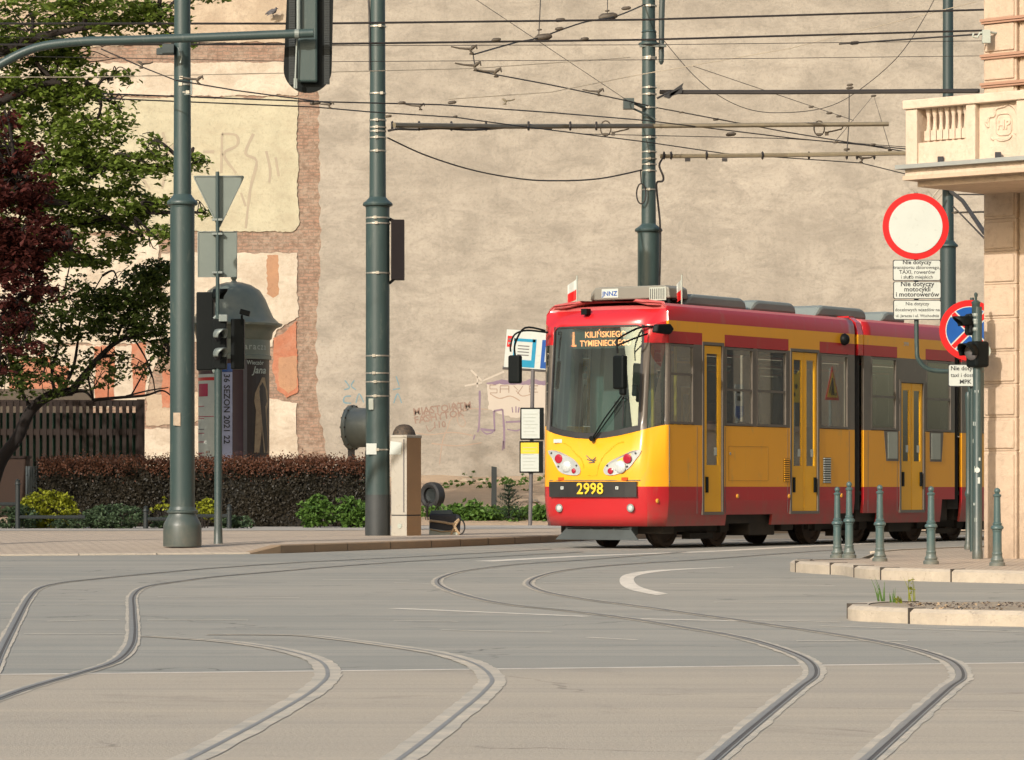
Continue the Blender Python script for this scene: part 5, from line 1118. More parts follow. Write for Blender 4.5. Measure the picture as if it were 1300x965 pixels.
# rusticated blocks of the corner pier: real raised panels with grooves between
def zy(py): return H-(py-HY)/F*BC.y
ys = [745, 573, 530.5, 488, 447, 405, 362, 320, 279, 237, 195, 150, 106, 70, 28, -20, -60]
b = MB()
for k, (y0, y1) in enumerate(zip(ys, ys[1:])):
    z0, z1 = zy(y0), zy(y1); g_ = .012
    bbx(b, 0.0, .44, -.12, -.025, z0 if k else 0.02, z1)
    bbx(b, 0.02, .415, -.03, -.005, (z0 if k else .02)+.03, z1-.035)
b.build('quoin', 'stucco', bld, bev=.012)
b = MB(); bbx(b, .46, .60, -.12, -.06, .02, 7.6); bbx(b, .62, 6, -.12, -.03, .02, 7.6); b.build('pilaster', 'stucco', bld, bev=.01); zdirt('stucco', .1, 1.1, (0.26, 0.20, 0.15), .7)
b = MB()
for y0 in (25, 70, 106): 
    z0 = zy(y0); bbx(b, -.012, 6, -.1, .035, z0-.03, z0+.0); bbx(b, -.006, 6, -.1, .02, z0-.055, z0-.034)
b.build('cornice', 'stuccor', bld)
# windows on the street side and front (seen in reflections and from aside)
b = MB(); gl = MB()
for fl in range(3):
    for k in range(11):
        c = bw(.02, -.09, 3.3+fl*4.1)+ST*(1.2+k*2.9); nn = Vector((-ST.y, ST.x, 0)); w_ = MB()
        gl.box(c+nn*.02, (1.25, .06, 2.3), 0, 0, ax=(ST, nn, Z)); b.box(c+nn*.035, (1.4, .10, .12), 0, 0, ax=(ST, nn, Z)) if False else None
        b.box(c+nn*.05-Z*1.12, (1.5, .14, .12), 0, 0, ax=(ST, nn, Z)); b.box(c+nn*.05+Z*1.15, (1.5, .14, .16), 0, 0, ax=(ST, nn, Z))
b.build('window_surround', 'stuccol', bld); gl.build('window', 'inkgrey', bld)
# balcony
tl = lambda px: None
zr, zs0, zs1 = 5.13, 4.26, 4.40; NB = 1.45; T0 = -.02
bal = MB(); pr = []
bbx(bal, T0, 5, -.1, NB, zs0, zs1-.02); b = bal.build('balcony', 'stuccol', bld)
b2 = MB(); bbx(b2, T0+.08, 5, -.1, NB-.12, zs0-.07, zs0+.001); b2.build('balcony_soffit', 'stucco', b, local=False)
b2 = MB(); bbx(b2, T0-.02, 5, -.1, NB+.02, zs0-.0, zs0+.045); b2.build('fascia_lip', 'stucco', b)
ORG[b.name] = ORG[bld.name]
b2 = MB(); bbx(b2, T0-.08, 5, -.1, NB+.08, zs1-.02, zs1+.025); b2.build('flashing', 'flash', b)
b2 = MB(); bbx(b2, T0-.02, 5, NB-.24, NB+.03, zr-.10, zr); bbx(b2, T0-.02, T0+.22, -.1, NB-.24, zr-.10, zr); b2.build('rail', 'stuccol', b, bev=.012)
b2 = MB(); bbx(b2, T0+.02, .90, NB-.18, NB-.03, zs1+.025, zs1+.26); bbx(b2, T0+.04, T0+.18, -.1, NB-.2, zs1+.025, zr-.1) ; b2.build('plinth', 'stuccol', b)
def tp_(px): # t on balcony front plane for an image column
    k = (px-CX)/F; a = BC+BN*(NB-.03); return (k*a.y-a.x)/(BA.x-k*BA.y)
b2 = MB(); 
for p0, p1_ in ((1151.5, 1166), (1228, 1240)): bbx(b2, tp_(p0), tp_(p1_), NB-.2, NB-.0, zs1+.025, zr-.10)
bbx(b2, tp_(1240)+.002, tp_(1292), NB-.16, NB-.07, zs1+.025, zr-.10); bbx(b2, tp_(1292), 5, NB-.2, NB, zs1+.025, zr-.1)
b2.build('pier', 'stuccol', b, bev=.008)
for i in range(7):
    px = 1174.5+i*7.9; c = bw(tp_(px), NB-.10, 0); b2 = MB(); z0 = zs1+.16; h = zr-.10-z0; z0 += .11; h -= .11
    b2.box(bw(tp_(px), NB-.10, z0+h*.18), (.070, .070, h*.30), ax=(BA, BN, Z)); b2.lathe([(.02, z0-.01), (.03, z0+h*.33), (.026, z0+h*.40), (.020, z0+h*.55), (.020, z0+h*.72), (.030, z0+h*.86), (.036, z0+h*.93), (.036, z0+h)], (c.x, c.y, 0), 12); b2.build('baluster', 'stuccol', b, smooth=40)
# crest with the letters HP
b2 = MB(); cpx = 1272; cc = bw(tp_(cpx), NB-.068, 4.79); pl = []
for i in range(24):
    a = 2*math.pi*i/24; ca, sa = math.cos(a), math.sin(a); r_ = (abs(ca)**4+abs(sa)**4)**-.25
    pl.append((ca*r_*.10, sa*r_*.115))
b2.tube([cc+BA*x+Z*z for x, z in pl+[pl[0]]], .009, 6); b2.text('HP', cc+BN*.004-Z*.05, BA, Z, .14, depth=.006)
for pp in ([(-.2, -.02), (-.19, .08), (-.12, .10), (-.10, .17), (0, .19), (.06, .21), (.13, .17), (.17, .10)], [(-.20, -.02), (-.23, .03), (-.19, .05)], [(-.16, -.13), (-.13, -.16)], [(-.1, -.14), (-.04, -.17), (.06, -.16), (.1, -.12)], [(.15, -.10), (.19, -.15), (.17, -.19)]):
    b2.tube(catmull([cc+BA*x*1.0+Z*z for x, z in pp], 4), .014, 6)
b2.build('crest', 'stuccol', b, smooth=60)
for px in (1196, 1269): b2 = MB(); b2.box(bw(tp_(px), NB-.0, zs1+.055), (.06, .05, .07)); b2.build('drain', 'ink', b)
b2 = MB(); c = bw(.12, .15, zy(47)); b2.tube([c+Vector((-.11, 0, .02)), c+Vector((-.12, 0, -.02)), c+Vector((-.07, 0, -.03)), c+Vector((-.04, 0, .02)), c+Vector((.05, 0, .03))], .014, 6); b2.box(c+Vector((.03, 0, -.02)), (.09, .06, .15)); b2.tube([c+Vector((.03, 0, .03)), bw(.2, -.05, c.z+.03)], .015, 6); b2.build('wall_hook', 'papw', bld, bev=.01)
# ------------------------------------------------------------------ bollards
M['bol'] = mat('bollard_paint', (0.068, 0.115, 0.112), 0.42, (0.045, 0.08, 0.078), 3, 0.8, 0.15, dirt=(0.12, 0.145, 0.125))
bl_specs = [(1063, 708.3, 'leftmost green bollard, close against the second one near the pavement tip', 90), (1078, 708.6, 'tallest-looking green bollard, second from the left at the pavement tip', 97), (1117, 712.8, 'green bollard in front of the dark tram bellows, third from the left', 97),
            (1182, 716.5, 'green bollard in front of the tram double doors, fourth from the left', 99), (1266, 718.6, 'rightmost green bollard, in front of the peach building pier', 99)]
def bollard_parts(root, c, h):
    s_ = h/0.85
    def L(name, prof, seg=20, smooth=40, mt='bol'):
        mb = MB(); mb.lathe([(r_*s_, z*s_) for r_, z in prof], c, seg); return mb.build(name, mt, root, smooth=smooth)
    L('foot', [(.086, 0), (.086, .035), (.066, .05), (.072, .06), (.072, .07), (.058, .09), (.053, .125), (.056, .13), (.056, .14), (.05, .15)])
    L('lower_tube', [(.049, .15), (.047, .39)])
    L('ring', [(.047, .37), (.052, .38), (.052, .395), (.068, .405), (.070, .42), (.062, .435), (.046, .445), (.05, .455), (.05, .465), (.04, .475)])
    L('upper_tube', [(.040, .475), (.034, .75), (.04, .755), (.044, .765), (.044, .775), (.03, .785), (.022, .792)])
    L('ball', [(.018, .788)]+[(.034*math.sin(a), .818-.034*math.cos(a)) for a in [.5, .9, 1.3, 1.7, 2.1, 2.5, 2.9, 3.1]], 16)
zdirt('bol', 0, .28, (0.20, 0.17, 0.13), .7); pass
src = None
for px, py, lb, hp in bl_specs:
    c = G(px, py, .114); h = hp*c.y/F
    if src is None:
        src = thing('bollard', lb, 'bollard', c, 'green cast bollards on the corner pavement'); src['_h'] = h; bollard_parts(src, c, h); h0 = h; del src['_h']
    else:
        r2 = src.copy(); COL.objects.link(r2); r2.location = c; r2['label'] = lb; r2.scale = (1, 1, h/h0)
        for ch in [o for o in bpy.data.objects if o.parent == src]:
            k = ch.copy(); COL.objects.link(k); k.parent = r2
# ------------------------------------------------------------------ signs
def disc(mb, c, r_, th, n=48, m=0, ax=(X, Z, -Y)): mb.lathe([(r_, -th/2), (r_, th/2)], c, n, m, ax)
def plate(par, px0, py0, px1, py1, d, lines, sizes, name='text_plate'):
    w0, w1 = P(px0, py0, d), P(px1, py1, d); rr = .02; b = MB(); pts = []
    for (cx_, cz_, a0) in ((w1.x-rr, w0.z-rr, 0), (w0.x+rr, w0.z-rr, 90), (w0.x+rr, w1.z+rr, 180), (w1.x-rr, w1.z+rr, 270)):
        for k in range(4): a = R(a0+k*30); pts.append(Vector((cx_+rr*math.cos(a), d, cz_+rr*math.sin(a))))
    b.prism(pts, (0, .012, 0)); rim = b.build(name, 'ink', par)
    ORG[rim.name] = ORG[par.name]
    sx_ = (w1.x-w0.x); cxm = (w0.x+w1.x)/2; czm = (w0.z+w1.z)/2
    b = MB(); b.prism([Vector((cxm+(p.x-cxm)*.965, d-.004, czm+(p.z-czm)*.93)) for p in pts], (0, .003, 0)); b.build('face', 'white', rim)
    b = MB(); n = len(lines); hh = (w0.z-w1.z)
    for k, (l, s_) in enumerate(zip(lines, sizes)):
        b.text(l, (cxm, d-.007, w0.z-hh*(k+.78+.12)/(n+.35)), X, Z, s_)
    b.build('lettering', 'ink', rim); return rim
ds = GD(697.5, .12)
sg = thing('no_entry_sign', 'round white sign with red rim above three Polish text plates on a bent pole', 'road sign', P(1229, 697.5, ds), None)
b = MB(); b.tube(catmull([P(1163, 245, ds), P(1163, 300, ds), P(1163.3, 380, ds), P(1164, 445, ds), P(1167, 458, ds), P(1176, 467.5, ds), P(1190, 471, ds), P(1210, 472, ds), P(1222, 477, ds), P(1230, 489, ds), P(1232, 505, ds), P(1231, 540, ds), P(1230, 620, ds)], 5), 2.9*ds/F, 14); b.build('bent_pole', 'pole', sg, smooth=60)
b = MB(); kk = ds/F; c = P(1229.5, 697.5, ds); b.lathe([(5.6*kk, 0), (5.6*kk, 5*kk), (4.4*kk, 8*kk), (4.8*kk, 10*kk), (3.8*kk, 12*kk), (3.4*kk, 66*kk), (4.8*kk, 69*kk), (4.6*kk, 72*kk), (3.3*kk, 76*kk), (3.1*kk, 150*kk), (4.4*kk, 192*kk), (4.4*kk, 196*kk), (3*kk, 200*kk)], c, 18); b.build('base', 'poleb', sg, smooth=40)
b = MB(); disc(b, P(1162.5, 287.5, ds-.06), 42*kk, .012); b.build('red_rim', 'sred', sg, smooth=40)
b = MB(); disc(b, P(1162.5, 287.5, ds-.072), 34*kk, .006); b.build('white_face', 'white', sg, smooth=40)
plate(sg, 1133.5, 330, 1194.5, 356.5, ds-.06, ['Nie dotyczy', 'transportu zbiorowego,', 'TAXI, rowerów', 'i służb miejskich'], [.075, .062, .070, .062])
plate(sg, 1134, 357.5, 1195, 379.5, ds-.06, ['Nie dotyczy', 'motocykli', 'i motorowerów'], [.088, .085, .085])
plate(sg, 1134, 381, 1195, 406, ds-.06, ['Nie dotyczy', 'docelowych wjazdów na', 'ul. Jaracza i ul. Wschodnią'], [.062, .058, .052])
dn = ds-1.3
ns = thing('no_stopping_sign', 'round blue sign with red rim and cross bars partly hidden by the signal post', 'road sign', P(1234, 700, dn))
ns.location.z = .12; ORG[ns.name] = Vector(ns.location)
kk = dn/F
b = MB(); b.tube([(ns.location.x, ns.location.y, .114), P(1234, 378, dn)], 2.6*kk, 12); b.build('pole', 'pole', ns, smooth=60)
b = MB(); disc(b, P(1231, 419.5, dn-.06), 38.5*kk, .012); b.build('red_rim', 'sred', ns, smooth=40)
cN = P(1231, 419.5, dn-.07)
b = MB(); disc(b, cN, 30.5*kk, .006); b.build('white_line', 'white', ns, smooth=40)
# four blue sectors separated by the diagonal red cross
b = MB()
for q_ in range(4):
    pts = []; r_ = 29.5*kk; off_ = 4.6*kk
    a0 = q_*90-45+45; base_ = R(q_*90)
    pc = Vector((math.cos(base_), 0, math.sin(base_)))
    apex = cN + pc*off_*1.414; a_off = math.asin(off_/r_)
    for k in range(13):
        a = base_-math.pi/4+a_off+(math.pi/2-2*a_off)*k/12; pts.append(cN+Vector((math.cos(a)*r_, 0, math.sin(a)*r_)))
    b.prism([p-Y*.006 for p in [apex]+pts], (0, .003, 0))
b.build('blue_face', 'sblue', ns)
b = MB()
for s_ in (-1, 1):
    b.box(cN-Y*.0055, (60*kk, .003, 5.6*kk), ax=(Vector((math.cos(R(45*s_)), 0, math.sin(R(45*s_)))), Y, Vector((-math.sin(R(45*s_)), 0, math.cos(R(45*s_))))))
b.v = [Vector((v.x, v.y+(0.0004 if i > 7 else 0), v.z)) for i, v in enumerate(b.v)]
b.build('cross_bar', 'sred', ns)
plate(ns, 1204, 462.5, 1247, 491, dn-.06, ['Nie dotyczy', 'taxi i dostaw', 'MPK'], [.075, .07, .075])
# ------------------------------------------------------------------ right traffic light
dl = 39.35; kk = dl/F; c = P(1241, 707.5, dl); c.z = .114
tl_ = thing('traffic_light', 'weathered green signal post with two dark lamps facing left by the peach building', 'traffic signal', c)
b = MB(); b.lathe([(6.8*kk, 0), (6.8*kk, 10*kk), (6*kk, 12*kk), (5.8*kk, 320*kk)], c, 20); b.build('post', 'poleb', tl_, smooth=40)
b = MB(); z0 = P(0, 434, dl).z; cc = Vector((c.x-2*kk, c.y, 0)); b.lathe([(5.2*kk, z0), (5.2*kk, z0+48*kk), (6*kk, z0+49*kk), (6*kk, z0+50*kk), (4*kk, z0+52*kk), (1.6*kk, z0+53*kk), (1.6*kk, z0+57*kk), (2.4*kk, z0+58*kk), (2.4*kk, z0+61*kk), (.3*kk, z0+63*kk)], cc, 18); b.build('top_tube', 'pole', tl_, smooth=40)
for y_ in (402, 409, 412, 420): b = MB(); b.lathe([(5.8*kk, 0), (6*kk, 2*kk), (5.8*kk, 4*kk)], Vector((cc.x, cc.y, P(0, y_, dl).z)), 18); b.build('band', 'galv', tl_)
def visor(par, c, dirv, r_, ln, lens='ink', name='lamp'):
    dirv = Vector(dirv).normalized(); a1 = Z.cross(dirv).normalized(); a2 = dirv.cross(a1); b = MB(); n = 16
    ring0 = []; 
    for j in range(n+1):
        a = math.pi*(-.12)+math.pi*1.24*j/n
        ring0.append(a)
    i = len(b.v)
    for a in ring0:
        p = c+a1*math.cos(a)*r_+a2*math.sin(a)*r_; l = ln*(.55+.45*max(0, math.sin(a))); b.v += [p, p+dirv*l]
    for j in range(n): b.f.append((i+2*j, i+2*j+1, i+2*j+3, i+2*j+2)); b.m.append(0)
    o = b.build(name, 'blackpl', par, smooth=60); s_ = o.modifiers.new('s', 'SOLIDIFY'); s_.thickness = .006
    ORG[o.name] = ORG[par.name]; g = MB(); g.lathe([(r_*.98, .0), (r_*.9, .015), (r_*.01, .03)], c, 18, ax=(a1, a2, dirv)); g.build('lens', lens, o, smooth=60); return o
b = MB(); b.box(P(1241, 450, dl-.0), (.19, .2, .29), R(30)); b.box(P(1232, 412, dl+.05), (.10, .17, .24), R(10)); b.build('housing', 'blackpl', tl_, bev=.03)
visor(tl_, P(1231, 410, dl), (-1, -.25, -.05), .075, .20); visor(tl_, P(1233, 447, dl-.08), (-.75, -.66, -.05), .095, .17, 'inkgrey')
b = MB(); disc(b, P(1248, 446, dl-.02), .085, .02, 20); b.build('signal_back', 'papw', tl_)
for px, y_, w_, h_, mt_ in ((1236, 538, 4, 5, 'white'), (1238, 596, 4, 8, 'papw'), (1242, 610, 3, 8, 'white'), (1235, 560, 3, 5, 'papw'), (1243, 583, 2.4, 4, 'white'), (1236, 640, 3, 3, 'white'), (1239, 497, 5, 3, 'white'), (1238, 660, 3, 5, 'papw')):
    zz = P(0, y_, dl).z; an = math.asin(max(-1, min(1, (px-1241)/6.2))); mb = MB(); rr = 5.95*kk
    A = [Vector((c.x+math.sin(an+da)*rr*1.02, c.y-math.cos(an+da)*rr*1.02, zz+dz)) for da, dz in ((-w_/12, -h_*kk/2), (w_/12, -h_*kk/2), (w_/12, h_*kk/2), (-w_/12, h_*kk/2))]
    mb.prism(A, (0, .002, 0)); mb.build('sticker', mt_, tl_)
b = MB(); disc(b, Vector((c.x-.01, c.y-.056, P(0, 597, dl).z)), .03, .01, 16); b.build('sticker', 'white', tl_)
# thick dark cables near the far pole
wire('thick black cable slanting down behind the building from the farthest pole', [(1207, 243, d4-.4), (1222, 255, 70), (1250, 296, 60)], .05, 'blackrub', clamps=())
wire('thin black cable slanting below the thick black one near the farthest pole', [(1210, 262, d4-.4), (1250, 303, 60)], .02)
wire('short black horizontal tie between farthest pole and building, upper one', [(1209, 247, d4-.4), (1255, 247, 70)], .02)
wire('short black horizontal tie between farthest pole and building, lower one', [(1209, 270, d4-.4), (1255, 269, 70)], .025, clamps=((1214, 270, 78, .8, ''),))
# ------------------------------------------------------------------ left sign post seen from behind
dq = GD(694.5, .05); kk = dq/F
lp = thing('sign_post', 'slim post carrying the backs of a triangular and a rectangular sign', 'sign post', P(277, 694.5, dq))
b = MB(); c = P(277, 694.5, dq); b.lathe([(7*kk, 0), (7*kk, 3*kk), (5.8*kk, 5*kk), (5.4*kk, 22*kk), (5.0*kk, 24*kk), (4.9*kk, 225*kk)], c, 18); b.build('post', 'poleb', lp, smooth=40)
b = MB(); b.tube([P(276.5, 470, dq-.02), P(276, 218, dq-.02)], 2.4*kk, 10); b.build('upper_post', 'pole', lp, smooth=60)
def rounded(poly, r_):
    out = []; n = len(poly)
    for i in range(n):
        p = Vector(poly[i]); a = Vector(poly[i-1]); c_ = Vector(poly[(i+1) % n]); u_ = (a-p).normalized(); v_ = (c_-p).normalized()
        for t in (0, .25, .5, .75, 1): out.append((p+u_*r_*(1-t)**2+v_*r_*t**2))
    return out
b = MB(); b.prism([P(q_.x, q_.y, dq+.06) for q_ in rounded([(244.5, 223), (278, 291), (311, 223)][::1], 4)], (0, .012, 0)); tri = b.build('triangle_sign', 'signback', lp); ORG[tri.name] = ORG[lp.name]
b = MB(); b.tube([P(q_.x, q_.y, dq+.055) for q_ in rounded([(245.5, 224), (278, 290), (310, 224)], 4)]+[P(246, 224, dq+.055)], .010, 5); b.build('rim', 'galv', tri)
b = MB(); b.prism([P(q_.x, q_.y, dq+.06) for q_ in rounded([(251, 294), (251, 352), (301, 352), (301, 294)], 2)], (0, .012, 0)); rec = b.build('rectangle_sign', 'signback', lp); ORG[rec.name] = ORG[lp.name]
b = MB(); b.tube([P(x, y, dq+.055) for x, y in ((251.5, 294.5), (251.5, 351.5), (300.5, 351.5), (300.5, 294.5), (251.5, 294.5))], .010, 5); b.build('rim', 'galv', rec)
b = MB()
for y_ in (279, 297, 346): b.box(P(276, y_, dq), (.15, .09, .03))
b.build('clamp', 'galv', lp)
sgl = thing('traffic_light', 'black signal heads seen from the side with silver hoods before the poster column', 'traffic signal', P(277, 440, dq))
b = MB(); b.box(P(261, 421, dq+.35), (22*kk, .25, 100*kk)); b.build('rear_housing', 'blackpl', sgl, bev=.02)
b = MB(); b.box(P(279, 437, dq+.05), (18*kk, .2, 64*kk)); b.box(P(302, 437, dq+.1), (17*kk, .2, 64*kk)); b.build('front_housing', 'blackpl', sgl, bev=.015)
for y_, mt_ in ((424, 1), (448, 1)):
    v_ = visor(sgl, P(276, y_+2, dq-.12), (.8, -.6, 0), .09, .17)
    v_.data.materials[0] = M['galv']
v_ = visor(sgl, P(272, 376, dq+.2), (1, -.25, 0), .10, .20)
b = MB(); b.box(P(283.5, 404, dq-.05), (11*kk, .1, 9*kk)); b.build('control_box', 'galv', sgl, bev=.01)
b = MB(); b.box(P(311, 397, dq-.05), (13*kk, .12, 7*kk), ax=(Vector((.95, 0, -.25)), Y, Vector((.25, 0, .95)))); b.tube([P(307, 400, dq-.03), P(307, 412, dq-.0)], .02, 6); b.build('camera', 'blackpl', sgl, bev=.01)
b = MB(); b.tube([P(272, 405, dq), P(279, 398, dq)], .03, 6); b.tube([P(270, 472, dq), P(277, 470, dq)], .03, 6); b.build('bracket', 'galv', sgl)
# ------------------------------------------------------------------ poster column
dc = 78.0; kk = dc/F; cx0 = 297; c = P(cx0, 0, dc); c.z = 0
colm = thing('advertising_column', 'round poster column with grey domed cap, street name band and posters behind the hedge', 'poster column', (c.x, c.y, .12))
cr = 45*kk
b = MB(); b.lathe([(cr*1.05, .12), (cr*1.05, .5), (cr, .55), (cr, P(0, 455, dc).z), (cr*1.0, P(0, 415, dc).z)], c, 48); b.build('drum', 'darkred', colm, smooth=50)
def ring_z(y_): return P(0, y_, dc).z
b = MB(); b.lathe([(cr*1.06, ring_z(457)), (cr*1.06, ring_z(452)), (cr*1.02, ring_z(451)), (cr*1.02, ring_z(432)), (cr*1.07, ring_z(430)), (cr*1.10, ring_z(422)), (cr*1.2, ring_z(417)), (61*kk, ring_z(414)), (61.5*kk, ring_z(411.5)), (57*kk, ring_z(410)), (50*kk, ring_z(403)), (45*kk, ring_z(392)), (40*kk, ring_z(380)), (33*kk, ring_z(369)), (22*kk, ring_z(362)), (10*kk, ring_z(358.5)), (4*kk, ring_z(358)), (2.5*kk, ring_z(356)), (4*kk, ring_z(353.5)), (4*kk, ring_z(351)), (1*kk, ring_z(349))], c, 48); b.build('cap', 'cap', colm, smooth=40)
def wrap(px0, px1, y0, y1, mt, name, pr=.004, n=8, par=None):
    a0_ = math.asin(max(-1, min(1, (px0-cx0)/45))); a1_ = math.asin(max(-1, min(1, (px1-cx0)/45))); b = MB(); rr = cr+pr
    for k in range(n):
        a, e = a0_+(a1_-a0_)*k/n, a0_+(a1_-a0_)*(k+1)/n
        b.face([c+Vector((math.sin(a)*rr, -math.cos(a)*rr, ring_z(y1))), c+Vector((math.sin(e)*rr, -math.cos(e)*rr, ring_z(y1))), c+Vector((math.sin(e)*rr, -math.cos(e)*rr, ring_z(y0))), c+Vector((math.sin(a)*rr, -math.cos(a)*rr, ring_z(y0)))])
    return b.build(name, mt, par or colm)
po = wrap(252.4, 276, 476, 600, 'papl', 'poster'); ORG[po.name] = ORG[colm.name]
wrap(252.6, 275.5, 480, 484, 'sred', 'red_strip', .008, par=po); wrap(254, 267, 488, 504, 'yred', 'magenta_square', .008, par=po)
for y_ in (516, 529, 531.5, 545, 550, 561, 575, 580): wrap(253, 262 if y_ != 529 else 275, y_, y_+.9, 'yred' if y_ != 545 else 'inkgrey', 'print_line', .008, par=po)
po = wrap(285, 298.5, 474, 600, 'lilac', 'poster'); ORG[po.name] = ORG[colm.name]
wrap(285, 298.6, 463, 473.5, 'sblue', 'poster')
b = MB(); an = math.asin((291.5-cx0)/45); rn = Vector((math.sin(an), -math.cos(an), 0)); rt = Vector((math.cos(an), math.sin(an), 0))
b.text('36 SEZON 2021 22', c+rn*(cr+.012)+Z*ring_z(476)-rt*.06, -Z, rt, .19, align='LEFT'); b.build('lettering', 'ink', po)
po = wrap(312, 341.5, 455, 600, 'black', 'poster'); ORG[po.name] = ORG[colm.name]
wrap(312, 316.5, 455, 600, 'inkgrey', 'poster_edge', .007, par=po)
b = MB()
def onc(px, y_, pr=.012): a = math.asin(max(-.999, min(.999, (px-cx0)/45))); return c+Vector((math.sin(a)*(cr+pr), -math.cos(a)*(cr+pr), ring_z(y_)))
for pl in ([(334, 480), (337, 480), (338, 487), (340, 498), (340.5, 512), (339, 522), (340, 545), (341, 575), (336, 575), (334, 545), (331, 575), (325, 575), (326, 545), (327, 522), (325, 510), (326, 500), (330, 490)],):
    b.face([onc(x, y) for x, y in pl])
b.build('figure_print', 'tan', po)
b = MB(); an = math.asin((327-cx0)/45); rn = Vector((math.sin(an), -math.cos(an), 0)); rt = Vector((math.cos(an), math.sin(an), 0))
b.text('Wieczór', c+rn*(cr+.012)+Z*ring_z(464)-rt*.02, rt, Z, .13); b.text('Jana', c+rn*(cr+.012)+Z*ring_z(475)+rt*.09, rt, Z, .22, shear=.3); b.build('lettering', 'papw', po)
b = MB()
for k, ch in enumerate('Jaracza'):
    a = math.asin((325-cx0)/45)+(k-3)*.135; rn = Vector((math.sin(a), -math.cos(a), 0)); rt = Vector((math.cos(a), math.sin(a), 0)); b.text(ch, c+rn*(cr*1.02+.01)+Z*ring_z(445), rt, Z, .20)
b.build('street_name', 'papw', colm)
# ------------------------------------------------------------------ cabinet, bag, stop sign, pipe, vent, tyre, post
dcab = 58.75; kk = dcab/F
cab = thing('utility_cabinet', 'tall grey and tan street cabinet standing right behind the black-footed pole', 'cabinet', P(515, 680, dcab))
z0, z1 = .12, P(0, 556, dcab).z; xl, xm, xr = P(496.5, 0, dcab).x, P(516.5, 0, dcab).x, P(534, 0, dcab).x
lf = [Vector((xl, dcab+.10, 0)), Vector((xm, dcab-.05, 0)), Vector((xr, dcab+.30, 0)), Vector((xl+.15, dcab+.5, 0))]
b = MB(); zz = P(0, 655, dcab).z
for (a, e, mt_) in ((lf[0], lf[1], 0), (lf[1], lf[2], 1), (lf[2], lf[3], 1), (lf[3], lf[0], 0)):
    b.face([a+Z*(zz+.02), e+Z*(zz+.02), e+Z*z1, a+Z*z1], mt_); b.face([a+Z*z0, e+Z*z0, e+Z*zz, a+Z*zz], mt_)
    ai = a.lerp((lf[0]+lf[2])/2, .03); ei = e.lerp((lf[0]+lf[2])/2, .03); b.face([ai+Z*(zz-.01), ei+Z*(zz-.01), ei+Z*(zz+.03), ai+Z*(zz+.03)], 2)
b.build('body', ['cabl', 'cabr', 'ink'], cab)
b = MB(); cen = (lf[0]+lf[1]+lf[2]+lf[3])/4; b.prism([cen+(p-cen)*1.06+Z*z1 for p in lf], (0, 0, .05)); b.build('lid', 'cabl', cab, bev=.01)
b = MB(); e_ = (lf[1]-lf[0]).normalized(); n_ = Vector((e_.y, -e_.x, 0)); b.box(lf[0].lerp(lf[1], .82)+n_*.006+Z*((zz+z1)/2+.02), (.015, .01, z1-zz-.08), ax=(e_, n_, Z)); b.build('door_gap', 'inkgrey', cab)
b = MB(); b.lathe([(.045, 0), (.04, .012)], lf[0].lerp(lf[1], .55)+n_*.0+Z*(P(0, 668, dcab).z), 16, ax=(e_, Z, n_)); b.build('round_plate', 'papw', cab)
c_ = lf[0].lerp(lf[1], .3)+n_*.008; b = MB(); b.prism([c_-e_*.12+Z*P(0, 577, dcab).z, c_+e_*.10+Z*P(0, 577, dcab).z, c_+e_*.12+Z*P(0, 562, dcab).z, c_-e_*.1+Z*P(0, 560, dcab).z], (0, .004, 0)); b.build('torn_notice', 'white', cab)
db = GD(679, .12); kk = db/F
bag = thing('strapped_bundle', 'dark box-like bundle tied with beige straps lying on the pavement by the cabinet', 'bundle', P(567, 679, db))
b = MB(); b.prism([P(545, 678, db), P(583, 680, db), P(585, 657, db), P(581, 653, db), P(545, 652, db)], (0, .35, 0)); b.build('box', 'navy', bag, bev=.03)
b = MB(); b.prism([P(545, 654, db+.02), P(575, 653, db+.02), P(573, 647.5, db+.05), P(547, 648.5, db+.05)], (0, .25, 0)); b.build('folded_top', 'pole_dark', bag, bev=.015)
b = MB(); b.prism([P(544.5, 679.5, db-.02), P(583, 680.5, db-.02), P(581, 676, db-.02), P(545, 671, db-.02)], (0, .1, 0)); b.build('pale_base', 'papw', bag, bev=.01)
b = MB(); b.tube(catmull([P(545, 661, db-.02), P(562, 663, db-.03), P(575, 665, db-.03), P(583, 659, db-.02)], 4), .022, 6); b.tube(catmull([P(575, 665, db-.03), P(579, 672, db-.04), P(583, 678, db-.03)], 4), .022, 6); b.tube(catmull([P(583, 660, db-.02), P(577, 669, db-.04), P(572, 680, db-.03)], 4), .018, 6); b.tube([P(546, 672, db-.03), P(560, 675, db-.03), P(582, 674, db-.03)], .012, 6); b.build('strap', 'strap', bag, smooth=60)
b = MB(); b.tube(catmull([P(581, 656, db), P(588, 662, db), P(590, 670, db), P(587, 677, db), P(580, 680, db-.03)], 5), .013, 6); b.build('handle_loop', 'blackrub', bag, smooth=60)
dst = GD(667.5, .12); kk = dst/F
sp = thing('stop_sign', 'tram stop sign with blue and white panels over two framed timetables beside the tram', 'stop sign', P(673, 667.5, dst))
b = MB(); b.tube([P(673, 667.5, dst), P(676.5, 466, dst)], 2.6*kk, 12); b.build('post', 'inkgrey', sp, smooth=60)
o4 = [P(643.5, 418, dst-.06), P(639.5, 466, dst-.06), P(700, 470, dst-.06), P(704, 422, dst-.06)]
def sq(u0, v0_, u1, v1_, dy): 
    f = lambda a, e: (o4[0].lerp(o4[3], a)).lerp(o4[1].lerp(o4[2], a), e)+Vector((0, dy, 0))
    return [f(u0, v1_), f(u1, v1_), f(u1, v0_), f(u0, v0_)]
b = MB(); b.prism(sq(0, 0, 1, 1, 0), (0, .03, 0)); pn = b.build('panel', 'white', sp); ORG[pn.name] = ORG[sp.name]
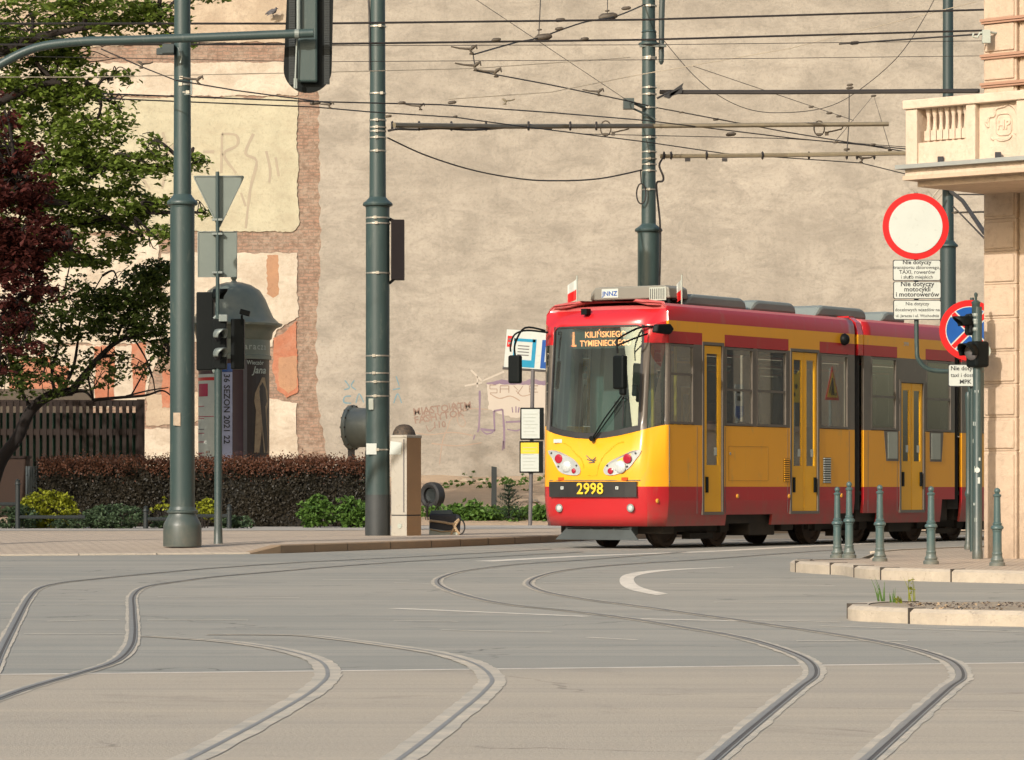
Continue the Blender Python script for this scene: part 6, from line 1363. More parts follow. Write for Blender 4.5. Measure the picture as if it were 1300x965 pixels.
for (q_, mt_, nm) in (((.03, .17, .13, .46), 'sred', 'red_box'), ((.17, .22, .20, .97), 'cyan', 'cyan_panel'), ((.17, .22, .62, .30), 'cyan', 'cyan_panel'), ((.56, .22, .64, .97), 'cyan', 'cyan_panel'), ((.20, .78, .56, .97), 'cyan', 'cyan_panel'), ((.76, .22, 1, .97), 'sblue', 'blue_panel')):
    b = MB(); b.prism(sq(*q_, -.004), (0, .003, 0)); b.build(nm, mt_, pn)
b = MB(); b.prism(sq(.84, .40, 1, .8, -.008), (0, .003, 0)); b.build('white_square', 'white', pn)
b = MB()
for y_ in (.40, .48, .56, .64): b.prism(sq(.26, y_, .50, y_+.025, -.005), (0, .002, 0))
b.prism(sq(.05, .24, .11, .28, -.006), (0, .002, 0)); b.prism(sq(.05, .33, .11, .36, -.006), (0, .002, 0)); b.build('print', 'inkgrey', pn)
b = MB(); b.text('M', sq(.08, .38, .1, .4, -.0075)[0], X, Z, .07); b.build('lettering', 'white', pn)
b = MB(); b.tube([P(638, 467, dst), P(702, 471, dst)], .035, 8); b.build('lower_bar', 'inkgrey', sp)
for (x0, y0, x1, y1, top_) in ((660.5, 517.5, 690.5, 558.5, 0), (659.5, 560, 689.5, 600.5, 1)):
    b = MB(); b.prism([P(x0, y1, dst-.09), P(x1, y1, dst-.09), P(x1, y0, dst-.09), P(x0, y0, dst-.09)], (0, .06, 0)); fr_ = b.build('timetable_case', 'blackpl', sp, bev=.01); ORG[fr_.name] = ORG[sp.name]
    b = MB(); b.prism([P(x0+1.6, y1-2, dst-.095), P(x1-5.5, y1-2, dst-.095), P(x1-5.5, y0+2, dst-.095), P(x0+1.6, y0+2, dst-.095)], (0, .003, 0)); b.build('sheet', 'white', fr_)
    if top_: b = MB(); b.prism([P(x0+1.6, y0+16, dst-.099), P(x1-5.5, y0+16, dst-.099), P(x1-5.5, y0+2, dst-.099), P(x0+1.6, y0+2, dst-.099)], (0, .002, 0)); b.build('yellow_sheet', 'numyel', fr_)
    b = MB()
    for k in range(7): yy = y0+8+k*4.4+(8 if top_ else 0)*0; b.prism([P(x0+4, yy+.5, dst-.101), P(x1-8-(k % 3)*2, yy+.5, dst-.101), P(x1-8-(k % 3)*2, yy, dst-.101), P(x0+4, yy, dst-.101)], (0, .001, 0))
    b.build('print', 'papw', fr_)
# round pipe end with bolted flange
dp = 80.0; kk = dp/F; c = P(446, 543, dp); axd = Vector((.90, -.42, 0)).normalized(); sd = Vector((.42, .90, 0)).normalized()
pp = thing('pipe_end', 'large grey round pipe end with bolted flange half hidden behind the middle pole', 'pipe', Vector((c.x, c.y, lotz(c.x, c.y))))
b = MB(); r_ = 27*kk; b.lathe([(r_*.2, -.02), (r_*1.06, -.01), (r_*1.08, 0.05), (r_*1.06, .07), (r_*.93, .08), (r_*.93, .25), (r_*.91, .5), (r_*.80, .62), (r_*.62, .70), (r_*.3, .74)], c, 32, ax=(sd, Z, axd)); b.build('barrel', 'galv', pp, smooth=40)
for k in range(14):
    a = 2*math.pi*k/14; q_ = c+(sd*math.cos(a)+Z*math.sin(a))*r_*1.02+axd*.03; b = MB(); b.box(q_, (.03, .12, .04), ax=(sd, axd, Z)); b.build('bolt', 'rust', pp)
b = MB(); b.tube([c+Vector((.45, .3, -.3)), c+Vector((.42, .2, -.6)), Vector((c.x+.4, c.y+.2, lotz(c.x, c.y)-.1))], .12, 8); b.tube([c-Z*.45, Vector((c.x, c.y, lotz(c.x, c.y)-.1))], .08, 8); b.build('support', 'inkgrey', pp)
dv_ = 68.0; kk = dv_/F; c = P(513, 556, dv_); M['mesh'] = mat('perforated_mesh', (0.10, 0.07, 0.045), 0.7, (0.03, 0.025, 0.02), 22, 0.25, metal=.2)
vt = thing('mesh_dome', 'round brown perforated vent dome showing just above the street cabinet', 'vent', (c.x, c.y, .12))
b = MB(); r_ = 15.5*kk; b.lathe([(r_, .12), (r_, c.z-.05), (r_*.98, c.z+3*kk), (r_*.86, c.z+9*kk), (r_*.66, c.z+14*kk), (r_*.4, c.z+16.5*kk), (r_*.05, c.z+17.5*kk)], (c.x, c.y, 0), 28); b.build('dome', 'mesh', vt, smooth=40)
b = MB(); b.lathe([(r_*1.04, c.z-.02), (r_*1.04, c.z+.03)], (c.x, c.y, 0), 28); b.build('rim', 'rust', vt)
dt = 80.0; c = P(549, 629, dt); zt_ = lotz(c.x, c.y)
ty = thing('tyre', 'black tyre standing half sunk in the vacant lot right of the cabinet', 'tyre', Vector((c.x, c.y, zt_)))
b = MB(); n = 36; ax1 = Vector((.75, -.66, 0)); ax2 = Z; axn = Vector((.66, .75, 0)); R0 = 17*dt/F; cc = c
prof = [(.60, -.10), (.80, -.125), (.97, -.10), (1.0, -.05), (1.0, .05), (.97, .10), (.80, .125), (.60, .10), (.58, .0)]
for k in range(n):
    a = 2*math.pi*k/n
    for (pr_, pz) in prof: b.v.append(cc+(ax1*math.cos(a)+ax2*math.sin(a))*R0*pr_+axn*pz)
m_ = len(prof)
for k in range(n):
    for j in range(m_): b.f.append((k*m_+j, k*m_+(j+1) % m_, ((k+1) % n)*m_+(j+1) % m_, ((k+1) % n)*m_+j)); b.m.append(0)
b.build('casing', 'blackrub', ty, smooth=40)
b = MB(); b.lathe([(R0*.6, -.03), (R0*.5, -.05), (R0*.15, -.02), (R0*.02, -.02)], cc, 24, ax=(ax1, ax2, axn)); b.build('rim', 'iron', ty, smooth=40)
c = P(627, 640, 80.0); b = MB(); zz = lotz(c.x, c.y); b.prism([Vector((c.x-.06, c.y, zz-.1)), Vector((c.x+.06, c.y, zz-.1)), Vector((c.x+.065, c.y, P(0, 593, 80).z)), Vector((c.x-.055, c.y, P(0, 592, 80).z))], (0, .1, 0))
tag(b.build('stake', 'iron'), 'short dark stake standing upright in the vacant lot behind the small spruce', 'stake')
for px, py, s_, lb in ((676, 648, .16, 'pale broken stone lying low near the foot of the stop sign'), (594, 601, .22, 'pale rubble lump at the foot of the graffiti wall, left one'), (612, 606, .16, 'pale rubble lump at the foot of the graffiti wall, right one'), (668, 646, .10, 'small pale stone beside the larger one near the stop sign')):
    d_ = 84 if py > 620 else 93; c = P(px, py, d_); c.z = lotz(c.x, c.y)+.02; b = MB(); random.seed(px); b.lathe([(s_*random.uniform(.7, 1), -s_*.3), (s_*1.1, 0), (s_*.7, s_*.35), (s_*.1, s_*.45)], c, 7); tag(b.build('rubble_stone', 'pl_cream'), lb, 'stone', 'pale stones in the lot')
# ------------------------------------------------------------------ fence and low railings on the left
df = 80.0; x0 = P(-140, 0, df).x; x1 = P(182, 0, df).x; zt = P(0, 509, df).z
fn = thing('wooden_fence', 'dark brown slatted wooden fence with green screening behind the hedge', 'fence', ((x0+x1)/2, df, .12))
b = MB(); x = x0
while x < x1-.1: w_ = .085+random.uniform(-.008, .008); b.bbox(x, x+w_, df-.02, df, .15, zt+random.uniform(-.03, .02)); x += .15
b.build('slat', 'woodd', fn)
b = MB(); b.bbox(x0, x1, df, df+.05, zt-.12, zt+.02); b.bbox(x0, x1, df, df+.05, P(0, 549, df).z-.06, P(0, 549, df).z+.08); b.bbox(x0, x1, df, df+.05, .4, .5); b.build('rail', 'woodd', fn)
b = MB(); b.bbox(x1-.14, x1+.02, df-.06, df+.1, .1, P(0, 507, df).z); b.build('post', 'woodd', fn)
b = MB(); b.bbox(x0, x1-.1, df+.12, df+.13, .12, P(0, 524, df).z); b.build('screen', 'greensh', fn)
b = MB(); b.bbox(x0, P(118, 0, df+2).x, df+1.8, df+2.2, P(0, 508, df+2).z, P(0, 494, df+2).z); b.bbox(x0, P(116, 0, df+2).x, df+1.9, df+2.1, .12, P(0, 510, df).z); tag(b.build('shed', 'woodg'), 'grey flat-topped shed roof edge showing just above the dark wooden fence', 'shed')
bn = thing('wooden_bin', 'brown boarded box low at the left edge before the slatted fence', 'box', P(10, 625, 75)); bn.location.z = .12; ORG[bn.name] = Vector(bn.location)
b = MB(); b.bbox(P(-60, 0, 75).x, P(33, 0, 75).x, 75, 75.6, .3, P(0, 582, 75).z); b.build('boards', 'woodb', bn); b = MB(); b.bbox(P(-62, 0, 75).x, P(35, 0, 75).x, 74.97, 75.63, P(0, 582, 75).z, P(0, 579, 75).z); b.build('lid', 'woodd', bn)
lb_ = thing('litter_bin', 'small dark blue-grey slatted bin between the brown box and the hedge', 'bin', P(45, 640, 73)); lb_.location.z = .12; ORG[lb_.name] = Vector(lb_.location)
M['bin'] = mat('bin_grey', (0.05, 0.065, 0.07), 0.7); b = MB()
for k in range(9): xx = P(32.5+k*3.1, 0, 73).x; b.bbox(xx, xx+.038, 73, 73.02, .3, P(0, 592, 73).z)
b.bbox(P(33, 0, 73).x, P(60, 0, 73).x, 73.03, 73.4, .2, P(0, 595, 73).z); b.build('slat', 'bin', lb_)
rail_d = 69.0
lf_ = thing('low_railing', 'low dark iron knee rail running along the planted bed on the left', 'railing', P(100, 672, rail_d)); lf_.location.z = .12; ORG[lf_.name] = Vector(lf_.location)
for px, y_ in ((-60, 610), (22.5, 608), (185, 642), (291, 640)):
    b = MB(); c = P(px, 0, rail_d); b.lathe([(.05, .12), (.045, P(0, y_+8, rail_d).z), (.06, P(0, y_+7, rail_d).z), (.04, P(0, y_+4, rail_d).z), (.05, P(0, y_+2, rail_d).z), (.01, P(0, y_, rail_d).z)], (c.x, c.y, 0), 10); b.build('post', 'iron', lf_, smooth=40)
for a, e, y_ in ((-60, 22, 640), (22, 108, 656.5), (185, 250, 659), (250, 291, 655)):
    b = MB(); b.tube([P(a, y_, rail_d), P(e, y_, rail_d)], .035, 6); b.build('rail', 'iron', lf_)

# ------------------------------------------------------------------ things across the street that the tram's glass mirrors
def mirrored(px, py, back):
    k = (px-CX)/F; dirn = Vector((k, 1, -(py-HY)/F)); o = Vector((0, 0, H)); nn = TU
    t = ((TO-o).dot(nn)+HW-back)/dirn.dot(nn); return o+dirn*t+nn*(2*back), t
def street_sign(px, py0, py1, wpx, back, label, kind):
    c, t = mirrored(px, (py0+py1)/2, back); w_ = wpx*t/F; h_ = (py1-py0)*t/F; root = thing('street_sign', label, 'road sign', (c.x, c.y, 0), 'signs across the tram street')
    fx = -TV; fn_ = -TU; q = lambda x, z, d_=0: c+fx*x*w_/2+Z*z*h_/2+fn_*d_
    b = MB(); b.tube([Vector((c.x, c.y, 0))+TU*.05, c+TU*.05+Z*h_*.45], .03, 8); b.build('post', 'galv', root)
    if kind == 'tri':
        b = MB(); b.prism([q(-1, -1), q(0, 1), q(1, -1)], TU*.01); b.build('red_rim', 'sred', root)
        b = MB(); b.prism([q(-.78, -.84, .005), q(0, .66, .005), q(.78, -.84, .005)], TU*.003); b.build('yellow_face', 'numyel', root)
        b = MB(); b.tube([q(.05, .3, .01), q(.0, -.1, .01), q(-.15, -.7, .01)], .02, 5); b.tube([q(0, -.1, .01), q(.18, -.7, .01)], .02, 5); b.tube([q(.05, .2, .01), q(.3, -.2, .01), q(.5, -.6, .01)], .015, 5); b.box(q(-.45, -.65, .01), (.02, .02, .06)); b.build('worker_mark', 'ink', root)
    elif kind == 'sq':
        b = MB(); b.prism([q(-1, -1), q(-1, 1), q(-.3, .75), q(.3, .75), q(1, 1), q(1, -1)], TU*.01); b.build('yellow_face', 'numyel', root)
        b = MB(); b.lathe([(.05, 0), (.05, .01)], q(-.1, 0, .0), 12, ax=(TV, Z, fn_)); b.lathe([(.04, 0), (.04, .01)], q(.4, -.5, .0), 12, ax=(TV, Z, fn_)); b.build('dot_mark', 'ink', root)
    else:
        b = MB(); b.prism([q(-1, -.6), q(-1, 1), q(1, 1), q(1, -.8), q(.3, -1), q(-.6, -.95)], TU*.01); b.build('white_face', 'white', root)
        b = MB(); b.prism([q(-.85, -.75, .005), q(-.9, -.2, .005), q(.9, -.2, .005), q(.9, -.75, .005), q(.2, -.9, .005)], TU*.003); b.build('blue_panel', 'sblue', root)
        b = MB(); b.prism([q(-.4, .1, .005), q(-.4, .35, .005), q(.5, .35, .005), q(.5, .1, .005)], TU*.003); b.prism([q(-.3, .5, .005), q(-.3, .65, .005), q(.6, .65, .005), q(.6, .5, .005)], TU*.003); b.build('bus_mark', 'ink', root)
street_sign(1059, 465, 508, 36, 6.0, 'yellow triangular roadworks sign mirrored in the tram window beside the bellows', 'tri')
street_sign(1013, 470, 511, 20, 6.0, 'yellow notched sign mirrored in the tram double door glass', 'sq')
street_sign(941, 488, 534, 21, 6.0, 'white and blue stop sign mirrored in the first passenger window', 'bus')
# unseen building added so the windshield mirrors it, not the sky glow
fb = thing('windshield_backdrop', 'plain pale grey unseen building added across the crossing for the windshield to mirror', 'building', (-32, 31, 0))
M['facade_d'] = mat('far_facade', (0.34, 0.36, 0.33), 0.9, (0.27, 0.29, 0.265), 0.5)
b = MB(); b.bbox(-42, -25, -12, 66, 0, 9.5); b.build('wall', 'facade_d', fb); b = MB(); b.prism([(-42.4, -12.4, 9.5), (-42.4, 66.4, 9.5), (-24.6, 66.4, 9.5), (-24.6, -12.4, 9.5)], (0, 0, .4)); b.build('roof', 'inkgrey', fb)
for k in range(18):
    for z in (1.6, 5.2):
        b = MB(); b.bbox(-25.0, -24.9, -8+k*4.0, -6.5+k*4.0, z, z+2.1); b.build('window', 'papw', fb)
# ------------------------------------------------------------------ vegetation
def leaves(mb, blobs, size, rnd, flat=0.5, spray=10, spr=0.22, shell=0.35, m=0, elong=1.5):
    for (c, r_, n) in blobs:
        for _ in range(max(1, n//spray)):
            while True:
                p = Vector((rnd.uniform(-1, 1), rnd.uniform(-1, 1), rnd.uniform(-1, 1)))
                if p.length <= 1: break
            if p.length > 0: p = p.normalized()*(p.length**shell if shell < 1 else p.length)
            if noise.noise(Vector((p.x*r_.x, p.y*r_.y, p.z*r_.z*1.6))*0.9+c*.37) < -0.16: continue
            q = Vector((c.x+p.x*r_.x, c.y+p.y*r_.y, c.z+p.z*r_.z))
            a = rnd.uniform(0, 6.283); dv = Vector((math.cos(a), math.sin(a), rnd.uniform(-.5, .15))); L = spr*rnd.uniform(.6, 1.5)
            for k in range(spray):
                t = rnd.random(); o = q + dv*L*t + Vector((rnd.gauss(0, spr*.32), rnd.gauss(0, spr*.32), rnd.gauss(0, spr*.16)))
                n_ = Vector((rnd.gauss(0, flat), rnd.gauss(0, flat), 1)).normalized()
                e = n_.orthogonal().normalized(); e = Matrix.Rotation(rnd.uniform(0, 6.28), 3, n_) @ e; f_ = n_.cross(e); s_ = size*rnd.uniform(.6, 1.25)
                mb.face([o-e*s_*elong*.5, o+f_*s_*.45+n_*s_*.1, o+e*s_*elong*.5, o-f_*s_*.45+n_*s_*.1], m)
def bl(px, py, rx, ry, d, n, rd=None):
    k = d/F; return (P(px, py, d), Vector((rx*k, (rd if rd else (rx+ry)/2*k*1.2), ry*k)), n)
def limb(mb, pl, r0, r1, n=8):
    pts = catmull(pl, 5); m_ = len(pts)
    rs = [r0+(r1-r0)*k/(m_-1) for k in range(m_)]; mb.tube(pts, rs, n)
def twigs(mb, start_pts, blobs, rnd, per=5, r0=.03):
    for (c, r_, n) in blobs:
        s_ = min(start_pts, key=lambda q: (q-c).length)
        mid = (s_+c)/2+Vector((rnd.uniform(-.3, .3), rnd.uniform(-.3, .3), rnd.uniform(.0, .4)))
        limb(mb, [s_, mid, c], r0*1.6, r0*.6, 6)
        for _ in range(per):
            p = Vector((rnd.uniform(-1, 1), rnd.uniform(-1, 1), rnd.uniform(-.9, .9))); e = Vector((c.x+p.x*r_.x, c.y+p.y*r_.y, c.z+p.z*r_.z)); st = s_.lerp(c, rnd.uniform(.4, 1))
            limb(mb, [st, st.lerp(e, .5)+Vector((0, 0, rnd.uniform(-.1, .25))), e], r0*.5, .008, 5)
rnd = random.Random(5)
# big light-leaved tree
D = 72.0; g0 = P(-95, 0, D); g0.z = .12
tr = thing('green_tree', 'large green leafy tree with layered branches filling the upper left corner', 'tree', g0)
tk = MB(); limb(tk, [g0, P(-92, 560, D), P(-80, 400, D), P(-60, 240, D), P(-30, 80, D), P(-10, -120, D)], .34, .12, 12)
joints = [P(-92, 480, D), P(-80, 400, D), P(-60, 240, D), P(-40, 150, D), P(-30, 80, D), P(-15, -60, D)]
A_ = [bl(30, 25, 95, 42, D, 3000), bl(120, 12, 75, 30, D-1, 2200), bl(195, 22, 42, 16, D-1, 700), bl(220, 48, 24, 8, D-1, 160), bl(250, -8, 30, 12, D, 260), bl(55, 95, 62, 40, D+.5, 3000), bl(92, 68, 62, 12, D+.5, 600),
      bl(50, 190, 80, 80, D+1, 6500), bl(112, 122, 40, 14, D, 380), bl(150, 96, 26, 7, D, 130), bl(118, 165, 46, 22, D, 900), bl(155, 138, 13, 26, D, 150), bl(125, 215, 62, 30, D+.3, 1900), bl(185, 207, 46, 15, D-.5, 600), bl(240, 207, 26, 8, D-.8, 200), bl(190, 183, 13, 16, D-.6, 120),
      bl(135, 262, 66, 24, D+.5, 2600), bl(196, 258, 26, 10, D, 260), bl(196, 300, 28, 18, D, 420), bl(110, 305, 66, 34, D+1, 3000), bl(30, 300, 70, 60, D+2, 2600), bl(262, 270, 12, 7, D, 60),
      bl(-60, 120, 110, 150, D+1, 5000), bl(-120, 300, 90, 120, D+1, 2600), bl(-60, -120, 170, 120, D, 3600, 4), bl(120, -90, 140, 70, D, 2200, 3.5), bl(-180, 60, 120, 200, D, 2200)]
lim = [[P(-60, 240, D), P(0, 220, D), P(70, 205, D), P(150, 215, D), P(235, 208, D-.6)], [P(-40, 150, D), P(20, 120, D), P(70, 105, D), P(120, 118, D)], [P(-30, 80, D), P(40, 50, D-.5), P(110, 35, D-1), P(200, 25, D-1)], [P(-80, 400, D), P(-10, 340, D+.5), P(80, 290, D+.5), P(190, 270, D)],
       [P(-60, 240, D), P(20, 250, D), P(110, 265, D), P(180, 300, D)]]
for l in lim: limb(tk, l, .12, .02)
for l in lim: joints += l[1:]
twigs(tk, joints, A_, rnd, 5); tk.build('trunk', 'bark', tr, smooth=60)
lm = MB(); leaves(lm, A_, .105, rnd, .55, 10, .26, .6); lm.build('crown', 'leafg', tr)
# smaller tree with the leaning dark stem
D = 74.0; g1 = P(-22, 0, D); g1.z = .12
t2 = thing('small_tree', 'smaller dark-stemmed tree leaning right in front of the slatted fence', 'tree', g1)
tk = MB()
limb(tk, [g1, P(-2, 592, D), P(22, 556, D), P(40, 520, D), P(66, 501, D), P(92, 497, D)], .15, .09, 10)
L2 = [[P(90, 498, D), P(108, 475, D), P(128, 452, D), P(146, 436, D), P(165, 429, D), P(190, 434, D), P(214, 452, D)], [P(92, 497, D), P(108, 497, D), P(118, 508, D)], [P(76, 500, D), P(92, 470, D), P(98, 440, D), P(104, 400, D), P(130, 350, D)],
      [P(70, 500, D), P(66, 470, D), P(76, 430, D), P(80, 380, D), P(90, 330, D)], [P(118, 508, D), P(150, 505, D), P(185, 502, D), P(206, 496, D), P(220, 505, D)], [P(160, 503, D), P(188, 496, D), P(214, 492, D)], [P(40, 520, D), P(20, 480, D), P(10, 430, D), P(15, 380, D)],
      [P(82, 495, D), P(74, 478, D), P(55, 458, D), P(40, 440, D)], [P(165, 505, D), P(180, 478, D), P(192, 458, D)], [P(137, 508, D), P(138, 480, D), P(140, 450, D)], [P(146, 436, D), P(160, 400, D), P(180, 365, D), P(200, 340, D)], [P(170, 430, D), P(185, 455, D), P(194, 480, D), P(197, 500, D)]]
for l, r_ in zip(L2, (.085, .055, .045, .04, .04, .02, .04, .022, .02, .014, .035, .02)): limb(tk, l, r_, .012, 7)
jj = [q for l in L2 for q in l[2:]]
B_ = [bl(150, 362, 68, 34, D, 3400), bl(95, 392, 75, 40, D, 3600), bl(195, 345, 28, 20, D, 1000), bl(190, 398, 30, 38, D, 1500), bl(40, 420, 55, 42, D, 2000), bl(150, 415, 50, 20, D, 900), bl(205, 440, 14, 26, D, 380), bl(55, 465, 50, 20, D, 650), bl(130, 455, 40, 14, D, 260), bl(178, 470, 30, 12, D, 130), bl(-30, 420, 50, 60, D, 1400), bl(10, 480, 30, 20, D, 500), bl(50, 490, 45, 18, D-.5, 500), bl(120, 480, 40, 16, D-.5, 260)]
twigs(tk, jj, B_, rnd, 8, .018); tk.build('trunk', 'bark', t2, smooth=60)
lm = MB(); leaves(lm, B_, .078, rnd, .8, 7, .16, .8); lm.build('crown', 'leafd', t2)
# purple tree
D = 69.0; g2 = P(-150, 0, D); g2.z = .12
t3_ = thing('purple_tree', 'dark purple-leaved tree reaching in from the left edge of the picture', 'tree', g2)
tk = MB(); limb(tk, [g2, P(-145, 500, D), P(-120, 350, D), P(-90, 250, D), P(-60, 150, D)], .26, .09, 10)
C_ = [bl(5, 140, 24, 22, D, 500), bl(10, 185, 34, 35, D, 1500), bl(20, 240, 38, 30, D, 1700), bl(35, 300, 42, 34, D, 2000), bl(80, 310, 14, 8, D, 90), bl(15, 350, 42, 40, D, 1900), bl(55, 372, 20, 10, D, 160), bl(10, 405, 34, 22, D, 700), bl(25, 440, 26, 10, D, 160), bl(-60, 260, 70, 130, D, 3600), bl(-110, 330, 80, 140, D, 2600), bl(0, 470, 18, 8, D, 60)]
lim = [[P(-120, 350, D), P(-60, 330, D), P(10, 320, D), P(90, 318, D)], [P(-90, 250, D), P(-40, 240, D), P(20, 225, D)], [P(-120, 350, D), P(-50, 370, D), P(20, 380, D)]]
for l in lim: limb(tk, l, .09, .015)
twigs(tk, [q for l in lim for q in l]+[P(-90, 250, D)], C_, rnd, 5); tk.build('trunk', 'bark', t3_, smooth=60)
lm = MB(); leaves(lm, C_, .10, rnd, .7, 9, .2, .6); lm.build('crown', 'leafp', t3_)
# hedge
DH = 72.5; xa, xb = P(48, 0, DH).x, P(463, 0, DH).x; zt = P(0, 580, DH).z
hd_ = thing('hedge', 'long clipped dark hedge with reddish-brown new shoots along its top', 'hedge', ((xa+xb)/2, DH+.6, .12))
b = MB(); nx = 60; 
def hz(x): return zt-.10+noise.noise(Vector((x*.8, 0, 0)))*.05
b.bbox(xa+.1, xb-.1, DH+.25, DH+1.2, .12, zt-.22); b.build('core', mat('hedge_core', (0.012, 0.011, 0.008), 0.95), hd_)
b = MB()
def shoot(o, s_, n_, m=0):
    e = n_.orthogonal().normalized(); e = Matrix.Rotation(rnd.uniform(0, 6.28), 3, n_) @ e; f_ = n_.cross(e); b.face([o-e*s_, o+f_*s_*.55, o+e*s_, o-f_*s_*.55], m)
for _ in range(24000):
    x = rnd.uniform(xa, xb); z = rnd.uniform(.15, hz(x)); y = DH+.12+abs(rnd.gauss(0, .09))+noise.noise(Vector((x*1.5, z*1.5, 1)))*.16
    shoot(Vector((x, y, z)), rnd.uniform(.018, .04), Vector((rnd.gauss(0, .6), -1, rnd.gauss(0, .6))).normalized())
for _ in range(2500):
    z = rnd.uniform(.15, zt-.1); shoot(Vector((rnd.choice((xa, xb))+rnd.gauss(0, .06), rnd.uniform(DH+.1, DH+1.3), z)), .035, Vector((1, rnd.gauss(0, .5), rnd.gauss(0, .5))).normalized())
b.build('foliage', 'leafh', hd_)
b = MB()
for _ in range(9000):
    x = rnd.uniform(xa-.03, xb+.03); y = rnd.uniform(DH+.02, DH+1.25); h_ = abs(rnd.gauss(0, .075)); o = Vector((x, y, hz(x)+.0+h_-.03))
    shoot(o, rnd.uniform(.015, .032), Vector((rnd.gauss(0, 1), rnd.gauss(0, 1), .4)).normalized())
for _ in range(3800):
    x = rnd.uniform(xa, xb); z = hz(x)-abs(rnd.gauss(0, .13)); o = Vector((x, DH+.04+rnd.uniform(-.03, .1), z)); shoot(o, rnd.uniform(.015, .034), Vector((rnd.gauss(0, .6), -1, rnd.gauss(0, .6))).normalized())
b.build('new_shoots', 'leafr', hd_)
# low shrubs and bedding plants
def shrub(px, py0, py1, rx, d, mt, name, label, n, size=.05, cat='shrub', grp=None, flat=1.0, zb=None):
    z_ = .12 if zb is None else zb; c = P(px, 0, d); c.z = z_; top_ = P(0, py0, d).z; k = d/F
    o = thing(name, label, cat, c, grp); lm = MB(); h_ = top_-z_
    bb = [(Vector((c.x, d, z_+h_*.5)), Vector((rx*k, rx*k*.7, h_*.5)), n), (Vector((c.x+rx*k*.35, d-.05, z_+h_*.42)), Vector((rx*k*.6, rx*k*.5, h_*.42)), n//3), (Vector((c.x-rx*k*.4, d-.05, z_+h_*.4)), Vector((rx*k*.55, rx*k*.5, h_*.4)), n//3)]
    leaves(lm, bb, size, rnd, flat, 6, size*1.5, .5); lm.build('foliage', mt, o)
    st = MB()
    for _ in range(5): limb(st, [c+Vector((rnd.uniform(-.08, .08), 0, -.02)), c+Vector((rnd.uniform(-.2, .2)*rx*k*2, rnd.uniform(-.1, .1), h_*.5)), c+Vector((rnd.uniform(-.6, .6)*rx*k, rnd.uniform(-.1, .1), h_*.85))], .012, .004, 5)
    st.build('stem', 'bark', o); return o
shrub(60, 622, 655, 38, 70, 'leafy', 'yellow_shrub', 'wide clipped yellow-green shrub by the low railing at the left', 1900, .055)
shrub(204, 630, 655, 12, 70, 'leafy', 'yellow_shrub', 'small yellow-green shrub just left of the thick left pole', 420, .05)
shrub(260, 631, 657, 14, 70, 'leafy', 'yellow_shrub', 'yellow-green shrub just right of the thick left pole', 520, .05)
shrub(403, 628, 666, 20, 71, 'leafb', 'green_shrub', 'bright green shrub at the hedge foot, left one of two by the middle pole', 620, .075)
shrub(446, 631, 666, 20, 71, 'leafb', 'green_shrub', 'bright green shrub at the hedge foot, closest to the middle pole', 560, .075)
for px, py0, rx, n, lb in ((20, 640, 30, 900, 'grey-green bedding plant at the far left behind the railing'), (145, 640, 42, 1500, 'broad grey-green bedding plant between railing and hedge, left of the pole'), (215, 655, 24, 500, 'low grey-green bedding plant at the foot of the thick left pole'), (95, 655, 30, 500, 'low grey-green bedding plant under the yellow shrub'), (300, 654, 20, 400, 'low grey-green bedding plant right of the slim sign post')):
    shrub(px, py0, 672, rx, 69.4, 'leafq', 'bedding_plant', lb, n, .05, 'plant', 'grey-green bedding plants')
# weeds in the lot: ground cover plus single plants
lm = MB()
for _ in range(520):
    px = rnd.uniform(537, 705); d = rnd.uniform(77.3, 79.5) if rnd.random() < .7 else rnd.uniform(88, 94.5); c = P(px, 0, d); c.z = lotz(c.x, c.y)
    if d > 85 and noise.noise(Vector((c.x*.6, c.y*.4, 5))) < .05: continue
    leaves(lm, [(c+Z*.08, Vector((.2, .2, .12)), 12)], .07, rnd, .9, 6, .08, .7)
for _ in range(500):
    x = rnd.uniform(-12, -3); d = rnd.uniform(77, 94); c = Vector((x, d, lotz(x, d))); leaves(lm, [(c+Z*.05, Vector((.2, .2, .08)), 6)], .06, rnd, .9, 6, .08, .7)
tag(lm.build('weeds', 'leafb'), 'low green weeds scattered over the vacant lot before the wall', 'weeds', kind='stuff')
for px, py0, rx, n, lb in ((556, 634, 14, 300, 'leafy weed plant right of the street cabinet, behind the bundle'), (578, 640, 16, 300, 'leafy weed plant behind the strapped bundle'), (600, 634, 14, 260, 'leafy weed plant left of the dark stake'), (612, 646, 18, 320, 'low leafy weed plant below the dark stake'), (690, 640, 14, 260, 'leafy weed plant between stop sign post and tram'), (542, 630, 8, 160, 'narrow leafy weed plant touching the street cabinet')):
    shrub(px, py0, 662, rx, 77.6, 'leafb', 'weed_plant', lb, n, .085, 'plant', 'leafy weeds at the back of the pavement', zb=.14)
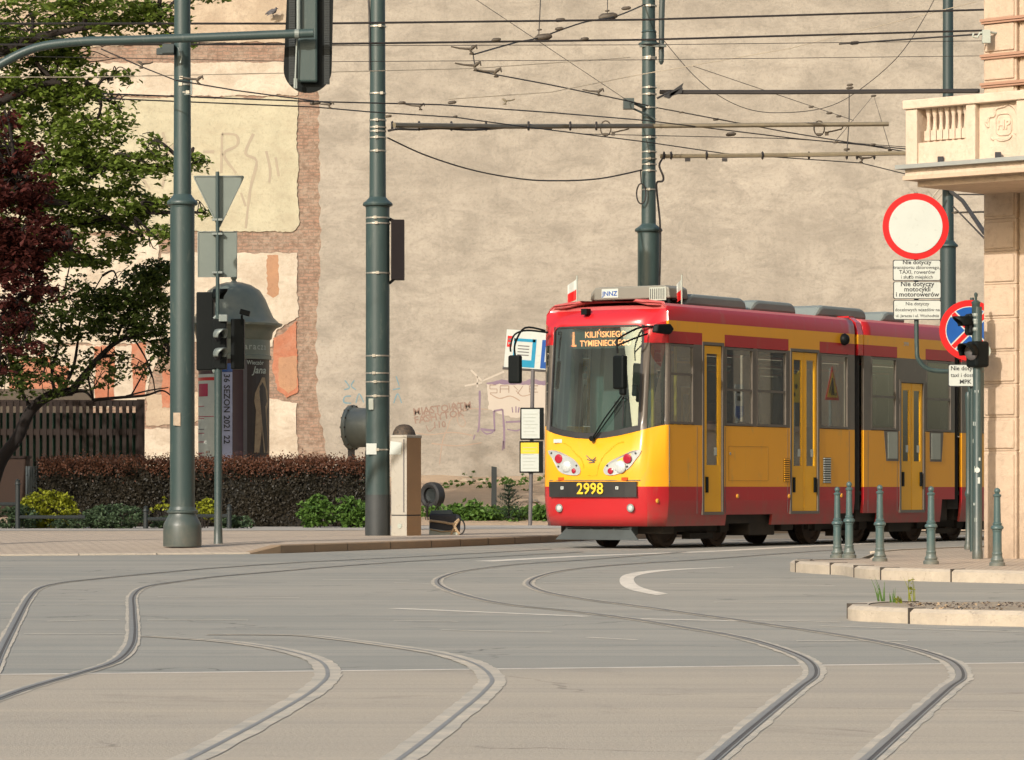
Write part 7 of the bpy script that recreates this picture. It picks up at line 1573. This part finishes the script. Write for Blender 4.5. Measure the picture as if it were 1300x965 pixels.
# young spruce
d = 77.5; c = P(646, 0, d); c.z = .14; sp_ = thing('young_spruce', 'small bluish young spruce in front of the stake in the vacant lot', 'tree', c)
st = MB(); top_ = P(0, 611, d).z; limb(st, [c, Vector((c.x, c.y, top_))], .022, .006, 6); st.build('trunk', 'bark', sp_)
b = MB()
for k in range(9):
    z = c.z+.1+(top_-c.z-.15)*k/9; L = .46*(1-k/10.5); m_ = 9
    for j in range(m_):
        a = 2*math.pi*(j+.5*(k % 2))/m_+rnd.uniform(-.2, .2); dv = Vector((math.cos(a), math.sin(a), rnd.uniform(.15, .5)))
        for t in [i/12 for i in range(13)]:
            for _ in range(5):
                o = Vector((c.x, c.y, z))+dv*L*t; nd = (dv+Vector((rnd.gauss(0, .8), rnd.gauss(0, .8), rnd.gauss(0, .8)))).normalized()*.055; sd_ = nd.cross(Z); sd_ = sd_.normalized()*.006 if sd_.length > 1e-6 else X*.006
                b.face([o-sd_, o+nd, o+sd_])
b.build('crown', 'leafs', sp_)
# dry weeds on the traffic island
for px, py, h_, n, lb in ((1118, 764.5, 34, 10, 'thin tuft of upright grass at the left tip of the traffic island'), (1134, 765, 20, 6, 'short grass tuft between the two taller weeds on the island'), (1157, 764, 36, 5, 'yellow-green seeding weed, tallest on the traffic island'), (1140, 766, 10, 9, 'low yellowish weed at the island kerb')):
    c = G(px, py, .095); o = thing('grass_tuft', lb, 'weed', c, 'weeds on the traffic island'); b = MB(); k = c.y/F
    for i in range(n):
        x = rnd.uniform(-4, 6)*k; hh = h_*k*rnd.uniform(.5, 1); le = rnd.uniform(-.35, .1)*hh; w_ = .7*k
        b.face([c+Vector((x-w_, 0, 0)), c+Vector((x+w_, 0.002, 0)), c+Vector((x+le*.4+w_*.7, .01, hh*.55)), c+Vector((x+le, .02, hh)), c+Vector((x+le*.4-w_*.7, .01, hh*.55))])
    if h_ > 34 or h_ == 10: leaves(b, [(c+Vector((0, 0, h_*k*.55)), Vector((3*k, 3*k, h_*k*.4)), 60 if h_ > 30 else 40)], 2.2*k, rnd, 1.2, 4, 2*k, .8)
    b.build('blades', 'leafy' if h_ > 34 or h_ == 10 else 'leafb', o)
